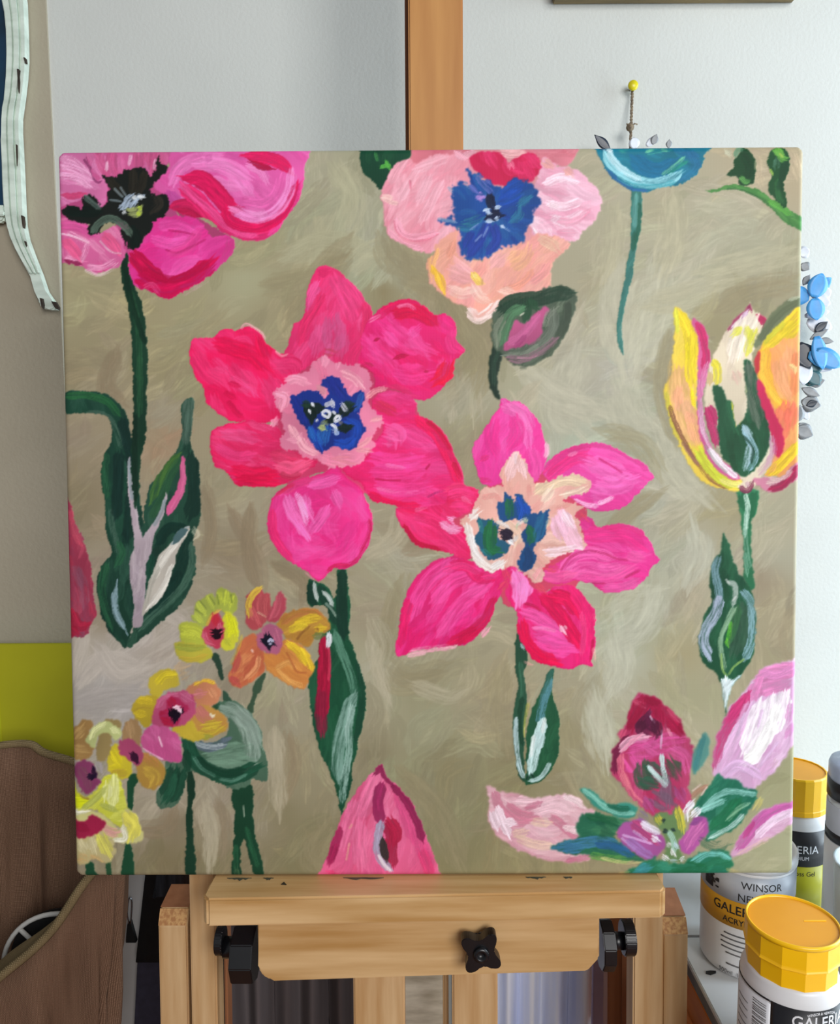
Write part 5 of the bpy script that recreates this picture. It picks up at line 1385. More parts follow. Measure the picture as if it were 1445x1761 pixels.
# ---------------------------------------------------------------------------
# THE EASEL (built in the canvas axes, it leans with the canvas)
# ---------------------------------------------------------------------------
M_mast = mat('mast_beech', 'c58f50', .5, 'b0783e', scale=(9, 9, .8), nscale=7, detail=6, lo=.3, hi=.7)
M_beech_v = mat('beech_upright', 'd8b88c', .55, 'b58a58', scale=(10, 10, .7), nscale=8, detail=6, lo=.3, hi=.7)
M_beech_h = mat('beech_rail', 'd8b483', .5, 'b3874e', scale=(.7, 10, 10), nscale=8, detail=6, lo=.3, hi=.7)
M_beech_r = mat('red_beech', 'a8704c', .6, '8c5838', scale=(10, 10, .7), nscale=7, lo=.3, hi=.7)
M_beech_e = mat('beech_end_grain', 'c79a62', .6, 'a87444', scale=(30, 4, 30), nscale=12, lo=.4, hi=.6)
M_black = mat('black_plastic', '15161a', .32, '101114', nscale=30)
M_steel = mat('bright_steel', 'b9bec8', .25, 'a4aab4', nscale=30, metallic=1.0)
easel = empty('studio_easel', CANM @ Matrix.Translation((0, 0, -1.15)), 'beech wood studio easel with black star knob holding up the flower canvas', 'easel')
EZ = 1.15
def epart(name, bm, m, smooth=False, bevel=.0015, label=None):
    for v in bm.verts: v.co.z += EZ
    return obj(name, bm, m, easel, smooth, label, bevel)
FLOOR_L = -1.13
def rect(px0, px1, py0, py1, d):
    a, b = onC(px0, py0, d), onC(px1, py1, d); return a.x, b.x, b.z, a.z
# mast behind the canvas, with a second strip behind it
x0, x1, _, zt = rect(702, 797, 0, 250, .042)
epart('mast', bx(x0, x1, .042, .062, -.40, zt + .18), M_mast)
x0, _, _, _ = rect(696, 797, 0, 250, .066)
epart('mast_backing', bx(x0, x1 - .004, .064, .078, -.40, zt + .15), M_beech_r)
# tray the canvas stands on, turned a little so that its left end comes forward
tl, tr = onC(354, 1541, -.034), onC(1141, 1527, -.024)
zt0 = -SQ / 2 - .0006
th = onC(354, 1543, -.034).z - onC(354, 1591, -.034).z
bm = bmesh.new()
P = [(tl.x - .004, .034), (tl.x - .004, -.028), (tl.x + .001, -.034), (tr.x - .001, -.024), (tr.x + .004, -.018), (tr.x + .004, .034)]
prism(bm, [(x, y, zt0 - th) for x, y in P], (0, 0, th))
epart('tray', bm, M_beech_h, bevel=.0018)
# dried smears along the back of the tray
M_smear = mat('dried_olive_paint', '4c4a38', .7, '3a3a2e', nscale=60)
r_ = random.Random(12)
for a, b_ in ((390, 432), (452, 470), (590, 660), (905, 940), (970, 985)):
    bm = bmesh.new(); p0, p1 = onC(a, 1512, -.004), onC(b_, 1512, -.004); n = 9
    up_ = [(p0.x + (p1.x - p0.x) * k / n, -.0015 - .0005 * r_.random()) for k in range(n + 1)]
    dn_ = [(x, y - r_.uniform(.0015, .0055) * math.sin(math.pi * min(.95, max(.05, k / n)))) for k, (x, y) in enumerate(up_)]
    prism(bm, [(x, y, zt0 + .00005) for x, y in up_ + dn_[::-1]], (0, 0, .00035))
    epart('paint_smear', bm, M_smear, bevel=0)
p0 = onC(488, 1522, -.012)
bm = bmesh.new(); prism(bm, [(p0.x - .0022, -.0125, zt0 + .00005), (p0.x + .0026, -.013, zt0 + .00005), (p0.x - .0003, -.0085, zt0 + .00005)], (0, 0, .0004)); epart('paint_smear', bm, M_black, bevel=0)
# rail under the tray
ra, rb, rc = onC(443, 1590, -.012), onC(443, 1687, -.012), onC(1031, 1670, -.006)
zr1 = zt0 - th - .0003; zr0 = rb.z; zr2 = onC(1031, 1671, -.006).z
bm = bmesh.new()
pr = []
for k in range(7):
    a = math.pi + k * math.pi / 12
    pr.append((ra.x + .013 + .013 * math.cos(a), zr0 + .013 + .013 * math.sin(a)))
pr += [(rc.x - .010, zr2), (rc.x, zr2 + .011), (rc.x, zr1), (ra.x, zr1)]
vs_ = prism(bm, [(x, 0, z) for x, z in pr], (0, .020, 0))
for v in vs_: v.co.y += -.012 + (v.co.x - ra.x) / (rc.x - ra.x) * .006
epart('rail', bm, M_beech_h)
# uprights
x0, x1, _, z1 = rect(325, 373, 1511, 1700, .036)
epart('upright', bx(x0, x1, .036, .060, FLOOR_L, -.22), M_beech_v)
x0, x1, _, z1 = rect(1090, 1140, 1575, 1700, .036)
epart('upright', bx(x0, x1, .036, .060, FLOOR_L, -.22), M_beech_v)
for a, b, y_top, y_ch in ((272, 324, 1534, 1592), (1140, 1183, 1540, 1607)):
    x0, x1, _, z1 = rect(a, b, y_ch, 1700, .048)
    zz = onC(a, y_top, .080).z
    bm = bmesh.new()
    prism(bm, [(x0, .048, FLOOR_L), (x0, .048, z1), (x0, .054, z1 + .013), (x0, .085, zz + .004), (x0, .085, FLOOR_L)], (x1 - x0, 0, 0))
    epart('side_post', bm, M_beech_v)
    bm = bmesh.new(); prism(bm, [(x0 + .0004, .0546, z1 + .0135), (x0 + .0004, .0848, zz + .0042), (x0 + .0004, .0848, zz + .0050), (x0 + .0004, .0543, z1 + .0142)], (x1 - x0 - .0008, 0, 0))
    epart('sloped_end', bm, M_beech_r, bevel=0)
    bm = bmesh.new(); prism(bm, [(x0 + .0004, .0478, z1 + .0004), (x0 + .0004, .0536, z1 + .0128), (x0 + .0004, .0530, z1 + .0132), (x0 + .0004, .0472, z1 + .0006)], (x1 - x0 - .0008, 0, 0))
    epart('end_grain', bm, M_beech_e, bevel=0)
# inner boards under the rail
x0, x1, _, _ = rect(608, 697, 1680, 1761, .012)
epart('centre_board', bx(x0, x1, .010, .028, FLOOR_L + .02, zr0 + .03), M_beech_v)
x0, x1, _, _ = rect(778, 856, 1680, 1761, .012)
epart('centre_board', bx(x0, x1, .010, .028, FLOOR_L + .02, zr0 + .03), M_beech_v)
x0, x1, _, _ = rect(762, 772, 1680, 1761, .030)
epart('edge_strip', bx(x0, x1, .030, .042, FLOOR_L + .02, zr0 + .03), M_beech_v)
# back legs, of reddish wood
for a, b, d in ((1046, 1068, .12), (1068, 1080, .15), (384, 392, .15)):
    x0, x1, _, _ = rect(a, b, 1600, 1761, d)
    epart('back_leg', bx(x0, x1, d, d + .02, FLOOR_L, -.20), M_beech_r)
# foot beams on the floor
for sx in (-1, 1):
    epart('foot', bx(sx * .205 - .02, sx * .205 + .02, -.10, .24, FLOOR_L - .012, FLOOR_L), M_beech_v)
# star knob on the rail
def star_knob():
    bm = bmesh.new(); N = 64; pts = []
    for i in range(N):
        a = 2 * math.pi * i / N
        k = .5 + .5 * math.cos(4 * (a - .95))
        r = .0105 + .0085 * k ** 1.3
        pts.append((r * math.cos(a), 0, r * math.sin(a)))
    prism(bm, pts, (0, -.011, 0))
    return bm
kc = onC(827, 1634, -.022)
o = epart('star_knob', star_knob(), M_black, bevel=.0012); o.location = (kc.x, -.016, kc.z)
bm = bmesh.new(); lathe(bm, [(.0062, 0), (.0062, .003), (.0048, .004), (.0032, .004), (.0032, .001), (0, .001)], 24)
o2 = obj('knob_boss', bm, M_black, o, True)
o2.matrix_local = Matrix.Translation((0, -.0105, EZ)) @ Matrix.Rotation(math.pi / 2, 4, 'X')
bm = bmesh.new(); cyl(bm, (kc.x, -.017, kc.z), (kc.x, -.002, kc.z), .006); epart('knob_bolt', bm, M_steel, True, 0)
# clamp screws at the ends of the rail
def knurl(px0, px1, py0, py1, d, m=M_black, seg=28, name='clamp_screw', flat=False):
    a, b = onC(px0, (py0 + py1) / 2, d), onC(px1, (py0 + py1) / 2, d)
    r = (onC(px0, py0, d).z - onC(px0, py1, d).z) / 2
    bm = bmesh.new(); cyl(bm, (a.x, d, a.z), (b.x, d, b.z), r, seg)
    return epart(name, bm, m, not flat, .0008 if flat else 0)
knurl(373, 386, 1594, 1640, .016, flat=True); knurl(386, 412, 1612, 1646, .016); knurl(404, 442, 1592, 1684, .012, seg=8, flat=True)
knurl(1070, 1089, 1584, 1640, .016, flat=True); knurl(1050, 1072, 1604, 1632, .016, M_black); knurl(1031, 1052, 1582, 1664, .012, seg=10, flat=True)
knurl(1053, 1068, 1608, 1628, .0155, M_steel)

# ---------------------------------------------------------------------------
# ON THE WALLS
# ---------------------------------------------------------------------------
WY = WALL_Y
M_mint = mat('chalky_mint_paint', 'dcebe0', .7, 'c2d2c6', scale=(1, 1, 3), nscale=30, bump=.25, lo=.3, hi=.6)
M_chip = mat('bare_dark_wood', '2a221c', .8, '40352a', nscale=60)
M_blue = mat('deep_blue_picture', '17405f', .35, '0d2c40', nscale=14)
M_frame_w = mat('dull_gilt_wood', '7c6a44', .5, '5f5236', scale=(.8, 8, 8), nscale=20)
M_mat = mat('cream_mount', 'dcd8cc', .8, nscale=30)
# distressed frame on the left wall: outline traced on a plane just off the wall
FX = .012                              # how far its face stands off the wall
def fl(px, py, X=FX): return atY(px, py, LW_Y - X)
mirror = empty('wall_frame', Vector((fl(20, 200).x, LW_Y, fl(20, 200).z)), 'distressed mint white carved wall frame around a dark blue panel on the left wall', 'frame')
mo = mirror.matrix_world.inverted()
def mpart(name, pts, X0, th, m, bevel=.002):
    bm = bmesh.new(); q = []
    for p in pts: q.append(mo @ p)
    prism(bm, q, (0, th, 0)); return obj(name, bm, m, mirror, False, None, bevel)
outer = [(36, -60), (40, 0), (42, 50), (43, 100), (41, 130), (37, 165), (32, 200), (32, 225), (34, 260), (36, 300), (38, 350), (40, 385), (45, 410), (56, 440), (68, 470), (78, 500), (87, 518), (99, 532)]
inner_ = [(84, 532), (72, 530), (66, 522), (62, 500), (52, 475), (38, 450), (26, 428), (16, 405), (9, 380), (6, 350), (4, 315), (3, 280), (1, 240), (2, 190), (7, 165), (10, 130), (11, 90), (10, 50), (7, 20), (3, 0), (0, -60)]
mpart('carved_stile', [fl(*p) for p in outer + inner_], FX, .010, M_mint)
def band(f0, f1, X, m, name, y0=-60, y1=470):
    o_ = smoothpts([Vector((a, b, 0)) for a, b in outer], 4); i_ = smoothpts([Vector((a, b, 0)) for a, b in inner_[::-1]], 4)
    def at_y(L, y):
        for p, q in zip(L[:-1], L[1:]):
            if p.y <= y <= q.y and q.y > p.y: return p.x + (q.x - p.x) * (y - p.y) / (q.y - p.y)
        return L[0].x if y < L[0].y else L[-1].x
    ys = [y0 + (y1 - y0) * k / 26 for k in range(27)]
    pts = []
    for y in ys: a, b = at_y(i_, y), at_y(o_, y); pts.append((a + (b - a) * f0, y))
    for y in ys[::-1]: a, b = at_y(i_, y), at_y(o_, y); pts.append((a + (b - a) * f1, y))
    mpart(name, [fl(px, py, X) for px, py in pts], X, X - FX + .002, m, .0008)
band(.03, .30, FX + .003, M_mint, 'carved_ridge'); band(.40, .66, FX + .0035, M_mint, 'carved_ridge'); band(.80, .99, FX + .003, M_mint, 'carved_ridge')
mpart('bottom_rail', [fl(-90, 352), fl(7, 352), fl(9, 362), fl(8, 376), fl(4, 382), fl(-90, 382)], FX, .008, M_mint)
mpart('bottom_moulding', [fl(-90, 362, FX + .004), fl(7, 362, FX + .004), fl(7, 371, FX + .004), fl(-90, 371, FX + .004)], FX, .006, M_mint, .001)
mpart('blue_panel', [fl(-90, -60, .004), fl(16, -60, .004), fl(16, 366, .004), fl(-90, 366, .004)], FX, .003, M_blue, 0)
for (a, b, c, d) in ((40, 98, 44, 108), (29, 118, 34, 160), (27, 248, 30, 285), (36, 370, 41, 392), (41, 414, 46, 424), (88, 518, 101, 533), (68, 512, 74, 530)):
    mpart('paint_chip', [fl(a, b, FX + .0045), fl((a + c) / 2 + 1, b + 1, FX + .0045), fl(c, (b + d) / 2 + 3, FX + .0045), fl(c - 1, d, FX + .0045), fl((a + c) / 2, d - 3, FX + .0045)], FX, .0045, M_chip, 0)
# picture frame whose lower edge comes into view at the top
pf = empty('picture_frame', atY(1255, -80, WY) , 'dull gilt picture frame, only its lower edge showing at the top right', 'picture')
fi = pf.matrix_world.inverted()
pa, pb = fi @ atY(950, 0, WY), fi @ atY(1362, 6, WY)
zb = pb.z; zt = zb + .30
def pfb(name, x0, x1, y0, y1, z0, z1, m, bv=.001): return obj(name, bx(x0, x1, y0, y1, z0, z1), m, pf, False, None, bv)
pfb('frame_rail', pa.x, pb.x, -.022, -.0005, zb, zb + .014, M_frame_w); pfb('frame_rail', pa.x, pb.x, -.022, -.0005, zt - .014, zt, M_frame_w)
pfb('frame_stile', pa.x, pa.x + .014, -.022, -.0005, zb + .014, zt - .014, M_frame_w); pfb('frame_stile', pb.x - .014, pb.x, -.022, -.0005, zb + .014, zt - .014, M_frame_w)
pfb('mount', pa.x + .014, pb.x - .014, -.010, -.0005, zb + .014, zt - .014, M_mat, 0)
# tack, twine and the garland it carries
M_tack = mat('yellow_plastic', 'd8cc1c', .3, 'ccc018', nscale=20)
M_twine = mat('grey_brown_twine', '8a7c66', .9, '62564a', scale=(1, 1, 1), nscale=400)
M_tin = mat('pewter_tin', '8c9094', .45, '6c7276', nscale=60, metallic=.15)
M_tinb = mat('sky_blue_enamel', '4ba0e0', .4, '3a88c8', nscale=40)
M_tinp = mat('pale_pearl_enamel', 'd8dee8', .35, 'b8c2d0', nscale=40)
M_tind = mat('dark_slate_enamel', '2a3444', .35, '1c2430', nscale=40)
M_tint = mat('sea_green_enamel', '3c6c74', .4, '2c545c', nscale=40)
tk = atY(1089, 147, WY - .012)
tack = empty('push_pin', Vector((tk.x, WY, tk.z)), 'round yellow headed pin stuck in the white wall above the canvas', 'pin')
bm = bmesh.new(); lathe(bm, [(.0, 0), (.0052, .0006), (.0056, .002), (.0054, .0034), (.0042, .0046), (0, .005)], 28)
o = obj('pin_head', bm, M_tack, tack, True); o.matrix_local = Matrix.Translation((0, -.010, 0)) @ Matrix.Rotation(math.pi / 2, 4, 'X')
bm = bmesh.new(); cyl(bm, (0, -.0105, 0), (0, -.0002, 0), .0012, 12); obj('pin_shank', bm, M_steel, tack, True)
GY = WY - .022
gc_ = atY(1083, 585, GY); GR = atY(1385, 585, GY).x - gc_.x
gar = empty('garland', gc_, 'wreath of blue and pewter tin flowers hanging behind the right edge of the canvas', 'wreath')
gi = gar.matrix_world.inverted()
g0, g1 = gi @ atY(1088, 156, WY - .0075), gi @ atY(1084, 262, GY)
g0.y = gi.translation.y + WY - .0072
bm = bmesh.new()
tw = []
for k in range(41):
    t = k / 40; p = g0.lerp(g1, t); tw.append(p + Vector((.0009 * math.cos(t * 60), .0006 * math.sin(t * 60), 0)))
tube(bm, tw, .0011, 6)
tube(bm, [p + Vector((-.0018 * math.cos(i * 1.5), .0006 * math.sin(i * 1.5), 0)) for i, p in enumerate(tw)], .0010, 6)
tag(obj('twine', bm, M_twine, gar, True), None)
kp = gi @ atY(1084, 219, GY)
bm = bmesh.new(); bmesh.ops.create_icosphere(bm, subdivisions=2, radius=.0045); bmesh.ops.translate(bm, vec=kp, verts=bm.verts[:])
tube(bm, [kp, kp + Vector((.005, 0, .004)), kp + Vector((.008, 0, .003))], .0008, 6); tube(bm, [kp, kp + Vector((-.004, 0, .004))], .0008, 6)
obj('knot', bm, M_twine, gar, True)
bm = bmesh.new()
tube(bm, [(GR * .94 * math.cos(2 * math.pi * k / 60), .004, GR * .94 * math.sin(2 * math.pi * k / 60)) for k in range(60)], .0016, 8, True)
obj('wire_ring', bm, M_tin, gar, True)
def petal_bm(L, Wd, cup=.25, n=8, point=.7):
    bm = bmesh.new(); rows = []
    for i in range(n + 1):
        t = i / n; w_ = Wd / 2 * (math.sin(math.pi * min(1, t * .93 + .06))) ** point
        rows.append([bm.verts.new((L * t, -cup * L * t * t * .8 - abs(s) * w_ * .5 * cup + .0, s * w_)) for s in (-1, -.5, 0, .5, 1)])
    for A, B in zip(rows[:-1], rows[1:]):
        for k in range(4): bm.faces.new((A[k], A[k + 1], B[k + 1], B[k]))
    r = bmesh.ops.extrude_face_region(bm, geom=bm.faces[:])
    bmesh.ops.translate(bm, vec=(0, .0008, 0), verts=[v for v in r['geom'] if isinstance(v, bmesh.types.BMVert)])
    return bm
def tin_piece(px, py, ang, L, Wd, m, y=0.0, cup=.14, name='tin_petal'):
    """One bent sheet piece, its base at the pixel, pointing along ang (degrees, 0 right, 90 up); L, Wd in photo pixels."""
    k = GY / FPX
    o = obj(name, petal_bm(L * k * 1.4, Wd * k * 1.3, cup, 8, .7 if m in (M_tinb, M_tinp) else 1.3), m, gar, True)
    p = gi @ atY(px, py, GY)
    o.matrix_local = Matrix.Translation((p.x, p.y - .004 - y, p.z)) @ Matrix.Rotation(-math.radians(ang), 4, 'Y')
    return o
for px, py, a, L, Wd, mm, yy in (
        (1392, 514, 75, 28, 26, M_tinb, .006), (1392, 514, 20, 22, 22, M_tinp, .004), (1393, 516, -85, 26, 24, M_tinb, .007), (1394, 514, -25, 20, 16, M_tinp, .005), (1390, 512, 45, 30, 18, M_tinb, .003), (1386, 514, 170, 26, 24, M_tinb, .004),
        (1380, 545, 10, 28, 12, M_tinp, .002), (1385, 552, -20, 30, 24, M_tinp, .001),
        (1388, 585, 30, 24, 10, M_tin, .003), (1396, 572, 40, 18, 12, M_tind, .004), (1402, 586, -8, 18, 9, M_tin, .004),
        (1398, 580, -80, 40, 20, M_tinb, .005), (1396, 605, -35, 34, 24, M_tinb, .006), (1384, 612, -10, 38, 26, M_tinb, .005), (1414, 616, 15, 15, 14, M_tin, .004),
        (1372, 590, -70, 34, 34, M_tind, .002), (1380, 620, -95, 30, 22, M_tinp, .003),
        (1384, 632, 10, 22, 22, M_tint, .002), (1388, 640, -55, 20, 20, M_tint, .003), (1396, 636, 0, 22, 7, M_tinp, .002),
        (1372, 652, -5, 26, 18, M_tint, .001), (1386, 662, 15, 20, 14, M_tin, .002), (1374, 668, -25, 24, 12, M_tin, .003),
        (1374, 690, -15, 24, 24, M_tin, .002), (1382, 698, 20, 14, 10, M_tind, .003), (1374, 700, -60, 18, 12, M_tinp, .001),
        (1370, 728, -30, 18, 10, M_tin, .001), (1370, 738, -45, 16, 14, M_tin, .002), (1378, 492, 60, 14, 10, M_tin, .001), (1372, 440, 30, 12, 16, M_tinp, .001), (1375, 455, -40, 12, 14, M_tin, .001),
        (1110, 254, 45, 14, 9, M_tinp, .001), (1120, 252, 70, 12, 10, M_tin, .002), (1048, 262, 140, 26, 12, M_tind, .002), (1090, 258, 100, 12, 14, M_tinp, .001), (1148, 258, 90, 10, 8, M_tin, .001)):
    tin_piece(px, py, a, L, Wd, mm, yy)

r_ = random.Random(21)
for k in range(26):                     # the rest of the wreath, behind the canvas
    a = math.radians(52 + 280 * k / 25); base = (1083 + 312 * math.cos(a), 585 - 312 * math.sin(a))
    if base[1] < 325: continue
    mm = (M_tinb, M_tin, M_tinp, M_tint)[k % 4]
    for q in range(4): tin_piece(base[0] + r_.uniform(-8, 8), base[1] + r_.uniform(-8, 8), r_.uniform(0, 360), r_.uniform(20, 30), r_.uniform(14, 24), mm, r_.uniform(.001, .006))

# ---------------------------------------------------------------------------
# LEFT SIDE: YELLOW BOARD, BURLAP BAG, BOARDS LEANING BEHIND THE EASEL
# ---------------------------------------------------------------------------
M_yel = mat('yellow_card', 'aaa90c', .6, 'a29f0a', nscale=8)
ya, yb = atY(-70, 1107, .865), atY(170, 1106, .865)
yl = ya.x
card = empty('yellow_board', Vector(((yl + yb.x) / 2, .865, 0)), 'plain mustard yellow board standing against the wall behind the burlap bag', 'board')
obj('panel', bx(yl - (yl + yb.x) / 2, yb.x - (yl + yb.x) / 2, -.003, .003, 0, yb.z), M_yel, card, False, None, .0008)
xf = atY(5, 1200, .87).x - (yl + yb.x) / 2
obj('edge_strip', bx(yl - (yl + yb.x) / 2, xf, -.0045, -.003, 0, yb.z - .02), M_yel, card)

def burlap(name, c1, c2):
    m = bpy.data.materials.new(name); m.use_nodes = True; nt = m.node_tree; b = nt.nodes['Principled BSDF']
    b.inputs['Roughness'].default_value = .95; b.inputs['Specular IOR Level'].default_value = .1
    uv = nt.nodes.new('ShaderNodeUVMap'); wv = []
    for ax, sc in (('X', 640), ('Y', 640)):
        w_ = nt.nodes.new('ShaderNodeTexWave'); w_.bands_direction = ax; w_.inputs['Scale'].default_value = sc / 3.14; w_.inputs['Distortion'].default_value = 1.2; w_.inputs['Detail'].default_value = 2
        nt.links.new(uv.outputs['UV'], w_.inputs['Vector']); wv.append(w_)
    mx = nt.nodes.new('ShaderNodeMath'); mx.operation = 'MULTIPLY'
    nt.links.new(wv[0].outputs['Fac'], mx.inputs[0]); nt.links.new(wv[1].outputs['Fac'], mx.inputs[1])
    r = nt.nodes.new('ShaderNodeValToRGB'); r.color_ramp.elements[0].color, r.color_ramp.elements[1].color = lin(c2), lin(c1)
    r.color_ramp.elements[1].position = .6
    nt.links.new(mx.outputs[0], r.inputs['Fac'])
    nz_ = nt.nodes.new('ShaderNodeTexNoise'); nz_.inputs['Scale'].default_value = 9
    mix = nt.nodes.new('ShaderNodeMixRGB'); mix.blend_type = 'MULTIPLY'; mix.inputs[0].default_value = .35
    nt.links.new(r.outputs['Color'], mix.inputs[1]); nt.links.new(nz_.outputs['Fac'], mix.inputs[2])
    nt.links.new(mix.outputs['Color'], b.inputs['Base Color'])
    bp = nt.nodes.new('ShaderNodeBump'); bp.inputs['Strength'].default_value = .35; bp.inputs['Distance'].default_value = .0006
    nt.links.new(mx.outputs[0], bp.inputs['Height']); nt.links.new(bp.outputs['Normal'], b.inputs['Normal'])
    return m
M_burlap = burlap('burlap', '94745f', '5e4637')
M_hem = burlap('burlap_hem', '988664', '6c5c42')
rim = [(-90, 1760, .655), (-40, 1722, .66), (0, 1682, .665), (60, 1632, .668), (100, 1588, .672), (145, 1520, .678), (185, 1478, .683), (210, 1462, .690), (223, 1470, .705), (220, 1440, .74), (200, 1385, .765), (165, 1330, .785), (125, 1311, .79), (76, 1296, .795), (50, 1281, .795), (0, 1284, .79), (-40, 1300, .785), (-80, 1380, .76), (-100, 1520, .71), (-105, 1680, .675)]
R3 = [atY(*p) for p in rim]
loop = smoothpts(R3 + [R3[0]], 6)[:-1]
bag_c = Vector((sum(p.x for p in loop) / len(loop), sum(p.y for p in loop) / len(loop), 0))
bag = empty('burlap_bag', bag_c, 'open brown burlap sack with rolled hem at the lower left beside the easel', 'bag')
def bag_bm(off):
    bm = bmesh.new(); uvl = bm.loops.layers.uv.new('UVMap'); rows = []; n = len(loop)
    L = [0]
    for i in range(n): L.append(L[-1] + (loop[(i + 1) % n] - loop[i]).length)
    K = 26
    for k in range(K + 1):
        t = k / K; row = []
        for i, p in enumerate(loop):
            z = p.z * (1 - t) + .0 * t
            c = bag_c
            q = Vector((p.x, p.y, z)); out = Vector((p.x - c.x, p.y - c.y, 0)); out.normalize()
            wob = .006 * math.sin(i * .37 + k * .5) * min(1, t * 6) + .004 * math.sin(i * .9 - k * .8) * min(1, t * 8)
            q += out * (off + wob - (.02 * t * t + .16 * max(0, out.x) * t ** 1.1))
            row.append(bm.verts.new(q - c))
        rows.append(row)
    for k in range(K):
        for i in range(n):
            j = (i + 1) % n
            f = bm.faces.new((rows[k][i], rows[k][j], rows[k + 1][j], rows[k + 1][i]))
            for lp, (a, b_) in zip(f.loops, ((i, k), (i + 1, k), (i + 1, k + 1), (i, k + 1))):
                lp[uvl].uv = (L[a], rows[b_][i].co.z)
    bm.faces.new(rows[-1])
    return bm
o = obj('sack', bag_bm(0), M_burlap, bag, True)
sm = o.modifiers.new('thickness', 'SOLIDIFY'); sm.thickness = .002; sm.offset = -1
bm = bmesh.new(); uvl = bm.loops.layers.uv.new('UVMap')
tube(bm, [p - bag_c + Vector((0, 0, .001)) for p in loop], .0042, 8, True)
for f in bm.faces:
    for lp in f.loops: lp[uvl].uv = (lp.vert.co.x + lp.vert.co.y, lp.vert.co.z)
obj('hem', bm, M_hem, bag, True)
# flap folded over on the front edge
bm = bmesh.new(); uvl = bm.loops.layers.uv.new('UVMap'); rows = []
fr = smoothpts([atY(*p) for p in rim[1:6]], 6)
for p, wd in zip(fr, [.038 - .032 * k / (len(fr) - 1) for k in range(len(fr))]):
    rows.append([bm.verts.new(p - bag_c + Vector((-.001, .002 + .9 * wd * s, .30 * wd * s))) for s in (0, .5, 1)])
for A, B in zip(rows[:-1], rows[1:]):
    for k in range(2):
        f = bm.faces.new((A[k], A[k + 1], B[k + 1], B[k]))
        for lp in f.loops: lp[uvl].uv = (lp.vert.co.x, lp.vert.co.y * 3)
obj('inner_fold', bm, M_hem, bag, True)
# white rimmed wheel standing in the bag
M_white = mat('white_plastic', 'c9c8c4', .5, 'b8b7b2', nscale=20)
M_dark = mat('matt_black', '0b0a0b', .7, '070708', nscale=20)
WHY = .735
wc = atY(104, 1664, WHY); wr = atY(202, 1664, WHY).x - wc.x
wheel = empty('wheel', wc, 'black wheel with white rim and spokes, poking out of the burlap bag', 'wheel')
bm = bmesh.new(); tube(bm, [(wr * math.cos(2 * math.pi * k / 48), 0, wr * math.sin(2 * math.pi * k / 48)) for k in range(48)], .0025, 8, True); obj('rim', bm, M_white, wheel, True)
for k in range(8):
    a = math.radians(-22 + 45 * k + 155)
    bm = bmesh.new(); tube(bm, [(.01 * math.cos(a), 0, .01 * math.sin(a)), (wr * math.cos(a), 0, wr * math.sin(a))], .0024, 6); obj('spoke', bm, M_white, wheel, True)
bm = bmesh.new(); lathe(bm, [(0, -.003), (wr * .97, -.003), (wr * .97, 0), (0, 0)], 40); o = obj('disc', bm, M_dark, wheel); o.matrix_local = Matrix.Translation((0, .010, 0)) @ Matrix.Rotation(math.pi / 2, 4, 'X')
bm = bmesh.new(); lathe(bm, [(0, -.004), (.012, -.004), (.012, .004), (0, .004)], 24); o = obj('hub', bm, M_white, wheel, True); o.matrix_local = Matrix.Rotation(math.pi / 2, 4, 'X')

# boards leaning in the gap
M_foam = mat('white_board', 'b9b6b4', .7, 'adaaa8', nscale=12)
M_port = mat('black_leatherette', '0a0b0e', .45, '060709', nscale=120, bump=.15)
M_navy = mat('navy_cloth', '2a2738', .8, '221f2e', nscale=120)
wb0, wb1 = atY(212, 1505, .835), atY(251, 1505, .835)
bl = atY(238, 1761, .835)
sl = (bl.x - wb1.x) / (bl.z - wb1.z)
def leaning(name, label, cat, px0, px1, py, Y, sl, th, m, ztop=None):
    a, b_ = atY(px0, py, Y), atY(px1, py, Y); zt = ztop or a.z + .03
    e = empty(name, Vector((b_.x + sl * (0 - a.z), Y, 0)), label, cat)
    bm = bmesh.new(); w_ = b_.x - a.x
    prism(bm, [(-w_, 0, 0), (0, 0, 0), (sl * zt, 0, zt), (sl * zt - w_, 0, zt)], (0, th, 0))
    obj('panel', bm, m, e, False, None, .0008); return e
leaning('white_board', 'white foam board standing on edge between the burlap bag and the black portfolio', 'board', 206, 250, 1505, .835, sl, .006, M_foam)
pfo = leaning('portfolio', 'black portfolio case with navy lower half behind the left easel post', 'portfolio', 236, 330, 1655, .815, sl, .018, M_navy)
fp = [atY(252, 1480, .810), atY(310, 1480, .810), atY(310, 1656, .810), atY(233, 1656, .810)]
bm = bmesh.new(); io = pfo.matrix_world.inverted()
prism(bm, [io @ p for p in fp], (0, .0045, 0)); obj('black_flap', bm, M_port, pfo, False, None, .0006)
fp = [atY(270, 1500, .804), atY(335, 1500, .804), atY(335, 1535, .804), atY(262, 1545, .804)]
bm = bmesh.new(); prism(bm, [io @ p for p in fp], (0, .0055, 0)); obj('grey_sleeve', bm, mat('smoky_plastic', '34373e', .25, '1c1e22', scale=(20, 1, 1), nscale=8), pfo, False, None, .0005)
cl = atY(222, 1600, .828)
clip = empty('binder_clip', cl, 'small black binder clip on the edge of the white foam board', 'clip')
ci = clip.matrix_world.inverted()
bm = bmesh.new(); prism(bm, [ci @ atY(x, y, .828) for x, y in ((216, 1622), (234, 1622), (224, 1585), (219, 1590))], (0, .006, 0)); obj('clip_body', bm, M_dark, clip, False, None, .0005)
bm = bmesh.new(); tube(bm, smoothpts([ci @ atY(x, y, .8285) for x, y in ((222, 1588), (219, 1570), (222, 1545), (227, 1552), (225, 1588))], 4), .0009, 6); obj('clip_handle', bm, M_steel, clip, True)

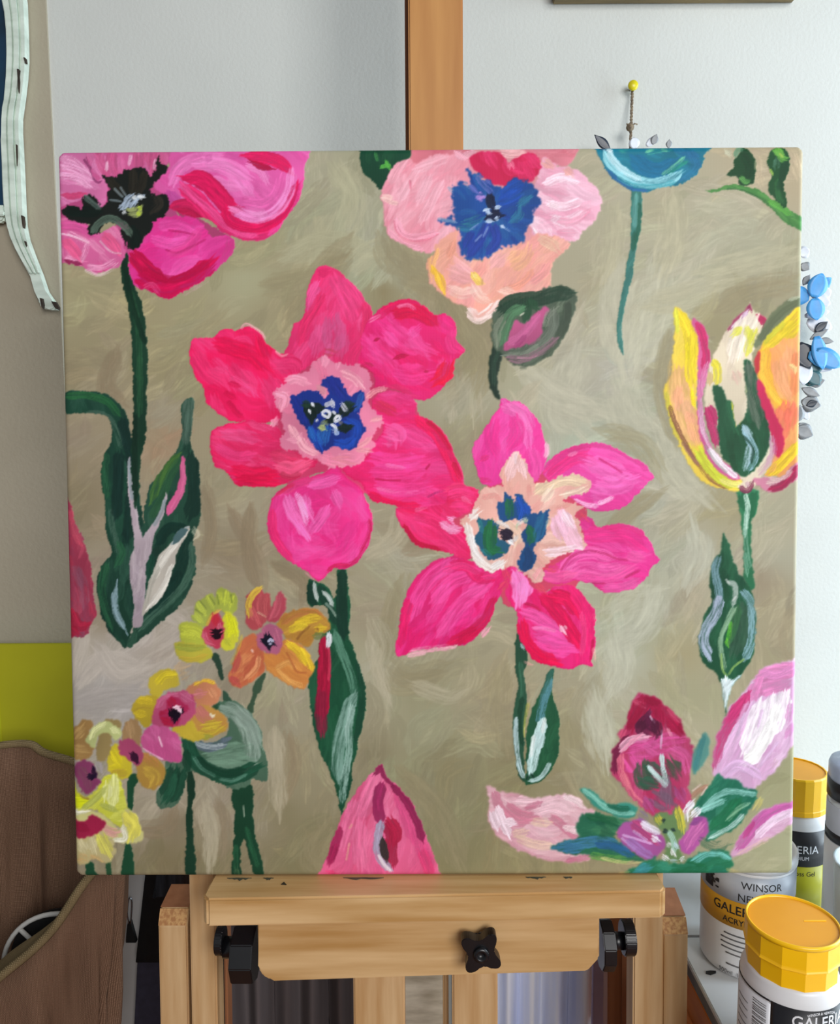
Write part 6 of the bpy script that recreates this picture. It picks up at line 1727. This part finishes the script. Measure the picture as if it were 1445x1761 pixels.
# pleated cloths hanging behind the easel
def curtain(name, label, px0, px1, m, folds, amp, Y=.845, top=1440, seed=1):
    r_ = random.Random(seed)
    a, b_ = atY(px0, top, Y), atY(px1, top, Y); n = 160; xs = []
    e = empty(name, Vector(((a.x + b_.x) / 2, Y, a.z)), label, 'curtain')
    ph = [r_.uniform(.7, 1.35) for _ in range(folds)]; s = sum(ph); edges = [0]
    for p in ph: edges.append(edges[-1] + p / s)
    bm = bmesh.new(); rows = []
    K = 30
    for k in range(K + 1):
        t = k / K; row = []
        for i in range(n + 1):
            u = i / n; j = max(j_ for j_ in range(folds) if edges[j_] <= u + 1e-9)
            f = (u - edges[j]) / (edges[j + 1] - edges[j])
            y = -amp * (.5 - .5 * math.cos(2 * math.pi * f)) * (.75 + .25 * math.sin(j * 2.1 + t * 2)) * (.6 + .4 * t) - .004
            row.append(bm.verts.new((a.x + (b_.x - a.x) * u - (a.x + b_.x) / 2 + .004 * math.sin(t * 3 + j), y, -(a.z - .02) * t)))
        rows.append(row)
    for A, B in zip(rows[:-1], rows[1:]):
        for i in range(n): bm.faces.new((A[i], A[i + 1], B[i + 1], B[i]))
    o = obj('pleated_cloth', bm, m, e, True)
    md = o.modifiers.new('thickness', 'SOLIDIFY'); md.thickness = .001
    bm = bmesh.new(); cyl(bm, (a.x - (a.x + b_.x) / 2 - .01, -.004, .004), (b_.x - (a.x + b_.x) / 2 + .01, -.004, .004), .004, 14); obj('rod', bm, M_steel, e, True)
    return e
M_cur_d = mat('charcoal_satin', '625c5e', .45, '544e50', scale=(30, 1, 1), nscale=3)
M_cur_l = mat('silver_blue_satin', 'f2f6ff', .3, 'ccd8fa', scale=(30, 1, 1), nscale=3, spec=.8)
curtain('dark_curtain', 'dark grey pleated cloth hanging behind the left half of the easel', 368, 668, M_cur_d, 6, .034, seed=5)
curtain('pale_curtain', 'shiny pale blue pleated cloth hanging behind the right half of the easel', 800, 1036, M_cur_l, 5, .045, seed=3)
M_wash = mat('whitewashed_wood', 'e6dfcc', .8, 'b0a690', scale=(4, 1, 16), nscale=6, detail=8, lo=.3, hi=.7)
a, b_ = atY(690, 1600, .80), atY(764, 1600, .80)
pl = empty('whitewashed_plank', Vector(((a.x + b_.x) / 2, .80, 0)), 'streaky whitewashed plank standing behind the gap in the middle of the easel', 'plank')
obj('board', bx(-(b_.x - a.x) / 2, (b_.x - a.x) / 2, 0, .015, 0, a.z + .06), M_wash, pl, False, None, .001)
a, b_ = atY(1022, 1600, .79), atY(1047, 1600, .79)
pv = empty('mauve_board', Vector(((a.x + b_.x) / 2, .79, 0)), 'narrow mauve grey board standing beside the pale blue cloth', 'board')
obj('panel', bx(-(b_.x - a.x) / 2, (b_.x - a.x) / 2, 0, .008, 0, a.z + .03), mat('mauve_card', 'a896b0', .7, '9a8aa2', nscale=9), pv, False, None, .0008)

# ---------------------------------------------------------------------------
# TILED TABLE AND THE PAINT POTS
# ---------------------------------------------------------------------------
TZ = .79
tA, tB = atZ(1182, 1645, TZ), atZ(1235, 1761, TZ)
TX = (tA.x + tB.x) / 2
M_tile = mat('white_glazed_tile', 'cfd0d2', .22, 'c6c8ca', nscale=6, bump=.03)
M_grout = mat('grey_grout', '77787a', .9, '66676a', nscale=50)
M_orange = mat('orange_pine', 'dc8a46', .45, 'c87434', scale=(1, .8, 9), nscale=7, detail=5, lo=.3, hi=.7)
table = empty('tiled_table', Vector((TX, .30, 0)), 'orange pine side table with white tiled top under the paint pots', 'table')
x1, y0, y1 = .80, -.02, WALL_Y - .012 - .30 + .0
obj('grout_bed', bx(.004, x1 - .004, y0 + .004, y1 - .004, TZ - .022, TZ - .0015), M_grout, table)
obj('apron', bx(.003, .021, y0 + .02, y1 - .02, TZ - .14, TZ - .022), M_orange, table, False, None, .001)
obj('apron', bx(.021, x1 - .003, y0 + .003, y0 + .02, TZ - .14, TZ - .022), M_orange, table, False, None, .001)
obj('moulding', bx(-.004, .003, y0, y1, TZ - .075, TZ - .055), M_orange, table, False, None, .002)
for lx in (.03, x1 - .03):
    for ly in (y0 + .03, y1 - .03):
        obj('leg', bx(lx - .022, lx + .022, ly - .022, ly + .022, 0, TZ - .0221), M_orange, table, False, None, .002)
gy = atZ(1195, 1610, TZ).y - .30
T = .148
tile_me = None
ys = [gy + T * k for k in range(-6, 6)]; xs = [T * k for k in range(0, 7)]
for i in range(len(ys) - 1):
    for j in range(len(xs) - 1):
        a0, a1 = max(ys[i], y0) + .001, min(ys[i + 1], y1) - .001
        b0, b1 = xs[j] + .001, min(xs[j + 1], x1) - .001
        if a1 - a0 < .01 or b1 - b0 < .01: continue
        obj('tile', bx(b0, b1, a0, a1, TZ - .006, TZ), M_tile, table, False, None, .0010)

M_pot = mat('white_pot_plastic', 'e4e4e6', .35, 'dcdcde', nscale=10)
M_cap = mat('yellow_cap_plastic', 'ffc80e', .32, 'fcc008', nscale=12)
M_capd = mat('orange_cap_top', 'eca414', .45, 'e49a10', nscale=12)
M_lab_k = mat('black_label', '17161c', .35, '121116', nscale=20)
M_lab_w = mat('white_label', 'dcdde2', .4, 'd4d5da', nscale=20)
M_lab_g = mat('olive_yellow_label', 'b4b012', .4, 'a8a40e', nscale=20)
M_lab_y = mat('amber_label', 'd29a1c', .45, 'c88e14', nscale=20)
M_lab_s = mat('silver_label', 'bcc2cc', .35, 'a6acb8', nscale=20)
M_ink = mat('black_ink', '1a1a1c', .5, '161618', nscale=20)
M_inkw = mat('white_ink', 'e6e6ea', .5, 'dedee2', nscale=20)
M_inkg = mat('grey_ink', '858587', .6, '565658', nscale=20)
M_clear = mat('clear_plastic', 'dfe3e6', .15, 'd6dadd', nscale=10, trans=.35)

def patch(bm, r, a0, a1, z0, z1, th=.0004, seg=None):
    """Curved sheet on a cylinder: angles in degrees (0 = towards +x, -90 = towards the camera)."""
    n = seg or max(2, int(abs(a1 - a0) / 5)); V = []
    for k in range(n + 1):
        a = math.radians(a0 + (a1 - a0) * k / n)
        V.append([bm.verts.new((rr * math.cos(a), rr * math.sin(a), z)) for rr, z in ((r, z0), (r + th, z0), (r + th, z1), (r, z1))])
    for A, B in zip(V[:-1], V[1:]):
        for k in range(4): bm.faces.new((A[k], A[(k + 1) % 4], B[(k + 1) % 4], B[k]))
    bm.faces.new(V[0]); bm.faces.new(V[-1][::-1]); return bm

def wrap_text(name, s, r, ac, z, h, m, parent, squeeze=1.0, bold=0.0, arc=0.0):
    """Lettering bent round a cylinder of radius r, centred at angle ac (degrees)."""
    cu = bpy.data.curves.new(name, 'FONT'); cu.body = s; cu.size = h * 1.42; cu.align_x = 'CENTER'; cu.align_y = 'CENTER'
    cu.resolution_u = 3; cu.offset = bold * h; cu.extrude = .00012
    t = bpy.data.objects.new(name, cu); COL.objects.link(t)
    bpy.context.view_layer.update()
    dg = bpy.context.evaluated_depsgraph_get()
    me = bpy.data.meshes.new_from_object(t.evaluated_get(dg))
    bpy.data.objects.remove(t); bpy.data.curves.remove(cu)
    bm = bmesh.new(); bm.from_mesh(me); bpy.data.meshes.remove(me)
    for v in bm.verts:
        x, y, zz = v.co.x * squeeze, v.co.y, v.co.z
        a = math.radians(ac) + x / r
        y += arc * (x * x) / max(h, 1e-4) * .1
        rr = r + .0004 + zz
        v.co = (rr * math.cos(a), rr * math.sin(a), z + y)
    me = bpy.data.meshes.new(name); bm.to_mesh(me); bm.free(); me.materials.append(m)
    o = bpy.data.objects.new(name, me); COL.objects.link(o); o.parent = parent
    return o

def cap_band(bm, r0, r1, z0, z1, seg, a0=0.0):
    lathe(bm, [(r0, z0), (r1, z1)], seg, a0=a0); return bm

def paint_bottle(label, p, R, Hb, capR, capH, rz, two_step=True):
    """White paint bottle: p foot, R body radius, Hb shoulder height, ribbed yellow cap."""
    e = empty('paint_bottle', Matrix.Translation(p) @ Matrix.Rotation(rz, 4, 'Z'), label, 'bottle')
    bm = bmesh.new()
    lathe(bm, [(0, .001), (R * .9, 0), (R * .97, .002), (R, .006), (R, Hb - .006), (R * .985, Hb - .002), (R * .93, Hb + .002), (capR * .97, Hb + .004), (capR * .9, Hb + .005), (0, Hb + .005)], 56)
    body = obj('body', bm, M_pot, e, True)
    z = Hb + .0045
    cap = None
    if two_step:
        bm = bmesh.new(); lathe(bm, [(capR * .955, z), (capR * .965, z + capH * .42), (0, z + capH * .42), (0, z)], 13, a0=.2)
        cap = obj('cap', bm, M_cap, e)
        bm = bmesh.new(); lathe(bm, [(0, z + capH * .421), (capR * 1.0, z + capH * .421), (capR * 1.02, z + capH * .44), (capR * 1.0, z + capH * .47), (capR * .99, z + capH * .5), (capR * .985, z + capH * .90), (0, z + capH * .90)], 13, a0=.2)
        obj('cap_lid', bm, [M_cap], cap)
        bm = bmesh.new(); lathe(bm, [(capR * .985, z + capH * .901), (capR * .99, z + capH * .96), (capR * .97, z + capH), (capR * .94, z + capH), (capR * .92, z + capH - .0022), (capR * .92, z + capH * .901)], 56); obj('cap_rim', bm, M_cap, cap, True)
        bm = bmesh.new(); lathe(bm, [(0, z + capH - .0022), (capR * .918, z + capH - .0022), (capR * .918, z + capH - .0014), (0, z + capH - .0012)], 48); obj('cap_top', bm, M_capd, cap)
        bm = bmesh.new(); prism(bm, [(capR * .98, -.003, z + capH * .42), (capR * 1.10, -.001, z + capH * .44), (capR * .98, .003, z + capH * .46)], (0, .002, .001)); obj('tear_tab', bm, M_cap, cap)
        bm = bmesh.new(); box(bm, capR * .25, capR * .75, -.0005, .0005, z + capH - .0016, z + capH - .0009); obj('moulding_line', bm, M_cap, cap)
    else:
        bm = bmesh.new(); lathe(bm, [(capR * 1.0, z), (capR * 1.0, z + capH * .12), (capR * .98, z + capH * .14), (capR * .985, z + capH * .96), (capR * .95, z + capH), (capR * .91, z + capH), (capR * .90, z + capH - .002), (0, z + capH - .002), (0, z)], 22)
        cap = obj('cap', bm, M_cap, e)
        bm = bmesh.new(); lathe(bm, [(0, z + capH - .0019), (capR * .89, z + capH - .0019), (capR * .89, z + capH - .0012), (0, z + capH - .0011)], 40); obj('cap_top', bm, M_capd, cap)
    return e, body

# front bottle
fb = atY(1365, 1583, .545)
fcapR = .0335
fbase = Vector((atY(1361, 1640, .545).x, .545, TZ + .0003))
HB = fb.z - TZ - .0385
face_cam = math.atan2(-fbase.y, -fbase.x)
e, body = paint_bottle('white paint bottle with yellow cap and black lettered label in front, lowest at the right', fbase, .0355, HB, .0335, .0345, 0)
deg = math.degrees(face_cam)
bm = bmesh.new(); patch(bm, .0355, deg - 19, deg + 110, .012, HB - .0068); lab = obj('label', bm, M_lab_k, e, True)
bm = bmesh.new(); patch(bm, .0355, deg - 95, deg - 19.5, HB - .0080, HB - .0068); obj('label_edge', bm, M_lab_k, e, True)
bm = bmesh.new(); patch(bm, .0355, deg - 95, deg - 19.5, .012, HB - .0095); wl = obj('label', bm, M_lab_w, e, True)
bm = bmesh.new()
zz = HB - .0125; r_ = random.Random(4)
while zz > .02:
    t_ = r_.choice((.0006, .0009, .0014)); patch(bm, .0359, deg - 42, deg - 24, zz - t_, zz, .0002, 4); zz -= t_ + r_.choice((.0007, .0011, .0016))
tag(obj('barcode', bm, M_inkg, wl, True), kind='stuff')
for k in range(7): 
    bm = bmesh.new(); patch(bm, .0359, deg - 72, deg - 50, HB - .022 - k * .006, HB - .0212 - k * .006, .0002, 5); obj('text_line', bm, M_inkg, wl, True)
wrap_text('lettering', 'GALERIA', .0355, deg + 37, HB - .0162, .0088, M_inkw, lab, .86, .012)
wrap_text('lettering', 'MEDIUM', .0355, deg + 44, HB - .0250, .0042, M_inkw, lab, .9)
wrap_text('lettering', 'WINSOR & NEWTON', .0355, deg + 37, HB - .0087, .0020, M_inkw, lab, .8, .02, -.3)

# big tub behind the corner of the canvas
tb = atY(1284, 1600, .715)
tub_p = Vector((atY(1284, 1560, .715).x, .715, TZ + .0003))
TR = .0425; TH = atY(1300, 1448, .715).z - TZ
tub = empty('paint_tub', Matrix.Translation(tub_p), 'large white paint tub with amber band behind the lower right corner of the canvas', 'tub')
bm = bmesh.new(); lathe(bm, [(0, .001), (TR * .93, 0), (TR * .98, .003), (TR, .008), (TR, TH - .012), (TR * .99, TH - .010), (0, TH - .010)], 64); obj('body', bm, M_pot, tub, True)
bm = bmesh.new(); lathe(bm, [(0, TH - .0098), (TR * 1.03, TH - .0098), (TR * 1.035, TH - .002), (TR * 1.01, TH), (TR * .95, TH), (TR * .93, TH - .003), (0, TH - .003)], 64); obj('lid', bm, M_pot, tub, True)
td = math.degrees(math.atan2(-tub_p.y, -tub_p.x))
bm = bmesh.new(); patch(bm, TR, td - 92, td + 100, TH - .040, TH - .013); l1 = obj('silver_label', bm, M_lab_s, tub, True)
bm = bmesh.new(); patch(bm, TR, td - 92, td + 100, TH - .066, TH - .0402); l2 = obj('amber_label', bm, M_lab_y, tub, True)
wrap_text('lettering', 'WINSOR', TR, td + 18, TH - .0225, .0072, M_ink, l1, .92)
wrap_text('lettering', '&', TR, td + 20, TH - .0285, .0032, M_ink, l1, .9)
wrap_text('lettering', 'NEWTON', TR, td + 18, TH - .0350, .0072, M_ink, l1, .92)
wrap_text('lettering', 'GALERIA', TR, td - 12, TH - .0490, .0085, M_ink, l2, .95, .02)
wrap_text('lettering', 'ACRYLIC', TR, td - 8, TH - .0600, .0055, M_ink, l2, .95, .02)
bm = bmesh.new()
r_ = random.Random(8)
for k in range(26):
    a = td - 52 + r_.uniform(-15, 15); z_ = TH - .028 + r_.uniform(-.009, .009)
    if (a - td + 52) ** 2 / 225 + ((z_ - TH + .028) / .0095) ** 2 < 1: patch(bm, TR + .0004, a, a + r_.uniform(3, 8), z_, z_ + r_.uniform(.001, .004), .0002, 2)
patch(bm, TR + .0004, td - 60, td - 44, TH - .036, TH - .020, .0001, 5)
tag(obj('emblem', bm, M_ink, l1, True), kind='stuff')
for k, wd in enumerate((22, 26, 26, 25, 19)):
    bm = bmesh.new(); patch(bm, TR, td - 4 - wd, td - 4 + wd, TH - .0745 - k * .0048, TH - .0732 - k * .0048, .0003, 8); obj('text_line', bm, M_inkg, tub, True)
bm = bmesh.new(); patch(bm, TR, td - 22, td + 16, TH - .1045, TH - .1030, .0003, 8); obj('text_line', bm, M_inkg, tub, True)
wrap_text('lettering', '500ml  16.9', TR, td - 14, TH - .112, .0040, M_inkg, tub, .95)

# bottle farther back, partly behind the canvas
bp = Vector((atY(1367, 1350, .80).x, .80, TZ + .0003))
capz = atY(1372, 1322, .80).z
e, body = paint_bottle('white paint bottle with yellow cap and black and olive label behind the canvas edge', bp, .0345, capz - TZ - .044, .0325, .040, 0, False)
bh = capz - TZ - .044; bd = math.degrees(math.atan2(-bp.y, -bp.x))
bm = bmesh.new(); patch(bm, .0345, bd - 70, bd + 66, bh - .048, bh - .010); lk = obj('label', bm, M_lab_k, e, True)
bm = bmesh.new(); patch(bm, .0345, bd - 70, bd + 60, .012, bh - .0482); lg = obj('label', bm, M_lab_g, e, True)
wrap_text('lettering', 'GALERIA', .0345, bd + 8, bh - .0300, .0085, M_inkw, lk, .95)
wrap_text('lettering', 'MEDIUM', .0345, bd + 12, bh - .0390, .0040, M_inkw, lk, .9)
wrap_text('lettering', 'Gloss Gel', .0345, bd + 18, bh - .0560, .0050, M_ink, lg, .95)

# jar with the pale lid at the right edge
jp = Vector((atY(1486, 1380, .70).x, .70, TZ + .0003))
JH = atY(1486, 1312, .70).z - TZ
jar = empty('paint_jar', Matrix.Translation(jp), 'clear jar of white paint with silvery lid and black bands at the right edge', 'jar')
JR = .031
bm = bmesh.new(); lathe(bm, [(0, .001), (JR * .94, 0), (JR, .004), (JR, JH - .038), (JR * .96, JH - .034), (0, JH - .034)], 48); obj('body', bm, M_clear, jar, True)
bm = bmesh.new(); lathe(bm, [(0, JH - .0335), (JR * .99, JH - .0335), (JR * 1.0, JH - .004), (JR * .95, JH), (0, JH + .001)], 48); lid = obj('lid', bm, mat('pale_blue_lid', 'b8c8e0', .25, 'aebedb', nscale=9), jar, True)
bm = bmesh.new(); lathe(bm, [(JR * 1.0, JH - .034), (JR * 1.02, JH - .034), (JR * 1.02, JH - .017), (JR * 1.0, JH - .017)], 48); obj('black_band', bm, M_lab_k, jar, True)
jd = math.degrees(math.atan2(-jp.y, -jp.x))
bm = bmesh.new(); patch(bm, JR, jd - 120, jd + 120, .012, JH - .040); l_ = obj('label', bm, M_lab_s, jar, True)
bm = bmesh.new(); patch(bm, JR + .0004, jd - 120, jd + 120, JH - .075, JH - .066, .0003); obj('black_stripe', bm, M_lab_k, l_, True)
bm = bmesh.new(); patch(bm, JR + .0004, jd - 120, jd + 120, .012, JH - .076, .0003); obj('cream_field', bm, M_pot, l_, True)
# glass water pot with teal smears at the lower right edge
M_teal = mat('teal_smeared_plastic', 'b4bcc0', .25, '5c9ca8', nscale=16, detail=5, lo=.36, hi=.46)
gp_ = Vector((atY(1509, 1600, .60).x, .60, TZ + .0003)); GH = atY(1509, 1490, .60).z - TZ
gl = empty('water_pot', Matrix.Translation(gp_), 'grey plastic water pot smeared with teal paint, cut off by the right edge', 'pot')
bm = bmesh.new(); lathe(bm, [(0, .001), (.027, 0), (.029, .003), (.034, GH), (.032, GH), (.027, .005), (0, .005)], 48); obj('wall', bm, M_teal, gl, True)
bm = bmesh.new(); tube(bm, [(.0335 * math.cos(2 * math.pi * k / 40), .0335 * math.sin(2 * math.pi * k / 40), GH) for k in range(40)], .0013, 8, True); obj('lip', bm, M_teal, gl, True)
# fleck of dark paint on the tile
fk = atZ(1222, 1673, TZ)
bm = bmesh.new(); prism(bm, [(-.005, -.002, 0), (-.001, -.0035, 0), (.005, -.001, 0), (.006, .0015, 0), (.001, .002, 0), (-.004, .001, 0)], (0, 0, .0008))
o = tag(obj('paint_fleck', bm, M_ink), 'tiny dark fleck of dried paint on the white tile beside the paint tub', 'paint fleck'); o.location = (fk.x, fk.y, TZ + .0002)
